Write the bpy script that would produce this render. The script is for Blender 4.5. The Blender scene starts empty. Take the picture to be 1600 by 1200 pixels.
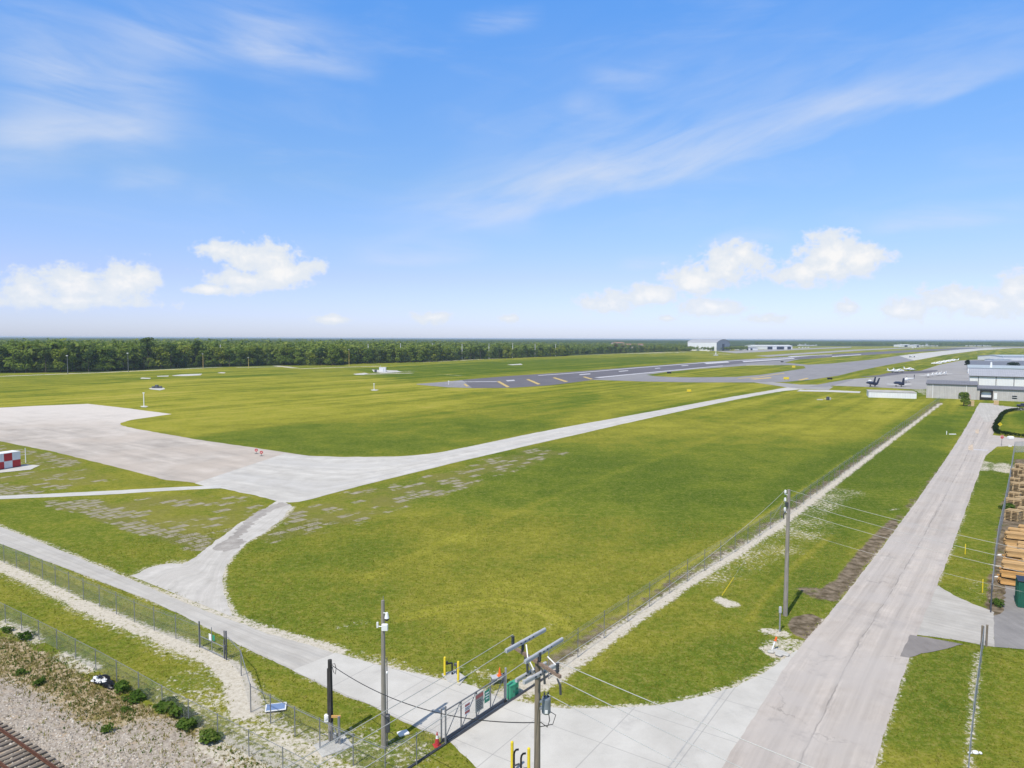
import bpy, bmesh, math, random
import numpy as np
from mathutils import Vector, Matrix, Euler
R = math.radians
rnd = random.Random(7)
S = bpy.context.scene
C = S.collection

# ------------------------------------------------------------------ camera
CAM_H = 24.0
FPX = 1109.0                      # focal length in pixels of a 1600 px wide frame
cam = bpy.data.cameras.new('camera')
cam.lens = FPX / 1600 * 36
cam.sensor_width = 36
cam.clip_start = 0.5
cam.clip_end = 90000
cam_ob = bpy.data.objects.new('camera', cam)
C.objects.link(cam_ob)
CAM_R = (Euler((R(90 - 3.66), 0, 0)).to_matrix() @ Matrix.Rotation(R(0.215), 3, 'Z'))
cam_ob.matrix_world = Matrix.Translation((0, 0, CAM_H)) @ CAM_R.to_4x4()
S.camera = cam_ob

# ------------------------------------------------------------------ sun, exposure
SUN_EL, SUN_AZ = 56.0, -147.3     # the sun stands behind the camera, to the left
sd = Vector((math.sin(R(SUN_AZ)) * math.cos(R(SUN_EL)), math.cos(R(SUN_AZ)) * math.cos(R(SUN_EL)), math.sin(R(SUN_EL))))
sun = bpy.data.lights.new('sun', 'SUN')
sun.energy = 4.0
sun.angle = R(0.53)
sun.color = (1.0, 0.94, 0.84)
sun_ob = bpy.data.objects.new('sun', sun)
C.objects.link(sun_ob)
sun_ob.location = (0, 0, 300)
sun_ob.rotation_euler = sd.to_track_quat('Z', 'Y').to_euler()
S.view_settings.view_transform = 'Standard'
S.view_settings.look = 'None'
S.view_settings.exposure = 0.25
S.view_settings.gamma = 1.0
S.view_settings.use_curve_mapping = False
S.render.engine = 'CYCLES'
S.cycles.use_denoising = True
S.cycles.max_bounces = 6
S.cycles.diffuse_bounces = 2
S.cycles.glossy_bounces = 2
S.cycles.transmission_bounces = 2
S.cycles.volume_bounces = 0
S.cycles.transparent_max_bounces = 24
S.cycles.sample_clamp_indirect = 4.0
S.render.film_transparent = False

# ------------------------------------------------------------------ pixel of the photograph -> point in the world
def ray(px, py):
    d = CAM_R @ Vector(((px - 800) / FPX, -(py - 600) / FPX, -1.0))
    return d
def G(px, py, z=0.0):
    d = ray(px, py)
    t = (z - CAM_H) / d.z
    return Vector((d.x * t, d.y * t, z))
def at_depth(px, py, Y):
    d = ray(px, py)
    t = Y / d.y
    return Vector((d.x * t, Y, CAM_H + d.z * t))
def HT(px, yb, yt):
    """height of a thing whose foot shows at yb and head at yt"""
    p = G(px, yb)
    return at_depth(px, yt, p.y).z
def azel(px, py):
    d = ray(px, py).normalized()
    return math.atan2(d.x, d.y), math.asin(d.z)

# ------------------------------------------------------------------ node helper
class NT:
    def __init__(s, tree):
        s.t = tree
        s.L = tree.links
    def n(s, typ, **kw):
        nd = s.t.nodes.new(typ)
        for k, v in kw.items():
            setattr(nd, k, v)
        return nd
    def put(s, sock, v):
        if v is None:
            return
        if isinstance(v, bpy.types.NodeSocket):
            s.L.new(v, sock)
        else:
            sock.default_value = v
    def m(s, op, a, b=None, c=None, clamp=False):
        nd = s.n('ShaderNodeMath', operation=op, use_clamp=clamp)
        s.put(nd.inputs[0], a); s.put(nd.inputs[1], b); s.put(nd.inputs[2], c)
        return nd.outputs[0]
    def add(s, a, b): return s.m('ADD', a, b)
    def sub(s, a, b): return s.m('SUBTRACT', a, b)
    def mul(s, a, b): return s.m('MULTIPLY', a, b)
    def mx(s, a, b): return s.m('MAXIMUM', a, b)
    def ss(s, v, lo, hi, a=0.0, b=1.0):
        nd = s.n('ShaderNodeMapRange', interpolation_type='SMOOTHSTEP')
        s.put(nd.inputs[0], v); s.put(nd.inputs[1], lo); s.put(nd.inputs[2], hi); s.put(nd.inputs[3], a); s.put(nd.inputs[4], b)
        return nd.outputs[0]
    def lin(s, v, lo, hi, a=0.0, b=1.0):
        nd = s.n('ShaderNodeMapRange')
        s.put(nd.inputs[0], v); s.put(nd.inputs[1], lo); s.put(nd.inputs[2], hi); s.put(nd.inputs[3], a); s.put(nd.inputs[4], b)
        return nd.outputs[0]
    def noise(s, vec, scale, detail=4.0, rough=0.55, dist=0.0, out=0):
        nd = s.n('ShaderNodeTexNoise')
        s.put(nd.inputs['Vector'], vec); s.put(nd.inputs['Scale'], scale); s.put(nd.inputs['Detail'], detail)
        s.put(nd.inputs['Roughness'], rough); s.put(nd.inputs['Distortion'], dist)
        return nd.outputs[out]
    def mix(s, f, a, b, mode='MIX'):
        nd = s.n('ShaderNodeMix', data_type='RGBA', blend_type=mode)
        s.put(nd.inputs[0], f)
        s.put(nd.inputs[6], a if not isinstance(a, tuple) else (*a[:3], 1))
        s.put(nd.inputs[7], b if not isinstance(b, tuple) else (*b[:3], 1))
        return nd.outputs[2]
    def ramp(s, f, stops, interp='LINEAR'):
        nd = s.n('ShaderNodeValToRGB')
        cr = nd.color_ramp
        cr.interpolation = interp
        while len(cr.elements) < len(stops):
            cr.elements.new(0.5)
        for e, (p, c) in zip(cr.elements, stops):
            e.position = p
            e.color = (*c[:3], 1) if isinstance(c, tuple) else (c, c, c, 1)
        s.put(nd.inputs[0], f)
        return nd.outputs[0]
    def attr(s, name):
        nd = s.n('ShaderNodeAttribute', attribute_name=name)
        return nd.outputs['Fac']
    def xyz(s, x, y, z):
        nd = s.n('ShaderNodeCombineXYZ')
        s.put(nd.inputs[0], x); s.put(nd.inputs[1], y); s.put(nd.inputs[2], z)
        return nd.outputs[0]
    def sep(s, v):
        nd = s.n('ShaderNodeSeparateXYZ')
        s.put(nd.inputs[0], v)
        return nd.outputs
    def mapping(s, vec, scale=(1, 1, 1), rot=(0, 0, 0), loc=(0, 0, 0)):
        nd = s.n('ShaderNodeMapping')
        s.put(nd.inputs[0], vec)
        nd.inputs[1].default_value = loc; nd.inputs[2].default_value = rot; nd.inputs[3].default_value = scale
        return nd.outputs[0]
    def bump(s, h, strength=0.4, dist=0.05):
        nd = s.n('ShaderNodeBump')
        s.put(nd.inputs['Strength'], strength); s.put(nd.inputs['Distance'], dist); s.put(nd.inputs['Height'], h)
        return nd.outputs[0]

# ------------------------------------------------------------------ sky
world = bpy.data.worlds.new('World')
S.world = world
world.use_nodes = True
def build_sky():
    t = world.node_tree
    t.nodes.clear()
    N = NT(t)
    sky = N.n('ShaderNodeTexSky', sky_type='NISHITA')
    sky.sun_disc = False
    sky.sun_elevation = R(SUN_EL)
    sky.sun_rotation = R(SUN_AZ)
    sky.altitude = 0
    sky.air_density = 1.0
    sky.dust_density = 0.35
    sky.ozone_density = 1.6
    geo = N.n('ShaderNodeTexCoord').outputs['Generated']
    nrm = N.n('ShaderNodeVectorMath', operation='NORMALIZE')
    N.put(nrm.inputs[0], geo)
    d = nrm.outputs[0]
    o = N.sep(d)
    az = N.m('ARCTAN2', o[0], o[1])
    el = N.m('ARCSINE', o[2])
    # a wobble shared by all clouds
    v = N.xyz(az, el, 0.0)
    n_big = N.noise(v, 9.0, 3, 0.5)
    n_puff = N.noise(N.mapping(v, scale=(1, 1.25, 1)), 34.0, 7, 0.62, 0.25)
    n_fine = N.noise(N.mapping(v, scale=(1, 1.2, 1), loc=(3, 1, 0)), 75.0, 3, 0.6)
    # --- fair weather cumulus near the horizon: (px, py, rx, ry) in the photograph
    blobs = [(45, 452, 55, 30), (110, 445, 70, 34), (185, 440, 60, 32), (225, 440, 32, 30), (120, 470, 130, 14),
             (345, 392, 44, 18), (415, 408, 66, 34), (440, 425, 58, 26), (395, 440, 80, 20), (480, 418, 26, 18), (330, 452, 50, 9),
             (520, 499, 34, 9), (675, 496, 36, 11), (795, 498, 18, 8),
             (950, 473, 52, 20), (1015, 460, 62, 20), (1085, 440, 70, 28), (1140, 412, 62, 30), (1160, 395, 34, 24), (1110, 478, 58, 16),
             (1255, 425, 62, 26), (1300, 396, 66, 40), (1345, 402, 50, 26), (1290, 420, 80, 24),
             (1415, 484, 46, 22), (1480, 470, 56, 28), (1540, 474, 60, 28), (1585, 452, 42, 30), (1605, 478, 60, 24), (1325, 482, 22, 14), (1195, 499, 34, 9), (1045, 497, 22, 7)]
    field = None
    for (cx, cy, rx, ry) in blobs:
        a, e = azel(cx, cy)
        ra = azel(cx + rx, cy)[0] - a
        re = ry / FPX / (1 + ((cx - 800) / FPX) ** 2) ** 0.5
        vx = N.m('MULTIPLY_ADD', az, 1 / ra, -a / ra)
        ve = N.m('MULTIPLY_ADD', el, 1 / re, -e / re)
        r2 = N.m('MULTIPLY_ADD', vx, vx, N.mul(ve, ve))
        f = N.m('SUBTRACT', 1.0, N.m('SQRT', r2))
        field = f if field is None else N.m('SMOOTH_MAX', field, f, 0.25)
    puff = N.add(N.m('MULTIPLY_ADD', N.sub(n_puff, 0.5), 2.3, field), N.mul(N.sub(n_fine, 0.5), 0.8))
    cum = N.ss(puff, -0.16, 0.44)
    core = N.ss(puff, 0.35, 1.25)
    # --- cirrus: bands (x0, y0, x1, y1, soft width up, soft width down, strength, streak scale)
    bands = [(560, 385, 1700, 62, 60, 9, 0.46), (600, 368, 1150, 225, 60, 14, 0.34), (1150, 205, 1760, 60, 26, 10, 0.34), (640, 320, 1500, 120, 160, 40, 0.20), (-60, 95, 330, 175, 90, 70, 0.54), (-80, 210, 260, 195, 22, 16, 0.55),
             (-60, 250, 130, 225, 40, 30, 0.3), (330, 60, 590, 118, 46, 14, 0.50), (130, 20, 520, 110, 70, 30, 0.35), (700, 40, 850, 25, 16, 14, 0.42),
             (870, 182, 980, 178, 26, 12, 0.36), (900, 115, 1060, 118, 20, 16, 0.34), (1330, 362, 1650, 326, 20, 10, 0.55), (540, 405, 770, 400, 26, 9, 0.42),
             (1090, 382, 1240, 366, 12, 8, 0.42), (150, 285, 300, 287, 22, 10, 0.30), (960, 418, 1090, 410, 12, 8, 0.35), (640, 340, 860, 350, 26, 22, 0.28)]
    st_a = N.noise(N.mapping(N.mapping(v, rot=(0, 0, R(-17))), scale=(6.0, 30.0, 1)), 1.0, 6, 0.56, 0.5)
    st_b = N.noise(N.mapping(N.mapping(v, rot=(0, 0, R(6))), scale=(6.0, 32.0, 1), loc=(4, 2, 0)), 1.0, 6, 0.56, 0.5)
    cir = None
    for i, (x0, y0, x1, y1, wu, wd, st) in enumerate(bands):
        a0, e0 = azel(x0, y0); a1, e1 = azel(x1, y1)
        dx, dy = a1 - a0, e1 - e0
        ln = math.hypot(dx, dy)
        ux, uy = dx / ln, dy / ln
        if ux < 0: ux, uy = -ux, -uy
        px_, py_ = N.sub(az, a0), N.sub(el, e0)
        s_ = N.m('MULTIPLY_ADD', px_, ux / ln, N.mul(py_, uy / ln))
        t_ = N.m('MULTIPLY_ADD', py_, ux, N.mul(px_, -uy))
        t_ = N.m('MULTIPLY_ADD', N.sub(n_big, 0.5), 0.030, t_)
        ends = N.mul(N.ss(s_, -0.05, 0.35), N.ss(s_, 1.08, 0.62))
        up = N.ss(t_, wu / FPX * 1.6, 0.0)
        dn = N.ss(t_, -wd / FPX * 1.6, 0.0)
        streak = st_a if uy > 0.12 else st_b
        g = N.mul(N.mul(N.mul(ends, up), dn), N.m('MULTIPLY', N.ss(streak, 0.15, 0.85), st * 1.15))
        cir = g if cir is None else N.sub(N.add(cir, g), N.mul(cir, g))
    veil = N.mul(N.ss(N.noise(N.mapping(v, rot=(0, 0, R(-14)), scale=(1.6, 7.0, 1)), 2.2, 7, 0.6, 0.6), 0.45, 0.85), 0.20)
    veil = N.mul(veil, N.ss(el, 0.02, 0.2))
    cir = N.m('MINIMUM', N.add(cir, veil), 0.9)
    hs = N.n('ShaderNodeHueSaturation')
    N.put(hs.inputs['Color'], sky.outputs[0]); hs.inputs['Saturation'].default_value = 1.0; hs.inputs['Value'].default_value = 1.6
    skyc = N.mix(1.0, hs.outputs[0], N.ramp(N.m('MULTIPLY', el, 1.0 / R(60)), SKY_TINT), 'MULTIPLY')
    c1 = N.mix(cir, skyc, CIRRUS_C)
    cumcol = N.mix(core, CUM_LO, CUM_HI)
    haze_f = N.ss(el, 0.01, 0.10, 0.82, 0.98)
    c2 = N.mix(N.mul(cum, haze_f), c1, cumcol)
    # below the horizon line the sky keeps the colour of the horizon
    bg = N.n('ShaderNodeBackground')
    N.put(bg.inputs[0], c2)
    bg.inputs[1].default_value = SKY_STRENGTH
    out = N.n('ShaderNodeOutputWorld')
    N.L.new(bg.outputs[0], out.inputs[0])
SKY_STRENGTH = 0.13
SKY_TINT = [(0.0, (0.41, 0.475, 0.76)), (0.035, (0.43, 0.465, 0.74)), (0.08, (0.45, 0.455, 0.665)), (0.14, (0.455, 0.51, 0.675)), (0.2, (0.46, 0.56, 0.69)), (0.42, (0.40, 0.71, 1.01)), (0.56, (0.62, 0.67, 0.68)), (1.0, (0.74, 0.64, 0.50))]
CIRRUS_C = (4.6, 5.0, 5.8)
CUM_HI = (6.2, 6.15, 6.1)
CUM_LO = (5.0, 5.35, 5.8)
build_sky()
# ------------------------------------------------------------------ mesh builder and tagging
class MB:
    def __init__(s):
        s.v = []; s.f = []; s.uv = []; s.mi = []
    def face(s, pts, uv=None, mi=0):
        b = len(s.v)
        s.v += [tuple(p) for p in pts]
        s.f.append(tuple(range(b, b + len(pts))))
        s.uv += list(uv) if uv else [(0, 0)] * len(pts)
        s.mi.append(mi)
    def idx(s, verts, faces, mi=0):
        b = len(s.v)
        s.v += [tuple(p) for p in verts]
        for f in faces:
            s.f.append(tuple(b + i for i in f))
            s.uv += [(0, 0)] * len(f)
            s.mi.append(mi)
    def box(s, c, size, rz=0.0, mi=0, bev=0.0, taper=1.0):
        hx, hy, hz = size[0] / 2, size[1] / 2, size[2] / 2
        b = min(bev, hx * .9, hy * .9, hz * .9)
        cr, sr = math.cos(rz), math.sin(rz)
        if b <= 0:
            vs = []
            for z, t in ((-hz, 1), (hz, taper)):
                for x, y in ((-hx, -hy), (hx, -hy), (hx, hy), (-hx, hy)):
                    vs.append((x * t, y * t, z))
            fs = [(3, 2, 1, 0), (4, 5, 6, 7), (0, 1, 5, 4), (1, 2, 6, 5), (2, 3, 7, 6), (3, 0, 4, 7)]
        else:
            rings = []
            for z, k in ((-hz, b), (-hz + b, 0), (hz - b, 0), (hz, b)):
                X, Y = hx - k, hy - k
                rings.append([(X, -Y + b, z), (X, Y - b, z), (X - b, Y, z), (-X + b, Y, z), (-X, Y - b, z), (-X, -Y + b, z), (-X + b, -Y, z), (X - b, -Y, z)])
            vs = [p for r in rings for p in r]
            fs = [tuple(reversed(range(8))), tuple(range(24, 32))]
            for i in range(3):
                for j in range(8):
                    a, c2 = i * 8 + j, i * 8 + (j + 1) % 8
                    fs.append((a, c2, c2 + 8, a + 8))
        s.idx([(c[0] + x * cr - y * sr, c[1] + x * sr + y * cr, c[2] + z) for x, y, z in vs], fs, mi)
    def tube(s, pts, r, n=6, mi=0, cap=True):
        pts = [Vector(p) for p in pts]
        rs = r if isinstance(r, (list, tuple)) else [r] * len(pts)
        vs = []
        prev = None
        for i, p in enumerate(pts):
            d = (pts[min(i + 1, len(pts) - 1)] - pts[max(i - 1, 0)]).normalized()
            if prev is None:
                up = Vector((0, 0, 1)) if abs(d.z) < 0.95 else Vector((1, 0, 0))
                a = d.cross(up).normalized()
            else:
                a = (prev - d * prev.dot(d)).normalized()
            prev = a
            b = d.cross(a)
            for k in range(n):
                t = 2 * math.pi * k / n
                vs.append(p + (a * math.cos(t) + b * math.sin(t)) * rs[i])
        fs = []
        for i in range(len(pts) - 1):
            for k in range(n):
                k2 = (k + 1) % n
                fs.append((i * n + k, i * n + k2, (i + 1) * n + k2, (i + 1) * n + k))
        if cap:
            fs.append(tuple(reversed(range(n))))
            fs.append(tuple(range((len(pts) - 1) * n, len(pts) * n)))
        s.idx(vs, fs, mi)
    def bar(s, p, q, w, h, mi=0):
        """a beam of w (sideways) x h (upright) from p to q"""
        p, q = Vector(p), Vector(q)
        d = (q - p).normalized()
        up = Vector((0, 0, 1)) if abs(d.z) < 0.95 else Vector((0, 1, 0))
        a = d.cross(up).normalized()
        b = a.cross(d)
        vs = []
        for e in (p, q):
            for sx, sz in ((-1, -1), (1, -1), (1, 1), (-1, 1)):
                vs.append(e + a * (sx * w / 2) + b * (sz * h / 2))
        s.idx(vs, [(3, 2, 1, 0), (4, 5, 6, 7), (0, 1, 5, 4), (1, 2, 6, 5), (2, 3, 7, 6), (3, 0, 4, 7)], mi)
    def ell(s, c, r, nu=10, nv=6, mi=0, z0=-1.0):
        vs = []; fs = []
        for j in range(nv + 1):
            th = math.pi * j / nv
            z = math.cos(th)
            for i in range(nu):
                ph = 2 * math.pi * i / nu
                k = math.sin(th)
                vs.append((c[0] + r[0] * k * math.cos(ph), c[1] + r[1] * k * math.sin(ph), c[2] + r[2] * max(z, z0)))
        for j in range(nv):
            for i in range(nu):
                i2 = (i + 1) % nu
                fs.append((j * nu + i, (j + 1) * nu + i, (j + 1) * nu + i2, j * nu + i2))
        s.idx(vs, fs, mi)
    def prism(s, poly, z0, z1, mi=0):
        n = len(poly)
        vs = [(p[0], p[1], z0) for p in poly] + [(p[0], p[1], z1) for p in poly]
        fs = [tuple(reversed(range(n))), tuple(range(n, 2 * n))]
        for i in range(n):
            j = (i + 1) % n
            fs.append((i, j, n + j, n + i))
        s.idx(vs, fs, mi)
    def build(s, name, m, parent=None, loc=(0, 0, 0), rz=0.0, smooth=False, label=None):
        me = bpy.data.meshes.new(name)
        me.from_pydata(s.v, [], s.f)
        me.uv_layers.new(name='UVMap')
        me.uv_layers[0].data.foreach_set('uv', np.array(s.uv, dtype=np.float32).ravel())
        ms = m if isinstance(m, (list, tuple)) else [m]
        for x in ms:
            me.materials.append(x)
        me.polygons.foreach_set('material_index', np.array(s.mi, dtype=np.int32))
        if smooth:
            me.polygons.foreach_set('use_smooth', np.ones(len(s.f), dtype=bool))
        me.update()
        o = bpy.data.objects.new(name, me)
        C.objects.link(o)
        o.location = loc
        o.rotation_euler = (0, 0, rz)
        if parent is not None:
            o.parent = parent
        if label:
            o['label'] = label
        return o

def np_mesh(name, verts, faces4, m, parent=None, attrs=None, smooth=False):
    """verts (n,3), faces (k,4) numpy arrays -> object"""
    me = bpy.data.meshes.new(name)
    n, k = len(verts), len(faces4)
    w = faces4.shape[1]
    me.vertices.add(n)
    me.vertices.foreach_set('co', verts.astype(np.float32).ravel())
    me.loops.add(k * w)
    me.loops.foreach_set('vertex_index', faces4.astype(np.int32).ravel())
    me.polygons.add(k)
    me.polygons.foreach_set('loop_start', np.arange(k, dtype=np.int32) * w)
    me.polygons.foreach_set('loop_total', np.full(k, w, dtype=np.int32))
    if smooth:
        me.polygons.foreach_set('use_smooth', np.ones(k, dtype=bool))
    me.materials.append(m)
    me.update(calc_edges=True)
    for a, val in (attrs or {}).items():
        at = me.attributes.new(a, 'FLOAT', 'POINT')
        at.data.foreach_set('value', val.astype(np.float32))
    o = bpy.data.objects.new(name, me)
    C.objects.link(o)
    if parent is not None:
        o.parent = parent
    return o

def tag(o, label=None, cat=None, group=None, kind=None):
    if label: o['label'] = label
    if cat: o['category'] = cat
    if group: o['group'] = group
    if kind: o['kind'] = kind
    return o
def thing(name, label, cat, loc=(0, 0, 0), rz=0.0, group=None):
    o = bpy.data.objects.new(name, None)
    C.objects.link(o)
    o.empty_display_size = 0.3
    o.location = loc
    o.rotation_euler = (0, 0, rz)
    return tag(o, label, cat, group)
def dup(root, loc, rz=0.0, label=None, group=None, scale=None):
    r = root.copy(); C.objects.link(r)
    r.location = loc; r.rotation_euler = (0, 0, rz)
    if scale: r.scale = scale
    if label: r['label'] = label
    if group: r['group'] = group
    for ch in list(root.children):
        c = ch.copy(); C.objects.link(c); c.parent = r
        for g in ch.children:
            d = g.copy(); C.objects.link(d); d.parent = c
    return r
def copy_part(o, parent, loc, rz=0.0):
    c = o.copy(); C.objects.link(c); c.parent = parent
    c.location = loc; c.rotation_euler = (0, 0, rz)
    return c

# ------------------------------------------------------------------ materials
def new_mat(name):
    m = bpy.data.materials.new(name)
    m.use_nodes = True
    m.node_tree.nodes.clear()
    return m, NT(m.node_tree)
def finish(m, N, col, rough=0.8, metal=0.0, normal=None, alpha=None, spec=0.3):
    b = N.n('ShaderNodeBsdfPrincipled')
    N.put(b.inputs['Base Color'], (*col[:3], 1) if isinstance(col, tuple) else col)
    N.put(b.inputs['Roughness'], rough); N.put(b.inputs['Metallic'], metal)
    N.put(b.inputs['Specular IOR Level'], spec)
    if normal is not None: N.put(b.inputs['Normal'], normal)
    o = N.n('ShaderNodeOutputMaterial')
    if alpha is not None:
        tr = N.n('ShaderNodeBsdfTransparent')
        mx = N.n('ShaderNodeMixShader')
        N.put(mx.inputs[0], alpha)
        N.L.new(tr.outputs[0], mx.inputs[1]); N.L.new(b.outputs[0], mx.inputs[2])
        N.L.new(mx.outputs[0], o.inputs[0])
    else:
        N.L.new(b.outputs[0], o.inputs[0])
    return m
def objpos(N):
    return N.n('ShaderNodeTexCoord').outputs['Object']
def plain(name, col, rough=0.6, metal=0.0, var=0.18, scale=2.5, dirt=0.15, dirtc=(0.16, 0.13, 0.10), bump=0.0):
    """a painted, cast or moulded surface: slight mottling and patches of dirt"""
    m, N = new_mat(name)
    p = objpos(N)
    n1 = N.noise(p, scale, 5, 0.6)
    k = N.lin(n1, 0.25, 0.75, 1 - var, 1 + var)
    c = N.mix(1.0, col, N.xyz(k, k, k), 'MULTIPLY')
    d = N.mul(N.ss(N.noise(p, scale * 0.7, 7, 0.7), 0.5, 0.72), dirt)
    c = N.mix(d, c, dirtc)
    nrm = N.bump(N.noise(p, scale * 9, 4, 0.6), bump, 0.02) if bump else None
    return finish(m, N, c, rough, metal, nrm)
M = {}
M['galv_dull'] = plain('dull_galvanised_steel', (0.22, 0.225, 0.225), 0.6, 0.3, 0.2, 5, 0.2)
M['galv'] = plain('galvanised_steel', (0.34, 0.35, 0.36), 0.5, 0.5, 0.2, 5, 0.15)
M['dark_steel'] = plain('dark_steel', (0.10, 0.105, 0.12), 0.5, 0.4, 0.25, 4, 0.2)
M['grey_post'] = plain('grey_painted_steel', (0.20, 0.205, 0.215), 0.5, 0.2, 0.2, 4, 0.2)
M['yellow'] = plain('yellow_paint', (0.72, 0.55, 0.03), 0.45, 0, 0.12, 4, 0.2)
M['white'] = plain('white_paint', (0.76, 0.76, 0.75), 0.5, 0, 0.06, 2, 0.10)
M['white_sheet'] = plain('white_sheet', (0.72, 0.72, 0.71), 0.5, 0, 0.05, 0.5, 0.10)
M['black'] = plain('black_plastic', (0.012, 0.012, 0.014), 0.35, 0, 0.3, 6, 0.1)
M['black_rubber'] = plain('black_rubber', (0.018, 0.018, 0.018), 0.7)
M['red'] = plain('red_paint', (0.46, 0.035, 0.035), 0.5, 0, 0.12, 3, 0.1)
M['orange'] = plain('orange_plastic', (0.78, 0.14, 0.02), 0.5, 0, 0.12, 5, 0.15)
M['green_box'] = plain('green_cabinet_paint', (0.05, 0.30, 0.17), 0.45, 0, 0.12, 4, 0.15)
M['sign_green'] = plain('green_sign_paint', (0.02, 0.25, 0.15), 0.45, 0, 0.1)
M['green_dump'] = plain('dark_green_paint', (0.015, 0.10, 0.065), 0.5, 0, 0.2, 2, 0.25)
M['concrete_obj'] = plain('cast_concrete', (0.45, 0.44, 0.41), 0.85, 0, 0.15, 3, 0.25, bump=0.2)
M['rust'] = plain('rusty_steel', (0.12, 0.055, 0.035), 0.75, 0.3, 0.35, 6, 0.3, (0.20, 0.08, 0.03))
M['blue'] = plain('blue_paint', (0.05, 0.10, 0.28), 0.5)
M['navy'] = plain('dark_navy_paint', (0.022, 0.028, 0.055), 0.4, 0, 0.3)
M['insulator'] = plain('grey_polymer_insulator', (0.06, 0.065, 0.07), 0.4)
M['cover'] = plain('grey_line_cover', (0.42, 0.43, 0.45), 0.5, 0, 0.1, 4, 0.1)
M['xfmr'] = plain('transformer_grey', (0.22, 0.25, 0.28), 0.4, 0.1, 0.15, 4, 0.15)
M['wire'] = plain('aluminium_conductor', (0.46, 0.46, 0.44), 0.5, 0.2, 0.15, 1, 0.1)
M['cable'] = plain('black_cable', (0.03, 0.03, 0.03), 0.6)
M['glass'] = plain('dark_window_glass', (0.02, 0.028, 0.035), 0.1)
M['solar'] = plain('blue_panel_face', (0.16, 0.24, 0.42), 0.25, 0, 0.15, 6, 0.1)
M['brick_far'] = plain('terracotta_wall', (0.42, 0.20, 0.13), 0.8, 0, 0.15, 0.4)
M['door_grey'] = plain('grey_door', (0.5, 0.52, 0.54), 0.5)

def wood_mat(name, c0, c1, stretch=(14, 14, 0.8), rough=0.85, boards=0.0):
    m, N = new_mat(name)
    p = objpos(N)
    n1 = N.noise(N.mapping(p, scale=stretch), 1.0, 6, 0.6)
    n2 = N.noise(p, 1.1, 3)
    f = N.lin(N.add(N.mul(n1, 0.75), N.mul(n2, 0.25)), 0.3, 0.7)
    col = N.mix(f, c0, c1)
    if boards:
        isl = N.n('ShaderNodeNewGeometry').outputs['Random Per Island']
        k = N.lin(isl, 0, 1, 1 - boards, 1 + boards * 0.4)
        col = N.mix(1.0, col, N.xyz(k, k, N.mul(k, 0.95)), 'MULTIPLY')
    return finish(m, N, col, rough, 0, N.bump(n1, 0.4, 0.01))
M['pole_wood'] = wood_mat('weathered_pole_wood', (0.12, 0.095, 0.07), (0.30, 0.25, 0.19))
M['pole_grey'] = wood_mat('grey_pole_wood', (0.16, 0.145, 0.12), (0.34, 0.31, 0.27))
M['pole_dark'] = wood_mat('creosoted_pole', (0.018, 0.017, 0.016), (0.07, 0.065, 0.06))
M['arm_wood'] = wood_mat('crossarm_wood', (0.15, 0.10, 0.075), (0.30, 0.22, 0.17), (1.5, 12, 12))
M['sleeper'] = wood_mat('old_sleeper_wood', (0.10, 0.085, 0.07), (0.26, 0.22, 0.18), (14, 1.0, 14))
M['lumber'] = wood_mat('fresh_lumber', (0.48, 0.27, 0.11), (0.66, 0.44, 0.21), (1.2, 16, 16), boards=0.4)
M['lumber2'] = wood_mat('orange_lumber', (0.54, 0.28, 0.09), (0.68, 0.41, 0.17), (1.2, 16, 16), boards=0.4)
M['pallet'] = wood_mat('pallet_wood', (0.40, 0.27, 0.14), (0.62, 0.47, 0.28), (1.2, 12, 12), boards=0.45)
M['trunk'] = wood_mat('tree_bark', (0.05, 0.04, 0.03), (0.13, 0.105, 0.08), (4, 4, 0.6))

def metal_sheet(name, col, pitch=0.3, axis=0, rough=0.5, dirt=0.25):
    m, N = new_mat(name)
    p = objpos(N)
    o = N.sep(p)
    w = N.m('SINE', N.mul(o[axis], 2 * math.pi / pitch))
    n1 = N.noise(p, 0.35, 6, 0.65)
    n2 = N.noise(N.mapping(p, scale=(2.2, 2.2, 0.12)), 1.0, 5, 0.6)
    k = N.lin(N.add(N.mul(n1, 0.6), N.mul(n2, 0.4)), 0.3, 0.7, 1 - dirt, 1.0 + dirt * 0.3)
    k = N.mul(k, N.lin(w, -1, 1, 0.93, 1.03))
    return finish(m, N, N.mix(1.0, col, N.xyz(k, k, k), 'MULTIPLY'), rough, 0.0, N.bump(w, 0.35, 0.03))
M['wall_grey'] = metal_sheet('beige_grey_cladding', (0.50, 0.475, 0.445), 0.6, 0)
M['wall_white'] = metal_sheet('white_cladding', (0.74, 0.74, 0.74), 0.6, 0, dirt=0.12)
M['roof_dark'] = metal_sheet('dark_metal_roof', (0.21, 0.20, 0.205), 0.9, 0)
M['roof_grey'] = metal_sheet('grey_metal_roof', (0.40, 0.40, 0.42), 0.9, 0)
M['roof_pale'] = metal_sheet('pale_blue_grey_roof', (0.42, 0.47, 0.50), 0.9, 0)

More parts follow.
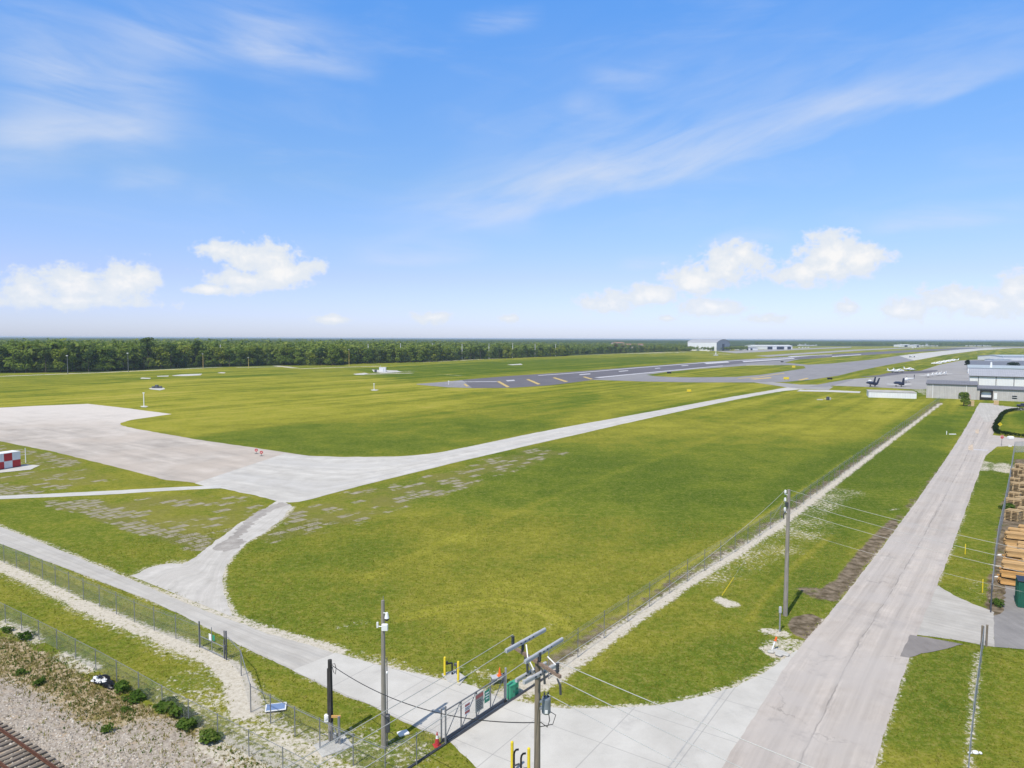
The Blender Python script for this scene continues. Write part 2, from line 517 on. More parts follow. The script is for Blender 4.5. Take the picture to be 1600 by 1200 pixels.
def leaf_mat(name, c0, c1, c2, trans=0.34):
    m, N = new_mat(name)
    oi = N.n('ShaderNodeObjectInfo').outputs['Random']
    p = N.n('ShaderNodeNewGeometry').outputs['Position']
    isl = N.n('ShaderNodeNewGeometry').outputs['Random Per Island']
    f = N.add(N.add(N.mul(isl, 0.5), N.mul(oi, 0.35)), N.mul(N.sub(N.noise(p, 0.06, 3), 0.5), 0.7))
    f = N.add(f, N.mul(N.sub(N.noise(p, 0.009, 3), 0.5), 0.9))
    col = N.ramp(f, [(0.1, c0), (0.45, c1), (0.9, c2)])
    b = N.n('ShaderNodeBsdfDiffuse'); N.put(b.inputs[0], col)
    t = N.n('ShaderNodeBsdfTranslucent'); N.put(t.inputs[0], N.mix(1.0, col, (1.1, 1.25, 0.6), 'MULTIPLY'))
    mx = N.n('ShaderNodeMixShader'); mx.inputs[0].default_value = trans
    N.L.new(b.outputs[0], mx.inputs[1]); N.L.new(t.outputs[0], mx.inputs[2])
    o = N.n('ShaderNodeOutputMaterial'); N.L.new(mx.outputs[0], o.inputs[0])
    return m
M['leaf'] = leaf_mat('tree_foliage', (0.080, 0.125, 0.022), (0.160, 0.225, 0.038), (0.270, 0.300, 0.060))
M['leaf2'] = leaf_mat('deep_green_foliage', (0.050, 0.085, 0.024), (0.095, 0.145, 0.036), (0.165, 0.200, 0.055))
M['leaf3'] = leaf_mat('yellow_green_foliage', (0.110, 0.150, 0.022), (0.210, 0.255, 0.038), (0.310, 0.320, 0.060))
M['leaf_brown'] = leaf_mat('dry_brown_foliage', (0.10, 0.075, 0.035), (0.16, 0.12, 0.06), (0.20, 0.16, 0.08))
M['leaf_bush'] = leaf_mat('bush_foliage', (0.045, 0.090, 0.016), (0.085, 0.145, 0.026), (0.17, 0.21, 0.05))
M['leaf_dark'] = leaf_mat('dark_foliage', (0.012, 0.022, 0.010), (0.022, 0.040, 0.015), (0.04, 0.06, 0.02))
M['leaf_far'] = leaf_mat('far_wood_foliage', (0.085, 0.130, 0.026), (0.155, 0.215, 0.042), (0.250, 0.285, 0.068))
M['weed_dry'] = leaf_mat('dry_weed', (0.20, 0.19, 0.05), (0.36, 0.27, 0.14), (0.42, 0.35, 0.17))

def chain_link(name, pitch=0.09, wire=0.16, col=(0.36, 0.37, 0.38)):
    m, N = new_mat(name)
    uv = N.n('ShaderNodeUVMap').outputs[0]
    o = N.sep(uv)
    k = 1.0 / pitch
    a = N.mul(N.add(o[0], o[1]), k); b = N.mul(N.sub(o[0], o[1]), k)
    fa = N.m('LESS_THAN', N.m('FRACT', a), wire); fb = N.m('LESS_THAN', N.m('FRACT', b), wire)
    al = N.mx(fa, fb)
    n = N.noise(uv, 0.8, 4)
    kk = N.lin(n, 0.3, 0.7, 0.75, 1.15)
    return finish(m, N, N.mix(1.0, col, N.xyz(kk, kk, kk), 'MULTIPLY'), 0.5, 0.2, None, al)
M['link'] = chain_link('chain_link_mesh', 0.08, 0.055)
M['link_dense'] = chain_link('close_woven_mesh', 0.06, 0.09, (0.36, 0.37, 0.34))
M['link_slat'] = chain_link('slatted_mesh', 0.08, 0.30, (0.42, 0.44, 0.47))
# ------------------------------------------------------------------ ground: one sheet to the horizon, with soil and turf kept as vertex attributes
def W(pts, z=0.0):
    return [G(px, py, z) for px, py in pts]
def seg_dist(P, pl):
    """distance from the points P (n,2) to a polyline"""
    best = np.full(len(P), 1e9)
    for a, b in zip(pl[:-1], pl[1:]):
        a = np.array(a[:2]); b = np.array(b[:2])
        d = b - a
        t = np.clip(((P - a) @ d) / max(d @ d, 1e-9), 0, 1)
        q = P - (a + t[:, None] * d)
        best = np.minimum(best, np.hypot(q[:, 0], q[:, 1]))
    return best
def in_poly(P, pl):
    ins = np.zeros(len(P), dtype=bool)
    n = len(pl)
    for i in range(n):
        x0, y0 = pl[i][:2]; x1, y1 = pl[(i + 1) % n][:2]
        c = (y0 > P[:, 1]) != (y1 > P[:, 1])
        xi = (x1 - x0) * (P[:, 1] - y0) / (y1 - y0 + 1e-12) + x0
        ins ^= c & (P[:, 0] < xi)
    return ins

def make_ground():
    rr = [0.0, 12.0, 24.0]
    r = 30.0
    while r < 1300: rr.append(r); r *= 1.0055
    while r < 40000: rr.append(r); r *= 1.06
    rr.append(40000.0)
    rr = np.array(rr)
    aa = np.concatenate([np.arange(-180, -46, 6.0), np.arange(-46, 46.01, 0.23), np.arange(50, 180, 6.0)])
    nr, na = len(rr), len(aa)
    A, RR = np.meshgrid(np.radians(aa), rr)
    X = (np.sin(A) * RR).ravel(); Y = (np.cos(A) * RR).ravel()
    V = np.stack([X, Y, np.zeros_like(X)], 1)
    i = np.arange(nr - 1)[:, None] * na + np.arange(na)[None, :]
    j = np.arange(nr - 1)[:, None] * na + (np.arange(na)[None, :] + 1) % na
    F = np.stack([i, i + na, j + na, j], -1).reshape(-1, 4)
    F = F[:, ::-1]
    P = V[:, :2]
    n = len(P)
    near = np.hypot(X, Y) < 1500
    at = {k: np.zeros(n) for k in ('sand', 'gravel', 'dry', 'pave', 'dirt', 'tone', 'wood')}
    def line(name, px, w, feather, s=1.0):
        pl = W(px)
        lo = np.min([p[:2] for p in pl], 0) - w - feather; hi = np.max([p[:2] for p in pl], 0) + w + feather
        m = near & (P[:, 0] > lo[0]) & (P[:, 0] < hi[0]) & (P[:, 1] > lo[1]) & (P[:, 1] < hi[1])
        idx = np.nonzero(m)[0]
        d = seg_dist(P[idx], pl)
        v = s * np.clip(1 - (d - w) / feather, 0, 1)
        at[name][idx] = np.maximum(at[name][idx], v)
    def area(name, px, feather, s=1.0, mode='max'):
        pl = W(px)
        lo = np.min([p[:2] for p in pl], 0) - feather; hi = np.max([p[:2] for p in pl], 0) + feather
        m = (P[:, 0] > lo[0]) & (P[:, 0] < hi[0]) & (P[:, 1] > lo[1]) & (P[:, 1] < hi[1])
        idx = np.nonzero(m)[0]
        d = seg_dist(P[idx], pl + [pl[0]])
        ins = in_poly(P[idx], pl)
        v = s * np.where(ins, 1.0, np.clip(1 - d / feather, 0, 1))
        if mode == 'max': at[name][idx] = np.maximum(at[name][idx], v)
        else: at[name][idx] += v
    # --- bare sand
    line('sand', DITCH, 0.38, 1.1, 0.98)
    line('sand', [(1100, 900), (1170, 858), (1250, 811), (1320, 768)], 1.5, 5.5, 0.60)
    line('sand', [(1140, 886), (1220, 844), (1270, 820)], 2.5, 5, 0.56)
    line('sand', [(-80, 850), (0, 884), (62, 912), (120, 941), (200, 975), (250, 994), (312, 1020), (355, 1042)], 0.5, 1.3, 0.95)
    line('sand', [(-80, 862), (0, 896), (62, 922), (120, 952), (200, 988), (250, 1010), (312, 1035), (340, 1055)], 0.3, 2.2, 0.58)
    line('sand', [(350, 1040), (372, 1062), (380, 1085), (384, 1112)], 0.75, 0.8, 1.0)
    line('sand', [(384, 1112), (420, 1150), (460, 1165), (500, 1168), (540, 1172)], 1.2, 2.2, 0.68)
    line('sand', [(440, 1160), (480, 1185), (540, 1215)], 0.8, 2.0, 0.8)
    line('sand', [(300, 1070), (345, 1090), (365, 1110)], 2.2, 2.5, 0.60)
    line('sand', [(500, 1168), (560, 1150), (600, 1170), (640, 1180)], 1.0, 2.5, 0.62)
    line('sand', PERIM_UP, 0.3, 0.9, 0.72)
    line('sand', PERIM_UP[5:9], 0.7, 1.3, 0.92)
    line('sand', PERIM_UP[:4], 0.3, 2.4, 0.52)
    line('sand', PERIM_LO, 0.1, 0.8, 0.60)
    line('sand', APRON_UP, 0.2, 1.0, 0.80)
    line('sand', ROAD_L, 0.1, 0.7, 0.62)
    line('sand', ROAD_R, 0.1, 0.7, 0.66)
    line('sand', [(735, 1072), (715, 1048), (745, 1050), (770, 1058)], 0.5, 1.5, 0.64)
    line('sand', [(790, 1088), (830, 1072), (870, 1050)], 0.7, 1.3, 0.9)
    line('sand', [(240, 895), (262, 890)], 0.8, 3.0, 0.66)
    line('sand', CONNECT_L[:4], 0.6, 2.4, 0.66); line('sand', CONNECT_R, 0.2, 0.8, 0.84)
    area('sand', [(1119, 938), (1125, 934), (1150, 943), (1153, 947), (1138, 948)], 0.9, 1.0)
    area('sand', [(1192, 1013), (1203, 1008), (1236, 1022), (1228, 1029), (1205, 1025)], 0.9, 1.0)
    line('sand', [(1203, 987), (1220, 990)], 0.5, 0.9, 0.9)
    line('sand', [(1225, 1010), (1238, 1018), (1245, 1010)], 1.2, 1.2, 0.8)
    area('sand', [(1552, 727), (1570, 724), (1582, 731), (1578, 739), (1560, 736)], 2.5, 0.85)
    line('sand', [(1538, 722), (1534, 734)], 0.8, 2.0, 0.75)
    line('sand', [(1528, 1020), (1520, 1110), (1512, 1215)], 0.15, 0.8, 0.72)
    line('sand', [(1535, 915), (1540, 935)], 1.0, 2.0, 0.52)
    line('sand', [(1548, 882), (1563, 885)], 0.2, 0.5, 0.8)
    line('sand', [(1403, 795), (1391, 797)], 0.2, 0.6, 0.8)
    line('sand', [(820, 1000), (890, 960)], 0.2, 1.5, 0.48); line('sand', [(530, 980), (570, 972)], 0.3, 0.9, 0.58)
    line('sand', [(560, 1025), (600, 1038), (650, 1052)], 0.6, 1.6, 0.58)
    for px in ([(0, 588), (80, 585), (160, 582), (250, 578)], [(250, 578), (340, 574), (420, 570), (460, 575)], [(375, 574), (450, 573)], [(470, 576), (590, 572)],
               [(660, 566), (760, 561), (840, 556.5)], [(890, 555.5), (960, 553), (1060, 551)], [(560, 585), (640, 583)], [(1020, 551), (1110, 549)], [(1110, 552), (1140, 554)]):
        line('sand', px, 1.6, 6.0, 0.9)
    line('sand', [(570, 585), (640, 580)], 3, 14, 0.62)
    line('sand', [(690, 585), (720, 587)], 1, 10, 0.6)
    line('sand', [(920, 552), (1000, 552), (1070, 550)], 10, 25, 0.72)
    area('sand', [(1446, 604), (1448, 586), (1440, 588), (1420, 600), (1425, 608), (1447, 618)], 2, 0.7)
    line('sand', [(1278, 625), (1300, 622)], 0.5, 1.5, 0.8)
    # --- railway ballast
    area('gravel', [(-120, 1060), (0, 1080), (45, 1100), (95, 1140), (160, 1150), (240, 1135), (300, 1165), (340, 1200), (360, 1260), (-200, 1400)], 2.0, 1.0)
    area('gravel', [(-60, 1070), (0, 1092), (60, 1130), (130, 1200), (160, 1240), (-200, 1400)], 3.0, 1.3)
    # --- dry weeds between the fence and the ballast
    area('dry', [(-90, 985), (0, 1000), (60, 1028), (160, 1085), (260, 1140), (330, 1175), (420, 1230), (300, 1240), (240, 1150), (100, 1140), (0, 1075), (-120, 1050)], 1.5, 0.85)
    line('dry', [(120, 1090), (200, 1135), (260, 1160)], 0.8, 2.0, 1.15)
    line('sand', [(0, 972), (30, 985), (60, 1002)], 0.4, 1.2, 0.82); line('sand', [(95, 1025), (140, 1044)], 0.5, 1.2, 0.86); line('sand', [(330, 1160), (380, 1185), (420, 1205)], 0.8, 1.5, 0.8)
    line('sand', [(150, 1180), (250, 1150), (330, 1190)], 1.0, 3.0, 0.55)
    # --- crumbling old pavement showing through the turf
    area('pave', [(75, 785), (150, 783), (215, 812), (260, 832), (330, 842), (318, 856), (230, 832), (150, 805)], 2.5, 1.0)
    area('pave', [(140, 790), (280, 775), (390, 780), (430, 800), (370, 835), (320, 850), (230, 820)], 5.0, 0.62)
    area('pave', [(0, 690), (60, 708), (120, 725), (180, 748), (60, 770), (0, 772)], 4.0, 0.60)
    area('pave', [(-40, 758), (40, 760), (60, 770), (-40, 775)], 3.0, 0.92)
    area('pave', [(50, 705), (110, 717), (118, 728), (60, 726)], 3.0, 0.85)
    area('pave', [(470, 800), (560, 772), (700, 738), (850, 700), (870, 708), (760, 745), (640, 785), (545, 815), (470, 828)], 6.0, 0.66)
    area('pave', [(455, 802), (545, 808), (540, 816), (470, 825), (440, 838)], 4.0, 0.80)
    area('pave', [(400, 832), (440, 812), (480, 830), (420, 848)], 3.0, 0.7)
    # --- dark bare dirt beside the road and along the ditch
    area('dirt', [(1242, 966), (1267, 961), (1283, 969), (1278, 984), (1261, 998), (1243, 990), (1236, 977)], 0.6, 0.95)
    area('dirt', [(1282, 926), (1308, 908), (1340, 870), (1380, 826), (1397, 812), (1400, 820), (1360, 868), (1322, 918), (1300, 938)], 1.0, 0.80)
    line('dirt', [(1262, 922), (1290, 932)], 0.6, 2.2, 0.6)
    line('dirt', [(430, 790), (385, 820), (355, 842), (330, 862), (315, 880)], 0.4, 1.4, 0.62)
    line('dirt', [(1505, 690), (1480, 720), (1400, 815)], 0.3, 1.0, 0.5)
    line('dirt', [(p[0] - 5 * (p[1] - 560) / 300, p[1] - 3.0 * (p[1] - 560) / 200) for p in DITCH], 0.9, 1.6, 0.56)
    area('dirt', [(1548, 955), (1553, 900), (1575, 880), (1600, 940), (1640, 960)], 1.2, 0.9)
    area('dirt', [(1556, 905), (1572, 790), (1590, 718), (1700, 715), (1700, 960), (1556, 960)], 1.5, 0.75)
    # --- hue of the turf: < 0 deep green, > 0 yellow olive
    T = lambda px, f, s: area('tone', px, f, s, 'add')
    T([(-200, 622), (0, 617), (260, 592), (560, 588), (690, 606), (860, 603), (560, 655), (300, 678), (190, 662), (270, 647), (137, 631), (-200, 640)], 6, 0.30)
    T([(300, 686), (440, 664), (700, 640), (920, 612), (930, 620), (840, 668), (700, 700), (600, 712), (460, 706)], 5, -0.27)
    T([(560, 655), (800, 621), (1000, 604), (1210, 600), (1020, 632), (840, 655)], 10, 0.22)
    T([(-200, 590), (300, 576), (560, 577), (560, 586), (260, 590), (-200, 614)], 8, 0.05)
    T([(560, 577), (800, 563), (1080, 556), (1060, 565), (800, 583), (640, 592)], 10, -0.42)
    T([(1080, 547), (1300, 541), (1600, 540), (1600, 548), (1430, 551), (1100, 561)], 30, 0.12)
    T([(940, 688), (1230, 622), (1300, 612), (1420, 628), (1300, 690), (1100, 720)], 20, 0.16)
    T([(840, 720), (1100, 700), (1300, 700), (1200, 770), (1000, 790), (860, 770)], 25, -0.42)
    T([(1250, 770), (1380, 680), (1440, 652), (1490, 650), (1400, 790), (1300, 830)], 8, -0.34)
    T([(720, 800), (1000, 820), (960, 940), (780, 930), (640, 880)], 10, 0.10)
    T([(380, 850), (520, 830), (640, 930), (560, 1000), (400, 950)], 8, -0.10)
    T([(900, 1060), (1190, 990), (1230, 1030), (1100, 1080), (930, 1098)], 3, -0.22)
    T([(1200, 930), (1260, 860), (1330, 835), (1260, 940), (1215, 975)], 2.5, -0.30)
    T([(1420, 1060), (1500, 1030), (1490, 1130), (1420, 1150)], 3, -0.22)
    T([(1480, 860), (1540, 720), (1580, 705), (1555, 880)], 5, -0.26)
    T([(0, 790), (110, 800), (300, 858), (200, 885), (60, 850)], 5, -0.22)
    T([(1566, 650), (1600, 645), (1660, 650), (1660, 684), (1600, 681), (1558, 675)], 2, -0.45)
    T([(1475, 556), (1600, 553), (1600, 558), (1480, 562)], 15, -0.2)
    # tracks worn into the turf
    def TL(px, w, feather, s):
        pl = [p for p in W(px)]
        lo = np.min([p[:2] for p in pl], 0) - w - feather; hi = np.max([p[:2] for p in pl], 0) + w + feather
        idx = np.nonzero(near & (P[:, 0] > lo[0]) & (P[:, 0] < hi[0]) & (P[:, 1] > lo[1]) & (P[:, 1] < hi[1]))[0]
        at['tone'][idx] += s * np.clip(1 - (seg_dist(P[idx], pl) - w) / feather, 0, 1)
    TL([(1172, 968), (1195, 935), (1225, 900), (1262, 866), (1300, 838)], 0.12, 0.5, 0.36)
    for k in (0, 1):
        TL([(630 - 6 * k, 962 + 8 * k), (700, 946 + 8 * k), (775, 936 + 9 * k), (840, 945 + 10 * k), (890, 975 + 9 * k)], 0.10, 0.45, 0.32)
        TL([(560 + 14 * k, 905), (680 + 14 * k, 850), (860 + 12 * k, 775), (1050 + 10 * k, 705), (1180 + 8 * k, 662)], 0.12, 0.5, 0.20)
        TL([(940 + 9 * k, 985 - 3 * k), (1060 + 8 * k, 890 - 3 * k), (1200 + 7 * k, 800 - 3 * k), (1330 + 6 * k, 712 - 3 * k)], 0.12, 0.45, 0.28)
    # the soil of the woods
    d = np.hypot(X, Y)
    fr = W([(-400, 586), (0, 583), (150, 582), (300, 575), (560, 568), (720, 562), (880, 556), (1000, 551), (1080, 548), (1150, 541.5), (1250, 540.6), (1450, 541), (1600, 541), (2200, 543)])
    far = W([(2200, 537.5), (1600, 535), (800, 532.0), (-400, 527.5)])
    far = [Vector((p.x * 1.0, p.y * 1.0, 0)) for p in far]
    at['wood'][in_poly(P, fr + far)] = 1.0
    at['wood'][d > 7000] = 1.0
    return np_mesh('ground', V, F, ground_mat(), attrs=at)

def ground_mat():
    m, N = new_mat('turf_and_soil')
    p = N.n('ShaderNodeNewGeometry').outputs['Position']
    n25 = N.noise(p, 0.028, 4, 0.55)
    n6 = N.noise(p, 0.16, 5, 0.6)
    n1 = N.noise(p, 1.1, 6, 0.62)
    nf = N.noise(p, 7.0, 5, 0.7)
    # mowing swaths run along the runway
    along = math.atan2(*(lambda a: (a.y, a.x))(G(1300, 556) - G(800, 600)))
    q = N.mapping(p, rot=(0, 0, -along), scale=(0.010, 0.17, 1))
    mow = N.noise(N.mapping(p, rot=(0, 0, -along)), 1.0, 2)
    rp = N.n('ShaderNodeVectorRotate', rotation_type='Z_AXIS')
    N.put(rp.inputs['Vector'], p); rp.inputs['Angle'].default_value = -along
    ro = N.sep(rp.outputs[0])
    mow = N.noise(N.xyz(N.mul(ro[0], 0.006), N.mul(ro[1], 0.11), 0.0), 1.0, 3, 0.6)
    dist = N.n('ShaderNodeVectorMath', operation='LENGTH'); N.put(dist.inputs[0], p)
    farf = N.ss(dist.outputs['Value'], 130, 330)
    tone = N.attr('tone')
    t = N.add(N.m('MULTIPLY_ADD', tone, 0.72, 0.44), N.mul(N.sub(n25, 0.5), 0.85))
    t = N.add(t, N.mul(N.sub(n6, 0.5), 0.75))
    t = N.add(t, N.mul(N.sub(n1, 0.5), 0.55))
    t = N.add(t, N.mul(N.mul(N.sub(mow, 0.5), farf), 1.7))
    t = N.add(t, N.mul(N.sub(nf, 0.5), 0.35))
    grass = N.ramp(t, GRASS)
    # blades and thatch: fine light and dark grain
    g = N.add(N.mul(N.sub(nf, 0.5), 1.5), N.mul(N.sub(n1, 0.5), 0.6))
    ng = N.noise(p, 3.0, 4, 0.65)
    g = N.add(g, N.mul(N.sub(ng, 0.5), 1.3))
    gk = N.lin(g, -0.6, 0.6, 0.56, 1.44)
    grass = N.mix(1.0, grass, N.xyz(gk, gk, gk), 'MULTIPLY')
    straw = N.mul(N.ss(N.add(N.mul(ng, 0.55), N.add(N.mul(n1, 0.25), N.mul(nf, 0.3))), 0.53, 0.66), N.sub(0.50, N.mul(farf, 0.42)))
    grass = N.mix(straw, grass, (0.245, 0.195, 0.075))
    # --- dry weeds
    nd = N.noise(p, 0.75, 7, 0.7, 0.3)
    dryc = N.ramp(N.add(N.mul(nd, 0.7), N.mul(nf, 0.35)), [(0.37, (0.13, 0.15, 0.025)), (0.44, (0.23, 0.20, 0.07)), (0.50, (0.33, 0.255, 0.155)), (0.60, (0.45, 0.375, 0.27))])
    dryc = N.mix(N.mul(N.ss(n6, 0.53, 0.62), 0.85), dryc, N.mix(n1, (0.10, 0.15, 0.02), (0.26, 0.24, 0.05)))
    fd = N.ss(N.add(N.attr('dry'), N.mul(N.sub(nd, 0.5), 1.2)), 0.42, 0.62)
    col = N.mix(fd, grass, dryc)
    # --- old pavement: slabs half buried in turf
    pd = G(545, 770) - G(850, 700)
    pa = math.atan2(pd.y, pd.x)
    rp2 = N.n('ShaderNodeVectorRotate', rotation_type='Z_AXIS')
    wob = N.noise(p, 0.6, 3, out=1)
    wv = N.n('ShaderNodeVectorMath', operation='MULTIPLY_ADD'); N.put(wv.inputs[0], wob); wv.inputs[1].default_value = (0.45, 0.45, 0); N.put(wv.inputs[2], p)
    N.put(rp2.inputs['Vector'], wv.outputs[0]); rp2.inputs['Angle'].default_value = -pa
    br = N.n('ShaderNodeTexBrick')
    N.put(br.inputs['Vector'], rp2.outputs[0])
    br.inputs['Color1'].default_value = (0, 0, 0, 1); br.inputs['Color2'].default_value = (1, 1, 1, 1); br.inputs['Mortar'].default_value = (0, 0, 0, 1)
    br.inputs['Scale'].default_value = 1.0; br.inputs['Mortar Size'].default_value = 0.22; br.inputs['Mortar Smooth'].default_value = 0.5
    br.inputs['Brick Width'].default_value = 2.7; br.inputs['Row Height'].default_value = 1.6
    bk = N.sep(br.outputs['Color'])[0]
    fp = N.add(N.add(N.attr('pave'), N.mul(bk, 0.75)), N.mul(N.sub(n1, 0.5), 0.55))
    fp = N.add(fp, N.mul(N.sub(n6, 0.5), 0.75))
    fp = N.mul(N.ss(fp, 1.10, 1.26), N.ss(N.add(br.outputs['Fac'], N.mul(N.sub(n1, 0.5), 1.2)), 0.75, 0.35))
    fp = N.mul(fp, N.ss(N.attr('pave'), 0.0, 0.3))
    pavec = N.mix(N.ss(n1, 0.3, 0.7), (0.215, 0.19, 0.14), (0.345, 0.31, 0.25))
    halo = N.mul(N.ss(N.add(N.attr('pave'), N.mul(N.sub(n6, 0.5), 1.6)), 0.35, 0.85), 0.55)
    col = N.mix(halo, col, (0.155, 0.145, 0.055))
    col = N.mix(N.mul(fp, N.lin(n1, 0.3, 0.7, 0.55, 1.0)), col, pavec)
    # --- dark dirt
    fdi = N.ss(N.add(N.attr('dirt'), N.add(N.mul(N.sub(n6, 0.5), 0.9), N.mul(N.sub(nd, 0.5), 0.9))), 0.40, 0.66)
    col = N.mix(N.mul(fdi, 0.92), col, N.mix(N.ss(n1, 0.35, 0.65), (0.085, 0.062, 0.046), (0.235, 0.185, 0.145)))
    # --- ballast
    vo = N.n('ShaderNodeTexVoronoi'); N.put(vo.inputs['Vector'], p); vo.inputs['Scale'].default_value = 9.0
    st = N.sep(vo.outputs['Color'])[0]
    stone = N.ramp(N.add(N.mul(st, 0.6), N.mul(n6, 0.4)), [(0.15, (0.22, 0.185, 0.155)), (0.5, (0.33, 0.285, 0.238)), (0.85, (0.42, 0.375, 0.32))])
    stone = N.mix(N.ss(n1, 0.5, 0.7), stone, (0.38, 0.30, 0.22))
    fg = N.ss(N.add(N.attr('gravel'), N.add(N.mul(N.sub(nd, 0.5), 1.3), N.mul(N.sub(st, 0.5), 0.25))), 0.45, 0.62)
    col = N.mix(fg, col, stone)
    # --- sand and shell
    ns = N.noise(p, 2.6, 7, 0.78, 0.2)
    fs = N.ss(N.add(N.attr('sand'), N.add(N.mul(N.sub(ns, 0.5), 2.0), N.mul(N.sub(n6, 0.5), 0.7))), 0.58, 0.86)
    fs = N.mul(fs, N.ss(N.attr('sand'), 0.02, 0.25))
    sandc = N.ramp(N.add(N.mul(ns, 0.6), N.mul(nf, 0.4)), [(0.3, (0.29, 0.25, 0.19)), (0.48, (0.47, 0.425, 0.35)), (0.66, (0.61, 0.575, 0.50))])
    col = N.mix(fs, col, sandc)
    col = N.mix(N.attr('wood'), col, N.mix(n25, (0.022, 0.035, 0.012), (0.05, 0.075, 0.02)))
    h = N.add(N.mul(nf, 0.6), N.mul(n1, 0.6))
    return finish(m, N, col, 0.95, 0, N.bump(h, 0.55, 0.10), None, 0.0)
GRASS = [(0.05, (0.074, 0.118, 0.014)), (0.30, (0.126, 0.161, 0.019)), (0.50, (0.192, 0.197, 0.026)), (0.70, (0.258, 0.256, 0.033)), (0.95, (0.320, 0.286, 0.054))]

# outlines read off the ground of the place
DITCH = [(862, 1062), (905, 1030), (960, 990), (1025, 945), (1085, 905), (1150, 865), (1215, 822), (1270, 780), (1330, 735), (1390, 690), (1425, 664), (1470, 630)]
PERIM_UP = [(-120, 775), (0, 823), (60, 846), (100, 862), (200, 903), (270, 934), (350, 965), (420, 990), (520, 1019), (600, 1042), (680, 1060), (740, 1073), (790, 1092)]
PERIM_LO = [(-120, 801), (0, 850), (60, 872), (100, 887), (200, 925), (270, 954), (330, 985), (400, 1022), (450, 1045), (520, 1080), (600, 1112), (680, 1146), (700, 1158)]
APRON_UP = [(780, 1092), (800, 1094), (850, 1104), (890, 1107), (930, 1107), (980, 1106), (1030, 1102), (1100, 1088), (1150, 1073), (1200, 1048), (1245, 1016)]
ROAD_L = [(1128, 1200), (1180, 1118), (1215, 1062), (1245, 1016), (1300, 955), (1360, 880), (1420, 800), (1480, 715), (1512, 664), (1528, 634)]
ROAD_R = [(1367, 1200), (1393, 1110), (1420, 1030), (1440, 975), (1464, 915), (1490, 850), (1515, 780), (1536, 722), (1552, 678), (1569, 634)]
CONNECT_L = [(205, 900), (235, 888), (268, 880), (296, 880), (330, 850), (360, 828), (410, 797), (440, 781)]
CONNECT_R = [(368, 966), (352, 935), (348, 910), (350, 886), (380, 850), (430, 822), (458, 792)]
make_ground_ob = make_ground()
tag(make_ground_ob, kind='structure')

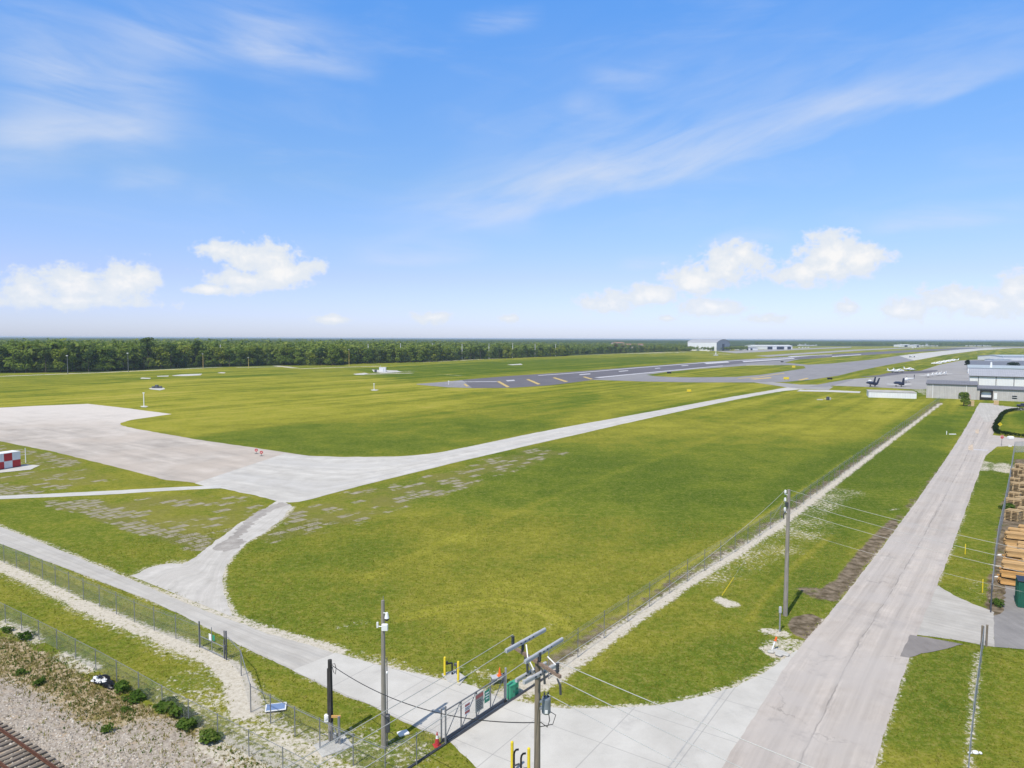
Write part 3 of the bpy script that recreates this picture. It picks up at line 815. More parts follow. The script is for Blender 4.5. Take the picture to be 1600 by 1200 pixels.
# ------------------------------------------------------------------ paved sheets
from mathutils.geometry import tessellate_polygon
def pave_mat(name, c_lo, c_hi, scale=0.5, tracks=0.0, cracks=0.0, joints=None, warm=None, edge_sand=0.0, dark=(0.12, 0.11, 0.10), streak=1.0, dusty=None):
    """worn concrete or asphalt. UV: u across (0-1), v metres along, used for wheel tracks and joints"""
    m, N = new_mat(name)
    p = N.n('ShaderNodeNewGeometry').outputs['Position']
    uv = N.sep(N.n('ShaderNodeUVMap').outputs[0])
    n1 = N.noise(p, scale, 7, 0.65, 0.2)
    n2 = N.noise(p, scale * 0.12, 4, 0.6)
    nf = N.noise(p, 12.0, 4, 0.7)
    f = N.add(N.mul(n1, 0.55), N.add(N.mul(n2, 0.3), N.mul(nf, 0.15)))
    col = N.ramp(f, [(0.36, c_lo), (0.62, c_hi)])
    # long streaks in the direction of travel
    stv = N.noise(N.xyz(N.mul(uv[0], 16.0), N.mul(uv[1], 0.03), 0.0), 1.0, 5, 0.6)
    k = N.lin(stv, 0.25, 0.75, 1 - 0.16 * (1 + tracks) * streak, 1.0 + 0.07 * (1 + tracks) * streak)
    col = N.mix(1.0, col, N.xyz(k, k, k), 'MULTIPLY')
    if tracks:
        a = N.m('ABSOLUTE', N.sub(N.m('ABSOLUTE', N.sub(uv[0], 0.5)), 0.24))
        wobble = N.mul(N.sub(N.noise(N.xyz(0.0, N.mul(uv[1], 0.05), 0.0), 1.0, 3), 0.5), 0.12)
        tr = N.mul(N.mul(N.ss(N.add(a, wobble), 0.13, 0.02), N.ss(n1, 0.25, 0.7)), tracks)
        col = N.mix(tr, col, dark)
    if joints:
        for j, ch in joints:
            ax = uv[1] if ch == 'v' else uv[0]
            dj = N.m('ABSOLUTE', N.sub(N.m('FRACT', N.add(N.mul(ax, 1 / j), 0.5)), 0.5))
            jm = N.mul(N.ss(dj, 0.045 / j if ch == 'v' else 0.011, 0.0), 0.7)
            col = N.mix(jm, col, dark)
    if cracks:
        vo = N.n('ShaderNodeTexVoronoi', feature='DISTANCE_TO_EDGE')
        wv = N.n('ShaderNodeVectorMath', operation='MULTIPLY_ADD')
        N.put(wv.inputs[0], N.noise(p, 0.5, 6, 0.65, out=1)); wv.inputs[1].default_value = (3.5, 3.5, 0); N.put(wv.inputs[2], p)
        N.put(vo.inputs['Vector'], wv.outputs[0]); vo.inputs['Scale'].default_value = 0.10
        cm = N.mul(N.mul(N.ss(vo.outputs['Distance'], 0.006, 0.001), N.ss(N.noise(p, 0.09, 3), 0.50, 0.60)), cracks * 0.8)
        col = N.mix(cm, col, (0.09, 0.085, 0.08))
        # the long crack between the lanes
        lw = N.mul(N.sub(N.noise(N.xyz(0.0, N.mul(uv[1], 0.12), 0.0), 1.0, 6, 0.7), 0.5), 0.07)
        lc = N.m('ABSOLUTE', N.sub(N.add(uv[0], lw), 0.50))
        lm = N.mul(N.mul(N.ss(lc, 0.010, 0.002), N.ss(N.noise(N.xyz(1.0, N.mul(uv[1], 0.2), 0.0), 1.0, 4), 0.36, 0.5)), cracks)
        col = N.mix(lm, col, (0.10, 0.095, 0.09))
        pm = N.mul(N.mul(N.ss(N.m('ABSOLUTE', N.sub(N.add(uv[0], lw), 0.51)), 0.06, 0.0), N.ss(N.noise(N.xyz(N.mul(uv[0], 30.0), N.mul(uv[1], 0.4), 0.0), 1.0, 5, 0.7), 0.44, 0.56)), 0.75 * cracks)
        col = N.mix(pm, col, dark)
    if warm:
        col = N.mix(N.mul(N.ss(N.noise(p, scale * 0.3, 5, 0.6), 0.42, 0.62), 0.6), col, warm)
    if dusty:
        oy = N.sep(p)[1]
        df = N.ss(N.add(oy, N.add(N.mul(N.sub(n2, 0.5), 90.0), N.mul(N.sub(n1, 0.5), 40.0))), 165, 225)
        col = N.mix(N.mul(df, 0.75), col, dusty)
    sm = N.mul(N.ss(N.noise(p, 0.33, 5, 0.7), 0.56, 0.72), 0.32)
    col = N.mix(sm, col, dark)
    return finish(m, N, col, 0.9, 0, N.bump(N.add(nf, N.mul(n1, 0.6)), 0.25, 0.02), None, 0.2)

def resample(pl, n):
    d = [0.0]
    for a, b in zip(pl[:-1], pl[1:]): d.append(d[-1] + (b - a).length)
    out = []
    for i in range(n):
        t = d[-1] * i / (n - 1)
        k = 0
        while k < len(pl) - 2 and d[k + 1] < t: k += 1
        u = (t - d[k]) / max(d[k + 1] - d[k], 1e-6)
        out.append(pl[k].lerp(pl[k + 1], u))
    return out, d[-1]
def smooth_pl(px, it=2):
    pl = W(px)
    for _ in range(it):
        o = [pl[0]]
        for a, b in zip(pl[:-1], pl[1:]):
            o += [a.lerp(b, 0.25), a.lerp(b, 0.75)]
        o.append(pl[-1]); pl = o
    return pl
def strip(name, left, right, z, m, step=0.6, jit=0.12, ncross=6, seed=1):
    """a road between two edge lines; its edges are slightly ragged"""
    a, b = smooth_pl(left), smooth_pl(right)
    la = sum((q - p).length for p, q in zip(a[:-1], a[1:]))
    n = max(4, int(la / step))
    A, _ = resample(a, n); B, _ = resample(b, n)
    r = random.Random(seed)
    mb = MB()
    ja = jb = 0.0
    rows = []
    v = 0.0
    for i in range(n):
        ja = ja * 0.7 + r.uniform(-jit, jit); jb = jb * 0.7 + r.uniform(-jit, jit)
        d = (B[i] - A[i]); d = d / max(d.length, 1e-6)
        p, q = A[i] + d * ja, B[i] + d * jb
        if i: v += ((A[i] - A[i - 1]).length + (B[i] - B[i - 1]).length) / 2
        rows.append(([p.lerp(q, k / ncross) for k in range(ncross + 1)], v))
    for (r0, v0), (r1, v1) in zip(rows[:-1], rows[1:]):
        for k in range(ncross):
            mb.face([(*r0[k].xy, z), (*r1[k].xy, z), (*r1[k + 1].xy, z), (*r0[k + 1].xy, z)][::-1],
                    [(k / ncross, v0), (k / ncross, v1), ((k + 1) / ncross, v1), ((k + 1) / ncross, v0)][::-1])
    o = mb.build(name, m)
    me = o.data
    bm = bmesh.new(); bm.from_mesh(me)
    for f in bm.faces:
        if f.normal.z < 0: f.normal_flip()
    bm.to_mesh(me); bm.free()
    return tag(o, kind='structure')
def sheet(name, px, z, m, jit=0.0, step=1.0, dirpx=None, width=10.0, seed=3, world=None, smooth=0):
    pl = world or (smooth_pl(px + [px[0]], smooth)[:-1] if smooth else W(px))
    r = random.Random(seed)
    if jit:
        out = []
        for a, b in zip(pl, pl[1:] + pl[:1]):
            n = max(1, min(400, int((b - a).length / step)))
            d = b - a
            nr = Vector((-d.y, d.x, 0)).normalized()
            for i in range(n):
                out.append(a.lerp(b, i / n) + nr * r.uniform(-jit, jit))
        pl = out
    if dirpx:
        d = (G(*dirpx[1]) - G(*dirpx[0])); d = Vector((d.x, d.y)).normalized()
    else:
        d = Vector((0, 1))
    nrm = Vector((d.y, -d.x))
    tri = tessellate_polygon([pl])
    mb = MB()
    for t in tri:
        pts = [pl[i] for i in t]
        c = (pts[1] - pts[0]).cross(pts[2] - pts[0]).z
        if c < 0: pts = pts[::-1]
        mb.face([(p.x, p.y, z) for p in pts], [((p.xy @ nrm) / width, p.xy @ d) for p in pts])
    return tag(mb.build(name, m), kind='structure')

M['road'] = pave_mat('worn_pale_asphalt', (0.405, 0.355, 0.315), (0.52, 0.468, 0.422), 0.5, tracks=0.30, cracks=0.5, streak=1.25, warm=(0.42, 0.385, 0.36), dark=(0.22, 0.205, 0.195))
M['perim'] = pave_mat('perimeter_road_concrete', (0.385, 0.36, 0.325), (0.50, 0.475, 0.435), 0.5, tracks=0.22, dark=(0.30, 0.29, 0.28))
M['slab'] = pave_mat('gate_apron_concrete', (0.425, 0.405, 0.37), (0.545, 0.525, 0.485), 0.35, joints=[(4.6, 'v'), (1.0, 'u')], dark=(0.27, 0.26, 0.25), streak=0.08)
M['gravelroad'] = pave_mat('white_shell_road', (0.43, 0.405, 0.37), (0.585, 0.56, 0.515), 0.35, tracks=0.3, dark=(0.36, 0.355, 0.36))
M['conn'] = pave_mat('sandy_track', (0.42, 0.395, 0.355), (0.56, 0.53, 0.49), 0.6, tracks=0.2, dark=(0.30, 0.27, 0.24))
M['apron'] = pave_mat('old_apron_concrete', (0.33, 0.29, 0.25), (0.53, 0.475, 0.42), 0.16, tracks=0.0, warm=(0.45, 0.385, 0.325), dark=(0.29, 0.245, 0.21), streak=1.7, dusty=(0.60, 0.55, 0.50))
M['taxi'] = pave_mat('grey_taxiway_asphalt', (0.215, 0.206, 0.212), (0.28, 0.27, 0.275), 0.1, dark=(0.18, 0.17, 0.18))
M['ramp'] = pave_mat('ramp_asphalt', (0.27, 0.255, 0.245), (0.36, 0.345, 0.335), 0.1, dark=(0.22, 0.205, 0.20))
M['runway'] = pave_mat('dark_runway_asphalt', (0.115, 0.108, 0.120), (0.160, 0.150, 0.163), 0.08, dark=(0.07, 0.065, 0.075))
M['newasphalt'] = pave_mat('fresh_asphalt_patch', (0.195, 0.178, 0.168), (0.262, 0.24, 0.228), 0.6, dark=(0.08, 0.075, 0.075))
M['yard'] = pave_mat('yard_asphalt', (0.19, 0.18, 0.175), (0.28, 0.265, 0.255), 0.4, dark=(0.12, 0.11, 0.105))
M['lot'] = pave_mat('blue_grey_lot', (0.13, 0.14, 0.17), (0.19, 0.20, 0.235), 0.1, dark=(0.09, 0.09, 0.1))
M['mark_y'] = plain('faded_yellow_marking', (0.52, 0.38, 0.13), 0.8, 0, 0.3, 0.5, 0.3)
M['mark_w'] = plain('faded_white_marking', (0.50, 0.49, 0.51), 0.8, 0, 0.2, 0.5, 0.3)
M['padcon'] = pave_mat('bright_concrete_pad', (0.44, 0.425, 0.395), (0.57, 0.555, 0.52), 0.3)
M['worn'] = pave_mat('worn_out_asphalt', (0.26, 0.235, 0.21), (0.42, 0.39, 0.355), 0.9, dark=(0.2, 0.18, 0.16))

sheet('concrete_apron', [(-160, 640), (0, 637), (60, 634), (137, 631), (200, 638), (268, 647), (240, 651), (205, 656), (188, 661), (190, 665), (210, 669.5), (300, 685.5), (400, 700), (440, 706), (480, 712), (440, 760), (330, 759), (310, 755), (260, 750), (170, 727), (80, 705), (0, 689.5), (-160, 664)], 0.006, M['apron'], 0.15, 2.0, [(0, 660), (300, 720)], 40)
strip('gravel_taxiway', [(445, 708.5), (475, 711.5), (520, 714), (600, 714), (660, 711.5), (720, 701), (850, 673), (1000, 646.5), (1120, 624), (1200, 610.5), (1232, 605)],
      [(305, 755), (350, 764), (400, 774), (445, 786), (540, 765), (700, 725), (900, 679), (1040, 647.5), (1150, 624), (1232, 607.5), (1262, 606)][0:1] + [(360, 766), (420, 780), (462, 787), (540, 765), (700, 725), (900, 679), (1040, 647.5), (1150, 624), (1225, 610.5), (1262, 607.5)], 0.012, M['gravelroad'], 1.2, 0.25, 10, 5)
strip('footpath', [(-60, 777), (0, 775), (150, 768), (250, 762.5), (345, 758)], [(-60, 782), (0, 780), (150, 774), (250, 767.5), (345, 763)], 0.018, M['padcon'], 1.0, 0.08, 2, 6)
strip('sandy_track', CONNECT_L, CONNECT_R[:1] + CONNECT_R[1:], 0.010, M['conn'], 0.5, 0.25, 6, 7)
strip('perimeter_road', PERIM_UP, PERIM_LO, 0.016, M['perim'], 0.5, 0.09, 6, 8)
sheet('worn_asphalt', [(352, 846), (372, 826), (396, 803), (436, 785), (456, 788), (425, 796), (398, 815), (384, 832), (366, 846)], 0.0145, M['worn'], 0.3, 0.5)
sheet('worn_asphalt', [(330, 858), (345, 846), (372, 842), (384, 846), (372, 856), (350, 862)], 0.0185, M['worn'], 0.3, 0.5)
ent = APRON_UP + [(1262, 1012), (1250, 1045), (1165, 1200), (1130, 1262), (900, 1300), (760, 1215), (700, 1158), (690, 1152), (560, 1094), (457, 1048), (524, 1020), (600, 1042), (680, 1059), (740, 1072)]
sheet('gate_apron', ent, 0.022, M['slab'], 0.06, 0.7, [(1055, 1197), (1137, 1087)], 4.6)
strip('main_road', [(1000, 1400), (1090, 1262)] + ROAD_L, [(1312, 1400), (1350, 1262)] + ROAD_R, 0.028, M['road'], 0.5, 0.05, 8, 9)
sheet('driveway', [(1455, 925), (1466, 915), (1490, 930), (1520, 944), (1545, 953), (1553, 957), (1554, 1011), (1535, 1008), (1500, 1001), (1420, 990)], 0.020, M['perim'], 0.06, 0.6, [(1440, 960), (1553, 985)], 8)
sheet('asphalt_patch', [(1406, 1026), (1422, 992), (1505, 1007), (1470, 1016), (1440, 1022), (1420, 1028)], 0.033, M['newasphalt'], 0.05, 0.6)
sheet('yard_pavement', [(1553, 962), (1570, 958), (1700, 950), (1720, 1015), (1600, 1015), (1554, 1011)], 0.024, M['yard'], 0.04, 0.6)
sheet('yard_floor', [(1570, 925), (1574, 890), (1579, 905), (1585, 917), (1600, 905), (1690, 900), (1690, 955), (1600, 957), (1565, 960)], 0.014, M['yard'], 0.2, 0.6)
sheet('side_road', [(1538, 690), (1552, 680), (1576, 683), (1610, 685), (1700, 688), (1700, 700), (1610, 697), (1575, 697), (1558, 698), (1540, 712), (1528, 720)], 0.024, M['road'], 0.05, 0.8, [(1550, 690), (1600, 691)], 8)
sheet('dock_road', [(1524, 640), (1531, 629.5), (1553, 630.5), (1562, 634), (1600, 637.5), (1700, 642), (1700, 646), (1600, 641), (1580, 641), (1570, 645), (1560, 655), (1540, 660)], 0.034, M['perim'], 0.05, 0.8, [(1540, 660), (1530, 632)], 8)
# the airfield
RW_U = [(652, 600), (690, 597), (740, 592), (790, 588), (880, 582), (1000, 573), (1100, 565.5), (1150, 562), (1300, 553.5), (1430, 546.5), (1520, 543)]
RW_L = [(652, 601), (700, 605), (740, 606.5), (800, 606), (860, 602), (925, 594), (1000, 584.5), (1100, 574.5), (1170, 567.5), (1300, 558), (1440, 549.3), (1540, 544.6)]
sheet('runway', RW_U + RW_L[::-1], 0.03, M['runway'], 0, 1, [(800, 600), (1300, 556)], 45)
sheet('blast_pad', [(650, 600), (690, 597), (722, 594), (738, 606.4), (700, 605.2), (652, 601)], 0.036, M['taxi'])
sheet('taxiway', [(925, 593.5), (1000, 596), (1080, 597.5), (1180, 597.6), (1225, 597), (1270, 593), (1310, 587), (1340, 579.5), (1363, 575), (1388, 570), (1440, 561.5), (1474, 555), (1530, 547.5), (1585, 544.2), (1540, 543.9), (1500, 546), (1440, 551.5), (1410, 555), (1370, 561), (1340, 564), (1300, 568), (1262, 570), (1225, 566.5), (1250, 561), (1170, 567), (1100, 574), (1050, 578.5), (1000, 584), (950, 590)], 0.045, M['taxi'], 0, 1, [(1080, 596), (1480, 550)], 30)
M['turf_far'] = None
def turf_far_unused():
    m, N = new_mat('mown_airfield_turf')
    p = N.n('ShaderNodeNewGeometry').outputs['Position']
    n = N.add(N.mul(N.noise(p, 0.03, 5), 0.6), N.mul(N.noise(p, 0.5, 5, 0.7), 0.4))
    return finish(m, N, N.ramp(n, [(0.33, GRASS[1][1]), (0.5, GRASS[2][1]), (0.68, GRASS[3][1])]), 0.95)
M['turf_far'] = make_ground_ob.data.materials[0]
sheet('concrete_taxiway', [(1405, 556.2), (1440, 551.6), (1500, 546.1), (1540, 544.0), (1584, 544.3), (1530, 547.4), (1474, 554.8), (1440, 561.3), (1428, 563.2)], 0.062, M['padcon'], 0, 1, [(1430, 558), (1540, 546)], 30)
sheet('grass_island', [(1010, 586), (1025, 588), (1050, 589.2), (1080, 589.7), (1150, 589), (1190, 585.5), (1225, 580.5), (1259, 575.5), (1256, 572), (1235, 570.5), (1170, 571), (1130, 574), (1090, 576.5), (1040, 581.5)], 0.06, M['turf_far'])
sheet('concrete_end', [(1178, 597.6), (1205, 601.5), (1228, 605), (1262, 608.5), (1295, 609.3), (1302, 604.5), (1275, 601), (1250, 601), (1222, 598.5), (1205, 597)], 0.05, M['ramp'])
sheet('link_road', [(1262, 605), (1292, 605), (1312, 600), (1334, 593.5), (1330, 592.2), (1300, 597), (1278, 601)], 0.065, M['taxi'])
sheet('pale_path', [(1250, 609), (1300, 609.8), (1345, 611.8), (1343, 614.2), (1290, 612.3), (1245, 611.5)], 0.055, M['padcon'])
sheet('aircraft_ramp', [(1296, 602.5), (1318, 597), (1334, 592), (1374, 589), (1400, 585.5), (1440, 579), (1468, 570), (1500, 563.5), (1525, 562), (1560, 565), (1560, 590), (1530, 604), (1447, 608), (1420, 608), (1370, 605.3)], 0.05, M['ramp'])
sheet('dark_ramp_strip', [(1342, 589), (1374, 586), (1393, 581.6), (1420, 580), (1464, 578.3), (1466, 580), (1450, 583), (1410, 584.5), (1376, 589)], 0.066, M['runway'])
sheet('car_park', [(1512, 563.5), (1560, 562.5), (1700, 563), (1700, 575), (1560, 575), (1514, 572)], 0.07, M['lot'])
sheet('far_taxiway', [(1120, 549), (1230, 545), (1330, 541.8), (1330, 543.2), (1240, 547), (1150, 552)], 0.05, M['ramp'])
sheet('cross_runway', [(1180, 556), (1250, 551.5), (1330, 546.5), (1420, 542.8), (1460, 542.2), (1440, 543.2), (1350, 547.6), (1260, 553.5), (1200, 557.5)], 0.04, M['ramp'])
sheet('far_apron', [(1440, 542.5), (1600, 542), (1700, 543), (1600, 544), (1500, 543.4)], 0.04, M['ramp'])
# painted markings
def mark(name, px, m, z=0.075):
    return sheet(name, px, z, m)
for i, q in enumerate([[(724, 600.3), (727, 599.8), (732.5, 603.6), (729, 604.2)], [(776, 596.3), (780.5, 595.8), (796.5, 604.6), (792, 605.4)],
          [(822, 593), (826, 592.5), (845, 600.3), (840, 601.0)], [(863, 590.3), (867, 589.8), (888, 596.2), (883, 597.0)], [(910, 589), (914, 588.6), (927, 592.4), (923, 593.0)]]):
    mark('chevron_marking', q, M['mark_y'])
for q in [[(700, 596.7), (776, 596.0), (776, 596.7), (700, 597.3)], [(840, 586.6), (905, 582.0), (906, 582.6), (842, 587.2)], [(905, 582.0), (1000, 574.0), (1100, 566.2), (1300, 554.1), (1300, 554.6), (1100, 567.0), (1000, 574.8), (906, 582.7)],
          [(928, 590), (1000, 583.2), (1060, 577.5), (1130, 571), (1129, 571.8), (1060, 578.5), (1000, 584.2), (936, 590.8)], [(1160, 564.2), (1240, 559.2), (1242, 560.6), (1162, 565.9)], [(1230, 556.8), (1300, 553.8), (1300, 555.2), (1236, 558)],
          [(1300, 556.5), (1345, 553.6), (1346, 554.6), (1300, 557.6)]]:
    mark('runway_edge_marking', q, M['mark_w'])
for q in [[(790, 594.4), (803, 593.6), (805, 595), (793, 596)], [(905, 585), (922, 583.6), (923, 584.8), (906, 586.2)], [(966, 580), (981, 578.7), (982, 579.6), (968, 581)], [(1023, 575.4), (1031, 574.7), (1032, 575.5), (1024, 576.3)], [(1064, 571.3), (1075, 570.4), (1076, 571.2), (1066, 572.2)],
          [(1110, 564.5), (1136, 562.9), (1140, 567), (1112, 569)][0:0] or [(1100, 567.2), (1137, 564.8), (1140, 566.4), (1104, 568.9)]]:
    mark('runway_centre_marking', q, M['mark_w'])
for q in [[(1152, 591.2), (1187, 588.8), (1187, 589.4), (1154, 591.8)], [(1170, 592.2), (1204, 589.6), (1206, 590.9), (1180, 593)], [(1246, 594), (1261, 590.6), (1264, 591.4), (1252, 594.6)], [(1186, 588.6), (1225, 583), (1226, 583.5), (1187, 589.2)]]:
    mark('taxiway_marking', q, M['mark_y'])
for q in [[(1513, 697), (1520, 694), (1521, 704), (1513, 703)], [(1524, 672), (1530, 671), (1529, 678), (1524, 677)]]:
    mark('faded_road_marking', q, plain('faded_orange_marking', (0.50, 0.40, 0.30), 0.9, 0, 0.4, 1.2, 0.5, (0.42, 0.40, 0.38)), 0.036)
mark('stop_line', [(1521, 702), (1545, 703), (1544, 704.2), (1521, 703.2)], M['mark_w'], 0.036)
# flat slabs in the field
for q in [[(219, 591), (222, 590), (236, 590.6), (234, 592), (221, 592)], [(245, 587.5), (264, 586.8), (263, 588.4), (246, 588.6)], [(268, 586.8), (285, 585), (316, 584), (313, 586.5), (290, 587.6), (272, 587.6)], [(339, 582.8), (345, 581.6), (353, 582.2), (350, 583.4)],
          [(232, 607), (240, 605.6), (256, 606), (258, 608), (250, 610), (236, 608.6)], [(581, 577.6), (620, 579), (628, 581.2), (600, 583), (584, 581.4)], [(552, 584.3), (570, 582.6), (576, 584), (568, 585.8), (556, 585.8)], [(792, 569.8), (814, 568.3), (817, 570), (800, 570.6)], [(1165, 570.4), (1210, 570.2), (1208, 571.4), (1168, 571.2)],
          [(219, 634.6), (226, 634), (232, 635), (228, 636.6), (221, 636.2)], [(579, 609.2), (584, 608.4), (592, 609.2), (588, 610.6), (581, 610.4)]]:
    sheet('concrete_pad', q, 0.05, M['padcon'])
sheet('shed_pad', [(-40, 733), (0, 728.5), (40, 726), (62, 727.5), (48, 734), (0, 739), (-40, 744)], 0.05, M['padcon'], 0.08, 0.8)
# ================================================================== things
def V3(p, z=0.0): return Vector((p.x, p.y, z))
Z1 = Vector((0, 0, 1))
def rot2(p, q): return math.atan2(q.y - p.y, q.x - p.x)

# ------------------------------------------------------------------ chain link fences
def fence(name, label, px, h, spacing=3.0, link='link', post_r=0.035, barbed=0, toprail=True, rail_r=0.025, group='chain link fences', post_m='galv', posts_at=None, bottom=0.04):
    pl = [G(*p) for p in px]
    o = pl[0].copy()
    t = thing(name, label, 'fence', o, 0, group)
    L = [Vector((p.x - o.x, p.y - o.y, 0)) for p in pl]
    mb = MB(); u = 0
    for a, b in zip(L[:-1], L[1:]):
        d = (b - a).length
        mb.face([a + Z1 * bottom, b + Z1 * bottom, b + Z1 * h, a + Z1 * h], [(u, 0), (u + d, 0), (u + d, h), (u, h)])
        u += d
    mb.build('mesh', M[link], t)
    if toprail:
        mb = MB(); mb.tube([p + Z1 * h for p in L], rail_r, 5); mb.build('top_rail', M[post_m], t)
    if barbed:
        mb = MB()
        for k in range(barbed):
            mb.tube([p + Z1 * (h + 0.11 * (k + 1)) for p in L], 0.007, 3)
        mb.build('barbed_wire', M['galv'], t)
    n = max(2, int(round(u / spacing)) + 1)
    if posts_at: P = [V3(G(*q) - o) for q in posts_at]
    else: P = resample(L, min(n, 98))[0]
    mb = MB()
    ph = h + (0.12 * barbed if barbed else 0.05)
    mb.tube([(0, 0, -0.05), (0, 0, ph)], post_r, 6)
    mb.ell((0, 0, ph), (post_r * 1.25, post_r * 1.25, post_r), 6, 4)
    first = mb.build('post', M[post_m], t, P[0])
    for p in P[1:]:
        copy_part(first, t, p)
    return t
fence('chain_link_fence', 'galvanised chain link fence between the railway bank and the rough grass', [(-60, 938), (0, 968.5), (75, 1007), (160, 1053), (225, 1091), (272, 1119), (316, 1142), (360, 1166), (400, 1188), (470, 1226), (560, 1280)], 1.55, 3.0, 'link_dense', 0.03, rail_r=0.018, post_m='galv_dull')
fence('chain_link_fence', 'long chain link fence below the perimeter road, ending at the narrow gate', [(-60, 850), (0, 877), (62, 903), (120, 932), (200, 968), (250, 989), (311.5, 1012)], 1.75, 3.0, 'link_dense', 0.03, barbed=2, rail_r=0.018, post_m='galv_dull')
fence('chain_link_fence', 'short kinked chain link fence running down from the narrow gate past the blue panel', [(356, 1031), (377, 1056), (392, 1113), (423, 1130.5), (461, 1151), (500, 1170.5), (552, 1196.5), (602, 1219), (651, 1195), (695, 1163)], 1.75, 2.6, 'link', barbed=1,
      posts_at=[(377, 1056), (392, 1113), (423, 1130.5), (461, 1151), (500, 1170.5), (552, 1196.5), (602, 1219), (651, 1195)], post_m='grey_post')
fence('chain_link_fence', 'very long fence following the white sandy strip from gate to grey warehouse', [(p[0] - 2 - 3 * (p[1] - 620) / 440, p[1] - 1) for p in DITCH], 1.9, 4.2, 'link', 0.03, barbed=3, post_m='grey_post', rail_r=0.018)
fence('chain_link_fence', 'grey slatted chain link fence beside the grass strip at the bottom right', [(1511, 1262), (1513, 1215), (1521, 1130), (1530, 1060), (1536, 1014)], 1.75, 3.0, 'link_slat', 0.03, rail_r=0.02)
fence('chain_link_fence', 'grey screened chain link fence along the left side of the lumber yard', [(1548, 953), (1553, 900), (1559, 853), (1570, 800), (1578, 755), (1585, 707), (1640, 706), (1700, 706)], 2.3, 3.0, 'link_slat')

def gate_post(name, label, px, yb, yt, r=0.06, m='galv'):
    p = G(px, yb)
    mb = MB(); h = HT(px, yb, yt)
    mb.tube([(0, 0, -0.05), (0, 0, h)], r, 8); mb.ell((0, 0, h), (r * 1.2, r * 1.2, r * 0.7), 8, 4)
    return tag(mb.build(name, M[m], None, p), label, 'post')
gate_post('gate_post', 'stout pale steel post at the green cabinets, right end of the sliding gate', 790, 1097, 1044, 0.07)
gate_post('gate_post', 'brown timber post ending the lower right fence, nearer the road', 1533.5, 1014, 978, 0.08, 'pole_wood')
gate_post('gate_post', 'brown timber post ending the lower right fence, farther from the road', 1541, 1010, 977, 0.08, 'pole_wood')
gate_post('gate_post', 'dark end post of the screened lumber yard fence beside the driveway', 1548, 957, 912, 0.06, 'dark_steel')

# ------------------------------------------------------------------ sliding vehicle gate
FADED = plain('faded_red_print', (0.40, 0.13, 0.115), 0.7)
def sliding_gate():
    a, b = G(695, 1161), G(789, 1098)
    rz = rot2(a, b); L = (b - a).length
    t = thing('sliding_gate', 'grey chain link sliding gate with signs closed across the concrete entrance', 'gate', a, rz)
    H = 1.95
    mb = MB()
    for x in (0.06, L * 0.25, L * 0.5, L * 0.74, L - 0.06): mb.bar((x, 0, 0.15), (x, 0, H), 0.06, 0.06)
    mb.bar((0, 0, H), (L, 0, H), 0.06, 0.06)
    for i in range(4):
        x0, x1 = L * (0.25 * i), L * 0.25 * (i + 1)
        mb.bar((x0 + 0.06, 0.02, 0.25), (x1 - 0.06, 0.02, H - 0.05), 0.035, 0.035)
    mb.build('frame', M['grey_post'], t)
    mb = MB(); mb.box((L / 2, 0, 0.22), (L + 0.1, 0.12, 0.20), 0, 0, 0.02); mb.build('bottom_beam', M['dark_steel'], t)
    mb = MB(); mb.face([(0.05, -0.03, 0.33), (L - 0.05, -0.03, 0.33), (L - 0.05, -0.03, H), (0.05, -0.03, H)], [(0, 0), (L, 0), (L, H), (0, H)]); mb.build('mesh', M['link'], t)
    def sign(x, z, w, h, m, bands, label):
        mb = MB(); mb.box((x, -0.07, z), (w, 0.015, h), 0, 0, 0.004)
        o = mb.build('sign', m, t, label=label)
        mb = MB()
        for (bx, bz, bw, bh, mi) in bands: mb.box((x + bx * w, -0.08, z + bz * h), (bw * w, 0.006, bh * h), 0, mi)
        mb.build('lettering', [FADED, M['dark_steel'], M['white']], o)
    sign(L * 0.335, 1.30, 0.50, 0.72, M['white'], [(0, .33, .9, .18, 0), (0, .08, .8, .06, 1), (0, -.05, .8, .06, 1), (0, -.28, .9, .22, 0)], 'small white sign with red bands')
    sign(L * 0.535, 1.22, 0.80, 1.15, plain('faded_grey_sign', (0.30, 0.31, 0.27), 0.7), [(0, .36, .9, .2, 0), (-.1, .12, .6, .05, 1), (0, .02, .75, .05, 1), (-.05, -.08, .65, .05, 1), (0, -.18, .75, .05, 1), (-.1, -.28, .55, .05, 1), (0, -.38, .7, .05, 1)], 'large faded sign with a red heading')
    sign(L * 0.665, 1.30, 0.52, 0.80, M['sign_green'], [(0, .25, .6, .10, 2), (0, .02, .7, .08, 2), (0, -.2, .5, .08, 2)], 'green sign')
    mb = MB()
    for x in (0.02, L - 0.05):
        for s in (-0.12, 0.12): mb.tube([(x, s - 0.03, 0.16), (x, s + 0.03, 0.16)], 0.10, 10)
    mb.build('roller', M['black_rubber'], t)
    mb = MB()
    mb.tube([(-0.10, -0.16, 0), (-0.10, -0.16, 2.35)], 0.05, 8); mb.tube([(-0.10, 0.18, 0), (-0.10, 0.18, 2.1)], 0.05, 8)
    tag(mb.build('gate_post', M['grey_post'], None, a, rz), 'pair of grey steel posts holding the left end of the sliding gate beside the cone', 'post')
    # ground rail
    e0, e1 = G(632, 1206), G(868, 1049)
    mb = MB(); mb.bar(V3(e0, 0.06), V3(e1, 0.06), 0.14, 0.07); mb.bar(V3(e0, 0.11), V3(e1, 0.11), 0.05, 0.05)
    tag(mb.build('gate_track', M['dark_steel']), 'dark steel ground track under the sliding gate, running on past both its ends', 'gate track')
sliding_gate()

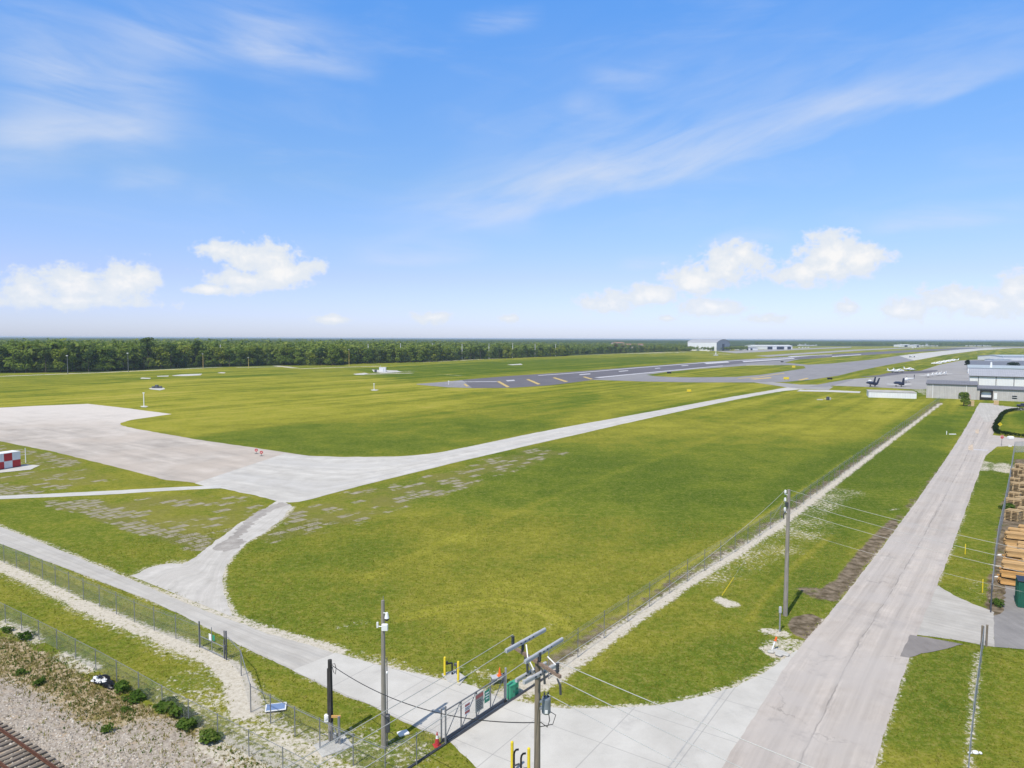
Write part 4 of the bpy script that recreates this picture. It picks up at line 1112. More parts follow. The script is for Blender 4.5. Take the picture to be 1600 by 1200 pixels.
def walk_gate():
    a, b = G(312, 1011), G(354, 1031)
    rz = rot2(a, b); L = (b - a).length
    t = thing('pedestrian_gate', 'narrow chain link gate with a white and a green sign between two tall dark posts', 'gate', a, rz)
    h1, h2 = HT(312, 1011, 971), HT(354, 1031, 986)
    mb = MB(); mb.tube([(0, 0, -0.05), (0, 0, h1)], 0.06, 8); mb.build('post', M['dark_steel'], t)
    mb = MB(); mb.tube([(L, 0, -0.05), (L, 0, h2)], 0.06, 8); mb.tube([(L - 0.28, 0.02, -0.05), (L - 0.28, 0.02, h2 - 0.05)], 0.04, 8); mb.box((L - 0.12, -0.05, 0.95), (0.16, 0.12, 0.35), 0, 0, 0.02); mb.build('post', M['dark_steel'], t)
    w0, w1, H = 0.1, L - 0.34, 1.45
    mb = MB(); mb.bar((w0, 0, 0.1), (w1, 0, 0.1), 0.045, 0.045); mb.bar((w0, 0, H * 0.62), (w1, 0, H * 0.62), 0.045, 0.045)
    for x in (w0, (w0 + w1) / 2, w1): mb.bar((x, 0, 0.1), (x, 0, H + (0.55 if 0.3 < x < w1 - 0.1 else 0)), 0.045, 0.045)
    mb.build('frame', M['galv'], t)
    mb = MB(); mb.face([(w0, 0.01, 0.1), (w1, 0.01, 0.1), (w1, 0.01, H), (w0, 0.01, H)], [(0, 0), (w1, 0), (w1, H), (0, H)]); mb.build('mesh', M['link'], t)
    mb = MB(); mb.box(((w0 + w1) / 2 - 0.12, -0.05, 1.22), (0.34, 0.02, 0.50), 0, 0, 0.005); mb.build('sign', M['white'], t, label='plain white sign')
    mb = MB(); mb.box(((w0 + w1) / 2 + 0.36, -0.05, 1.28), (0.30, 0.02, 0.42), 0, 0, 0.005); mb.build('sign', M['sign_green'], t, label='green sign')
walk_gate()

# ------------------------------------------------------------------ poles and wires
def catenary(p, q, sag, n=14):
    p, q = Vector(p), Vector(q)
    return [p.lerp(q, i / n) - Z1 * sag * 4 * (i / n) * (1 - i / n) for i in range(n + 1)]
def wire(label, p, q, sag, r=0.014, m='wire', name='overhead_wire', n=14, group='overhead wires'):
    mb = MB(); mb.tube(catenary(p, q, sag, n), r, 5)
    return tag(mb.build(name, M[m], None, (0, 0, 0)), label, 'wire', group)

def dark_pole():
    p = G(517, 1158); h = HT(517, 1158, 1031)
    t = thing('utility_pole', 'short black wrapped pole with a white meter box on its concrete pad', 'utility pole', p)
    mb = MB(); mb.tube([(0, 0, 0), (0, 0, 1.25)], 0.155, 12); mb.build('pole_foot', M['pole_grey'], t)
    mb = MB(); mb.tube([(0, 0, 1.25), (0, 0, h)], [0.165, 0.125], 12); mb.tube([(-0.13, -0.07, 1.2), (-0.12, -0.06, h - 0.5)], 0.045, 8); mb.tube([(0.05, -0.15, 1.2), (0.05, -0.13, h - 0.6)], 0.04, 8); mb.build('pole', M['pole_dark'], t)
    mb = MB(); mb.box((-0.22, -0.06, 1.45), (0.26, 0.2, 0.46), 0, 0, 0.03); mb.tube([(-0.24, -0.12, 1.5), (-0.24, -0.2, 1.5)], 0.085, 10); mb.build('meter_box', M['white'], t)
    mb = MB()
    mb.tube([(0.12, -0.05, h - 0.25), (0.3, -0.05, h - 0.2), (0.38, -0.05, h - 0.5), (0.33, -0.05, h - 0.85), (0.22, -0.06, h - 0.7), (0.16, -0.06, h - 0.4)], 0.02, 6); mb.build('cable_loop', M['cable'], t)
    q = G(530, 1163) - p; h2 = HT(530, 1163, 1119)
    t2 = thing('equipment_post', 'short grey post with pipes and an orange crossbar beside the black pole', 'post', G(530, 1163))
    mb = MB(); mb.box((0, 0, h2 / 2), (0.13, 0.13, h2), 0, 0, 0.01); mb.build('post', M['grey_post'], t2)
    mb = MB(); mb.bar((-0.45, 0.05, h2 - 0.05), (0.1, 0.05, h2 - 0.05), 0.09, 0.12); mb.build('crossbar', M['lumber2'], t2)
    mb = MB(); mb.tube([(-0.2, -0.05, 0), (-0.2, -0.05, 0.85), (-0.28, -0.05, 1.0)], 0.05, 8); mb.box((-0.22, -0.1, 0.6), (0.22, 0.16, 0.3), 0, 0, 0.02); mb.tube([(0.08, -0.12, 0), (0.08, -0.12, 0.75)], 0.04, 8); mb.tube([(-0.3, -0.05, 0.4), (0.1, -0.1, 0.4)], 0.035, 8); mb.build('pipework', M['galv'], t2)
    c = G(521, 1166)
    mb = MB(); mb.box((0, 0, 0.03), (1.9, 1.5, 0.1), R(35), 0, 0.02)
    tag(mb.build('equipment_pad', M['concrete_obj'], None, c), 'pale concrete pad under the short black pole', 'concrete pad')
    return p + Z1 * (h - 0.25)
DP = dark_pole()

def camera_pole():
    p = G(600, 1167); h = HT(598, 1167, 938)
    t = thing('camera_pole', 'tall slim grey brown pole with a dome camera and white box above the road', 'utility pole', p)
    mb = MB(); mb.tube([(0, 0, 0), (0, 0, h)], [0.17, 0.10], 12); mb.build('pole', M['pole_grey'], t)
    z = at_depth(602, 978, p.y).z
    mb = MB(); mb.box((0.14, -0.2, z), (0.36, 0.2, 0.40), 0, 0, 0.03); mb.build('junction_box', M['white'], t)
    mb = MB(); mb.tube([(-0.05, -0.1, z), (-0.32, -0.1, z + 0.02)], 0.03, 8); mb.tube([(-0.30, -0.1, z - 0.06), (-0.30, -0.1, z + 0.26)], 0.06, 8); mb.build('antenna', M['white'], t)
    z2 = at_depth(603, 965, p.y).z
    mb = MB(); mb.tube([(0.05, -0.1, z2 + 0.32), (0.25, -0.14, z2 + 0.32)], 0.03, 8); mb.tube([(0.25, -0.14, z2 + 0.36), (0.25, -0.14, z2 + 0.02)], [0.07, 0.14], 10); co = mb.build('camera_housing', M['white'], t)
    mb = MB(); mb.ell((0.25, -0.14, z2), (0.125, 0.125, 0.16), 10, 6); mb.build('camera_dome', M['black'], co)
    mb = MB(); mb.tube([(0.03, 0, h), (0.03, 0, h + 0.25)], 0.015, 6); mb.build('lightning_rod', M['galv'], t)
    mb = MB(); mb.box((0.24, -0.02, 1.45), (0.22, 0.3, 1.05), 0, 0, 0.03); mb.tube([(0.21, 0, 0), (0.21, 0, 5.4)], 0.03, 6); mb.build('cabinet', M['dark_steel'], t)
    mb = MB(); mb.ell((0.22, -0.08, at_depth(602, 1050, p.y).z), (0.07, 0.07, 0.09), 8, 5); mb.build('sensor', M['white'], t)
    c = G(630, 1147)
    mb = MB(); mb.box((0, 0, 0.06), (0.65, 0.5, 0.12), R(30), 0, 0.03)
    tag(mb.build('utility_box', M['white'], None, c), 'small white utility box lid in the grass by the camera pole shadow', 'utility box')
camera_pole()

def transformer_pole():
    p = G(838, 1405)
    zt = at_depth(839, 1021, p.y).z
    t = thing('transformer_pole', 'brown wooden power pole with crossarm, grey line covers and transformer at the gate', 'utility pole', p)
    mb = MB(); mb.tube([(0, 0, 0), (0, 0, zt)], [0.16, 0.12], 14); mb.build('pole', M['pole_wood'], t)
    za = zt - 0.25
    A0, A1 = G(799, 1004, za), G(880, 1055, za)
    a = A0 - p; b = A1 - p
    d2 = Vector((b.x - a.x, b.y - a.y, 0)).normalized()
    mid = Vector((-d2.y * -0.2, d2.x * -0.2, 0))
    ca, cb = Vector((0, 0, 0)) - d2 * 1.75, d2 * 1.75
    off = Vector((d2.y, -d2.x, 0)) * 0.17
    off = off if off.y < 0 else -off
    ca, cb = ca + off, cb + off
    mb = MB(); mb.bar(ca + Z1 * za, cb + Z1 * za, 0.10, 0.13); mb.build('crossarm', M['arm_wood'], t)
    for s in (-0.75, 0.75):
        mb = MB(); mb.bar(d2 * s + off + Z1 * (za - 0.05), off * 0.8 + Z1 * (za - 0.8), 0.03, 0.05); mb.build('brace', M['galv'], t)
    ins = []
    for k, s in enumerate((-1.6, -0.85, 0.35, 1.55)):
        q = d2 * s + off
        mb = MB()
        mb.tube([q + Z1 * (za + 0.05), q + Z1 * (za + 0.12)], 0.03, 8)
        z0 = za + 0.12
        prof = []; rad = []
        for j in range(6):
            prof += [q + Z1 * (z0 + 0.065 * j), q + Z1 * (z0 + 0.065 * j + 0.012), q + Z1 * (z0 + 0.065 * j + 0.03)]; rad += [0.055, 0.085, 0.055]
        mb.tube(prof, rad, 10)
        mb.build('insulator', M['insulator'], t, smooth=True)
        ins.append(p + q + Z1 * (z0 + 0.42))
    # line covers
    cov = [((790, 1017), (852, 983), za + 0.5), ((820, 1034), (879, 998), za + 0.42), ((806, 1063), (853, 1036), za - 0.75), ((818, 1066), (872, 1037), za - 0.28)]
    ends = []
    for (c0, c1, z) in cov:
        e0, e1 = G(*c0, z), G(*c1, z)
        mb = MB()
        u = (e1 - e0).normalized(); sd_ = Vector((-u.y, u.x, 0))
        for k in range(3):      # three joined troughs, open below
            f0, f1 = e0.lerp(e1, k / 3 + 0.004), e0.lerp(e1, (k + 1) / 3 - 0.004)
            w = 0.058 + (0.010 if k == 1 else 0)
            ring = [(-w, -0.09), (-w, 0.03), (-w * 0.6, 0.07), (w * 0.6, 0.07), (w, 0.03), (w, -0.09)]
            vs = [e - p + sd_ * x + Z1 * y for e in (f0, f1) for x, y in ring]
            mb.idx(vs, [(i, i + 1, i + 7, i + 6) for i in range(5)] + [(5, 4, 3, 2, 1, 0), (6, 7, 8, 9, 10, 11)])
        o = mb.build('line_cover', M['cover'], t)
        mb = MB()
        m_ = e0.lerp(e1, 0.5) - p
        for k in (-0.42, -0.14, 0.14, 0.42):
            mb.box(m_ + u * k + Z1 * 0.0, (0.10, 0.16, 0.06), rot2(e0, e1), 0, 0.01)
        mb.build('slot', M['navy'], o)
        ends.append((e0, e1))
    # cutouts and arresters
    for k, s in enumerate((-0.55, 0.65, 1.7)):
        q = d2 * s + off * 1.8
        mb = MB(); mb.tube([q + Z1 * (za - 0.05), q + Vector((0.12, -0.1, za - 0.28)), q + Vector((0.14, -0.12, za - 0.65))], [0.03, 0.05, 0.05], 8); mb.build('fuse_cutout', M['insulator'], t)
    mb = MB(); mb.tube([d2 * -0.6 + off + Z1 * (za + 0.45), d2 * -0.2 + off * 2.2 + Z1 * (za + 0.1), d2 * 0.1 + off * 1.6 + Z1 * (za - 0.35)], 0.03, 6); mb.tube([d2 * 0.9 + off + Z1 * (za + 0.5), d2 * 1.5 + off + Z1 * (za + 0.35)], 0.025, 6); mb.build('jumper', M['white'], t)
    # transformer
    zb = at_depth(852, 1112, p.y).z; z2 = at_depth(852, 1087, p.y).z
    c = Vector((0.36, -0.12, 0))
    mb = MB(); mb.tube([c + Z1 * zb, c + Z1 * (zb + 0.05), c + Z1 * (z2 - 0.06), c + Z1 * z2], [0.15, 0.19, 0.19, 0.17], 16); mb.bar((0.1, -0.05, zb + 0.2), (0.22, -0.08, zb + 0.2), 0.2, 0.06); mb.bar((0.1, -0.05, z2 - 0.2), (0.22, -0.08, z2 - 0.2), 0.2, 0.06)
    tr = mb.build('transformer', M['xfmr'], t)
    for k in (-0.08, 0.08):
        mb = MB(); mb.tube([c + Vector((k, 0.02, z2)), c + Vector((k, 0.02, z2 + 0.07)), c + Vector((k, 0.02, z2 + 0.09)), c + Vector((k, 0.02, z2 + 0.2))], [0.04, 0.05, 0.035, 0.03], 8); mb.build('bushing', M['insulator'], tr)
    mb = MB(); mb.box(c + Vector((0.0, -0.19, zb + 0.15)), (0.12, 0.03, 0.16), 0, 0, 0.01); mb.build('label_plate', M['white'], tr)
    mb = MB(); mb.tube([c + Vector((0.1, 0, zb + 0.02)), c + Vector((0.15, 0, zb - 0.3)), c + Vector((0.05, -0.1, zb - 0.55)), Vector((0.13, -0.1, zb - 0.4))], 0.02, 6); mb.tube([c + Vector((0.12, 0, zb + 0.1)), c + Vector((0.4, -0.05, zb - 0.05)), c + Vector((0.28, -0.05, zb - 0.45)), Vector((0.12, -0.1, zb - 0.6))], 0.018, 6); mb.build('cable', M['cable'], t)
    # wires
    far = lambda q, s: q + Vector((-0.615, -0.79, 0)).normalized() * s
    wire('bare wire from the left end of the crossarm down to the lower left', ins[0], far(ins[0], 30) + Z1 * 0.2, 0.5)
    wire('bare wire from the uppermost line cover down to the lower left', ends[0][0], far(ends[0][0], 28) + Z1 * 0.3, 0.5)
    wire('bare wire from the second line cover down to the lower left', ends[1][0], far(ends[1][0], 28) + Z1 * 0.2, 0.5)
    wire('bare wire sagging to the lower right from the right end of the crossarm', ins[3], ins[3] + Vector((26, -22.5, 0.3)), 0.5)
    wire('middle bare wire sagging to the lower right from the crossarm', p + off * 1.8 + d2 * 1.2 + Z1 * (za - 0.1), p + off * 1.8 + d2 * 1.2 + Z1 * (za - 0.1) + Vector((24, -23, 0.2)), 0.5)
    wire('lowest bare wire sagging to the lower right from the transformer', p + c + Z1 * (z2 + 0.15), p + c + Z1 * (z2 + 0.2) + Vector((24, -23.5, 0.2)), 0.5)
    return p, zt, ins
TP, TPZ, INS = transformer_pole()
zc = at_depth(836, 1129, TP.y).z
wire('black service cable sagging from the short black pole across the gate to the transformer pole', DP, Vector((TP.x - 0.12, TP.y, zc)), 0.95, 0.022, 'cable', 'service_cable', 24)

def roadside_pole():
    p = G(1227, 962); h = HT(1231, 962, 765)
    t = thing('utility_pole', 'tall grey wooden power pole standing in the grass strip beside the main road', 'utility pole', p)
    mb = MB(); mb.tube([(0, 0, 0), (0, 0, h)], [0.20, 0.13], 12); mb.tube([(-0.19, -0.05, 0.1), (-0.16, -0.05, h * 0.7)], 0.025, 6); mb.build('pole', M['pole_grey'], t)
    hs = []
    for y in (771, 783, 798):
        z = at_depth(1228, y, p.y).z
        q = Vector((-0.32, -0.05, z))
        mb = MB(); mb.bar((-0.05, 0, z - 0.15), (-0.36, -0.04, z - 0.03), 0.06, 0.07)
        prof = [q + Z1 * (0.02 + 0.05 * j) for j in range(7)]
        mb.tube(prof, [0.07, 0.11, 0.07, 0.11, 0.07, 0.10, 0.04], 10); mb.build('insulator', M['white'], t)
        hs.append(z)
    mb = MB(); mb.box((-0.2, -0.12, hs[1] - 0.25), (0.22, 0.2, 0.4), 0, 0, 0.02); mb.tube([(-0.25, -0.05, hs[2] - 0.1), (-0.45, -0.1, hs[2] - 0.3), (-0.4, -0.1, hs[2] - 0.7)], 0.05, 8); mb.build('fuse_cutout', M['insulator'], t)
    out = [(1600, 857), (1600, 876), (1600, 893)]
    for z, (x, y), nm in zip([h - 0.05, hs[1] + 0.1, hs[2] + 0.1], out, ('topmost', 'second', 'third')):
        a = p + Vector((0.1, 0, z))
        d = ray(x, y)
        # where the wire crosses the frame's right edge, at the height it has there
        tt = (z - 0.9 - CAM_H) / d.z
        e = Vector((d.x * tt, d.y * tt, z - 0.9))
        far = a + (e - a) * 1.9; far.z = z - 0.4
        wire(nm + ' of the wires crossing the main road from the tall roadside pole', a, far, 0.75, 0.013)
    z = at_depth(1231, 826, p.y).z
    a = p + Vector((0.12, 0, z)); d = ray(1600, 925); tt = (z - 1.0 - CAM_H) / d.z
    e = Vector((d.x * tt, d.y * tt, z - 1.0)); far = a + (e - a) * 1.9; far.z = z - 0.4
    wire('thin lowest line crossing the main road from the tall roadside pole', a, far, 0.8, 0.009)
    wire('long wire along the sandy strip between the roadside pole and the gate pole', p + Vector((-0.3, 0, hs[0] + 0.3)), INS[3] + Vector((0, 0, 0.0)), 0.55, 0.013)
    # guy wire with its yellow guard
    q = G(1127, 932)
    top = p + Vector((-0.12, 0, h - 0.5))
    g = thing('guy_wire', 'guy wire of the roadside pole with a yellow guard at its sandy foot', 'guy wire', q)
    mb = MB(); mb.tube([(0, 0, 0), top - q], 0.010, 5); mb.build('cable', M['wire'], g)
    dd = (top - q).normalized()
    mb = MB(); mb.tube([dd * 0.15, dd * 2.5], 0.035, 8); mb.build('guard', M['yellow'], g)
roadside_pole()

def marker_posts():
    # short post with a box by the roadside pole
    p = G(1218, 987); h = HT(1218, 987, 948)
    t = thing('telecom_pedestal', 'slim grey post with a small box at its top beside the roadside pole', 'post', p)
    mb = MB(); mb.box((0, 0, h / 2), (0.10, 0.10, h), 0, 0, 0.01); mb.build('post', M['galv'], t)
    mb = MB(); mb.box((0, -0.03, h - 0.25), (0.20, 0.16, 0.55), 0, 0, 0.03); mb.build('box', M['cover'], t)
    p = G(1206, 1016)
    t = thing('marker_post', 'leaning white marker post with an orange top on broken white concrete', 'marker post', p)
    e = Vector((0.26, 0.05, 0.72))
    mb = MB(); mb.tube([(0, 0, 0), e], 0.055, 8); mb.build('post', M['white'], t)
    mb = MB(); mb.tube([e, e * 1.28], 0.075, 8); mb.tube([e * 1.02, e * 1.06], 0.14, 8); mb.ell(e * 1.3, (0.09, 0.09, 0.12), 8, 5); mb.build('cap', M['orange'], t)
    r = random.Random(5)
    for i, (x, y, s) in enumerate([(1213, 1019, 0.5), (1221, 1021, 0.6), (1227, 1024, 0.45), (1204, 1020, 0.35), (1217, 1025, 0.4)]):
        mb = MB(); mb.box((0, 0, 0.05 + 0.017 * i), (s * 1.3, s, 0.16), r.uniform(0, 3), 0, 0.05)
        tag(mb.build('concrete_chunk', M['concrete_obj'], None, G(x, y)), 'broken pale concrete chunk lying at the foot of the orange topped marker', 'rubble', 'concrete chunks by the orange topped marker')
    for (x, yb, yt, lab) in [(1535, 926, 905, 'yellow marker post in the grass by the driveway corner'), (1508, 866, 850, 'yellow marker post on the lawn under the wires, away from the driveway')]:
        p = G(x, yb); h = HT(x, yb, yt)
        mb = MB(); mb.tube([(0, 0, 0), (0, 0, h - 0.03), (0, 0, h)], [0.05, 0.05, 0.02], 8)
        tag(mb.build('marker_post', M['yellow'], None, p), lab, 'marker post')
marker_posts()

# ------------------------------------------------------------------ bollards, keypad, pipes, cones, cabinets
def bollard(px, yb, yt, lab, r=0.085):
    p = G(px, yb); h = HT(px, yb, yt)
    mb = MB(); mb.tube([(0, 0, -0.02), (0, 0, h - r * 0.6), (0, 0, h - r * 0.2), (0, 0, h)], [r, r, r * 0.75, r * 0.2], 12)
    return tag(mb.build('bollard', M['yellow'], None, p, smooth=False), lab, 'bollard', 'yellow bollards')
bollard(695, 1056, 1026, 'yellow bollard on the left of the black keypad stand')
bollard(716, 1067, 1033, 'yellow bollard on the right of the black keypad stand')
bollard(800, 1208, 1158, 'yellow bollard at the bottom edge on the left of two black bent pipes')
bollard(826, 1224, 1168, 'yellow bollard at the bottom edge beside the transformer pole')
def keypad():
    p = G(706.5, 1055); h = HT(706.5, 1055, 1036)
    t = thing('keypad_stand', 'black gooseneck keypad stand between two yellow bollards', 'keypad stand', p)
    mb = MB(); mb.bar((0, 0, 0), (0, 0, h), 0.11, 0.11); mb.bar((0, 0, h), (-0.32, -0.08, h), 0.09, 0.09); mb.build('stand', M['black'], t)
    mb = MB(); mb.box((-0.36, -0.12, h + 0.06), (0.16, 0.12, 0.24), 0, 0, 0.02); mb.build('keypad', M['black'], t)
    mb = MB(); mb.tube([(0.33, 0.05, 0), (0.33, 0.05, h * 0.85)], 0.05, 8); mb.box((0.28, 0, h * 0.88), (0.28, 0.16, 0.2), 0, 0, 0.02); mb.build('card_reader', M['dark_steel'], t)
    mb = MB(); mb.prism([tuple((G(*q) - G(710, 1058)).xy) for q in [(690, 1054), (712, 1048), (728, 1059), (718, 1072), (700, 1066)]], 0.0, 0.07)
    tag(mb.build('keypad_pad', M['concrete_obj'], None, G(710, 1058)), 'small concrete pad under the keypad stand', 'concrete pad')
keypad()
for (x, yb, yt, lab) in [(803, 1215, 1169, 'black bent pipe beside the left yellow bollard at the bottom edge'), (814, 1222, 1175, 'dark bent pipe between the other bent pipe and the transformer pole')]:
    p = G(x, yb); h = HT(x, yb, yt)
    t = thing('bent_pipe', lab, 'pipe', p)
    mb = MB(); mb.tube([(0, 0, 0), (0, 0, h - 0.35), (0.03, -0.02, h - 0.18), (0.11, -0.06, h - 0.06), (0.24, -0.12, h)], 0.055, 8); mb.build('pipe', M['black'], t)
    mb = MB(); mb.bar((0, -0.05, 0.7), (0.3, -0.1, 0.85), 0.05, 0.08); mb.bar((0, -0.05, 0.35), (0.3, -0.1, 0.5), 0.05, 0.08); mb.build('bracket', M['dark_steel'], t)
mb = MB(); mb.box((0, 0, 0.03), (2.1, 1.2, 0.08), R(-35), 0, 0.02)
tag(mb.build('equipment_pad', M['concrete_obj'], None, G(812, 1222)), 'concrete pad under the bent pipes at the bottom edge', 'concrete pad')
def cone(p, h, lab, m1='red', tip='white'):
    t = thing('traffic_cone', lab, 'traffic cone', p)
    mb = MB(); mb.box((0, 0, 0.02), (h * 0.55, h * 0.55, 0.04), 0.4, 0, 0.01); mb.tube([(0, 0, 0.04), (0, 0, h * 0.55)], [h * 0.2, h * 0.11], 12); mb.build('body', M[m1], t)
    mb = MB(); mb.tube([(0, 0, h * 0.55), (0, 0, h * 0.78)], [h * 0.112, h * 0.07], 12); mb.build('band', M[tip], t)
    mb = MB(); mb.tube([(0, 0, h * 0.78), (0, 0, h)], [h * 0.07, h * 0.035], 12); mb.build('tip', M[m1], t)
cone(G(683, 1165), 0.82, 'red traffic cone with a white band at the left foot of the sliding gate')
def gate_side():
    # two green gate operator cabinets
    for (x, y, w, hh, lab, rz) in [(798, 1091, 0.5, 0.95, 'green gate operator cabinet, the nearer and brighter of two by the gate', 0.75), (803, 1085, 0.55, 0.85, 'green gate operator cabinet standing behind the nearer one by the gate', 0.75)]:
        t = thing('control_cabinet', lab, 'cabinet', G(x, y), rz)
        mb = MB(); mb.box((0, 0, hh / 2), (w, 0.4, hh), 0, 0, 0.03); mb.build('cabinet', M['green_box'], t)
        mb = MB(); mb.box((0, 0, hh + 0.02), (w + 0.06, 0.46, 0.05), 0, 0, 0.015); mb.build('lid', M['green_box'], t)
        mb = MB(); mb.box((w * 0.18, -0.21, hh * 0.55), (0.05, 0.03, 0.16)); mb.build('handle', M['dark_steel'], t)
    p = G(778, 1068)
    t = thing('valve_stand', 'grey steel table with a flat pale top carrying an orange cone', 'stand', p, 0.35)
    hh = at_depth(778, 1057, p.y).z
    mb = MB(); mb.box((0, 0, hh), (0.95, 0.55, 0.09), 0, 0, 0.02); mb.build('top', M['cover'], t)
    for sx in (-0.4, 0.4):
        mb = MB(); mb.box((sx, 0, hh / 2), (0.08, 0.4, hh), 0, 0, 0.01); mb.build('leg', M['grey_post'], t)
    cone(p + Vector((0.12, 0.02, hh + 0.045)), 0.62, 'small orange cone standing on the grey steel table behind the gate', 'orange', 'orange')
    q = G(789, 1066); z = at_depth(788, 1053, q.y).z
    t = thing('floodlight', 'black round lamp on a thin post right of the steel table', 'lamp', q)
    mb = MB(); mb.tube([(0, 0, 0), (0, 0, z)], 0.025, 6); mb.build('post', M['dark_steel'], t)
    mb = MB(); mb.tube([(0.02, 0.1, z), (0, 0.02, z), (-0.02, -0.08, z), (-0.03, -0.14, z)], [0.06, 0.13, 0.15, 0.12], 10); mb.build('lamp_head', M['black'], t)
gate_side()
def solar():
    p = G(431, 1108)
    t = thing('fallen_sign', 'blue faced rectangular panel with a white rim lying on the gravel behind the fence', 'panel', p, 0.25)
    mb = MB(); mb.box((0, 0, 0.14), (1.3, 0.95, 0.05), 0, 0, 0.01); mb.build('frame', M['white'], t)
    mb = MB(); mb.box((0, 0, 0.168), (1.14, 0.78, 0.012), 0, 0, 0.003); mb.build('face', M['solar'], t)
    mb = MB(); mb.box((-0.5, 0, 0.06), (0.1, 0.8, 0.12)); mb.box((0.5, 0, 0.06), (0.1, 0.8, 0.12)); mb.build('bearer', M['dark_steel'], t)
solar()
def debris():
    p = G(161, 1070)
    t = thing('rubbish_heap', 'black and white heap of rubbish bags in the weeds beside the railway fence', 'rubbish', p, -0.45)
    r = random.Random(4)
    for i, (x, y, z, s, m) in enumerate([(-0.55, 0, 0.25, 0.42, 'black'), (0.0, 0.1, 0.28, 0.5, 'black'), (0.6, -0.05, 0.22, 0.42, 'black'), (1.05, -0.1, 0.16, 0.3, 'black')]):
        mb = MB(); mb.ell((x, y, z), (s, s * 0.7, s * 0.7), 12, 8)
        mb.v = [(a + r.uniform(-.06, .06), b + r.uniform(-.06, .06), max(0.0, c + r.uniform(-.05, .05))) for a, b, c in mb.v]
        mb.build('bag', M[m], t)
    for (x, y, z, s) in [(-0.4, -0.25, 0.50, 0.20), (-0.02, -0.3, 0.42, 0.22), (0.4, -0.2, 0.50, 0.22), (-0.62, -0.28, 0.28, 0.12)]:
        mb = MB(); mb.ell((x, y, z), (s, s * 0.6, s * 0.5), 10, 6)
        mb.v = [(a + r.uniform(-.07, .07), b + r.uniform(-.07, .07), c + r.uniform(-.05, .05)) for a, b, c in mb.v]
        mb.build('sheet', M['white_sheet'], t)
debris()

# ------------------------------------------------------------------ railway
def railway():
    a, b = G(0, 1146), G(80, 1203)
    rz = rot2(a, b); d = (b - a).normalized(); n = Vector((d.y, -d.x, 0))
    if n.y > 0: n = -n
    o = a + n * 0.72
    t = thing('railway_track', 'rusty railway track with old timber sleepers on grey ballast', 'railway track', o, rz)
    L0, L1 = -14.0, 12.0
    for s in (-0.75, 0.75):
        mb = MB()
        mb.bar((L0, s, 0.19), (L1, s, 0.19), 0.14, 0.025); mb.bar((L0, s, 0.25), (L1, s, 0.25), 0.025, 0.11); mb.bar((L0, s, 0.325), (L1, s, 0.325), 0.072, 0.05)
        mb.build('rail', M['rust'], t)
    r = random.Random(2)
    mb = MB(); mb.box((0, 0, 0), (0.23, 2.6, 0.18), 0, 0, 0.02)
    first = mb.build('sleeper', M['sleeper'], t, (L0, 0, 0.04))
    k = 1
    while L0 + 0.56 * k < L1:
        copy_part(first, t, (L0 + 0.56 * k + r.uniform(-.03, .03), r.uniform(-.06, .06), 0.04 + r.uniform(-.02, .02)), r.uniform(-.03, .03)); k += 1
railway()
def ballast_stones():
    """loose stones on the bank: nobody could count them"""
    r = np.random.default_rng(5)
    base = np.array([(-1, -1, 0), (1, -1, 0), (1.1, 1, 0), (-1, 1, 0), (-.6, -.6, 1), (.7, -.5, .9), (.6, .7, 1.1), (-.7, .6, .9)], float)
    fc = np.array([(0, 1, 5, 4), (1, 2, 6, 5), (2, 3, 7, 6), (3, 0, 4, 7), (4, 5, 6, 7)])
    Vs = []; Fs = []; n = 0
    while n < 3400:
        x, y = r.uniform(-40, 360), r.uniform(1060, 1260)
        lim = 1075 + max(0, x) * 0.42
        if y < lim + r.normal(0, 16): continue
        p = G(x, y)
        s = r.uniform(0.025, 0.075); a = r.uniform(0, 6.28)
        b = base * np.array([s, s * r.uniform(.6, 1), s * r.uniform(.5, 1.1)])
        c_, s_ = math.cos(a), math.sin(a)
        b = np.stack([b[:, 0] * c_ - b[:, 1] * s_, b[:, 0] * s_ + b[:, 1] * c_, b[:, 2]], 1) + np.array([p.x, p.y, 0.0])
        Vs.append(b); Fs.append(fc + n * 8); n += 1
    m, N = new_mat('ballast_stone')
    isl = N.n('ShaderNodeNewGeometry').outputs['Random Per Island']
    finish(m, N, N.ramp(isl, [(0, (0.19, 0.16, 0.135)), (0.5, (0.36, 0.32, 0.27)), (1, (0.50, 0.46, 0.41))]), 0.95)
    o = np_mesh('ballast_stones', np.concatenate(Vs), np.concatenate(Fs), m)
    tag(o, kind='stuff')
ballast_stones()
# ------------------------------------------------------------------ foliage
def leaf_cloud(rng, lobes, n, size, up=0.35):
    """n leaf clumps (quads) spread over and through a set of lobes (cx, cy, cz, rx, ry, rz)"""
    lobes = np.array(lobes, float)
    w = (lobes[:, 3] * lobes[:, 4]) + 0.01
    k = rng.choice(len(lobes), n, p=w / w.sum())
    d = rng.normal(size=(n, 3)); d /= np.linalg.norm(d, axis=1)[:, None]
    d[:, 2] = np.where(d[:, 2] < -0.55, -d[:, 2], d[:, 2])
    rad = rng.uniform(0.55, 1.06, n) ** 0.6
    c = lobes[k, :3] + d * lobes[k, 3:] * rad[:, None]
    nr = d + rng.normal(size=(n, 3)) * 0.55 + np.array([0, 0, up]); nr /= np.linalg.norm(nr, axis=1)[:, None]
    a = np.cross(nr, rng.normal(size=(n, 3))); a /= np.linalg.norm(a, axis=1)[:, None]
    b = np.cross(nr, a)
    s = size * rng.uniform(0.55, 1.35, n)[:, None]
    q = rng.uniform(0.6, 1.2, (n, 4))[:, :, None]
    V = np.stack([c + a * s * q[:, 0], c + b * s * 0.8 * q[:, 1], c - a * s * q[:, 2], c - b * s * 0.8 * q[:, 3]], 1).reshape(-1, 3)
    F = np.arange(n * 4).reshape(-1, 4)
    return V, F
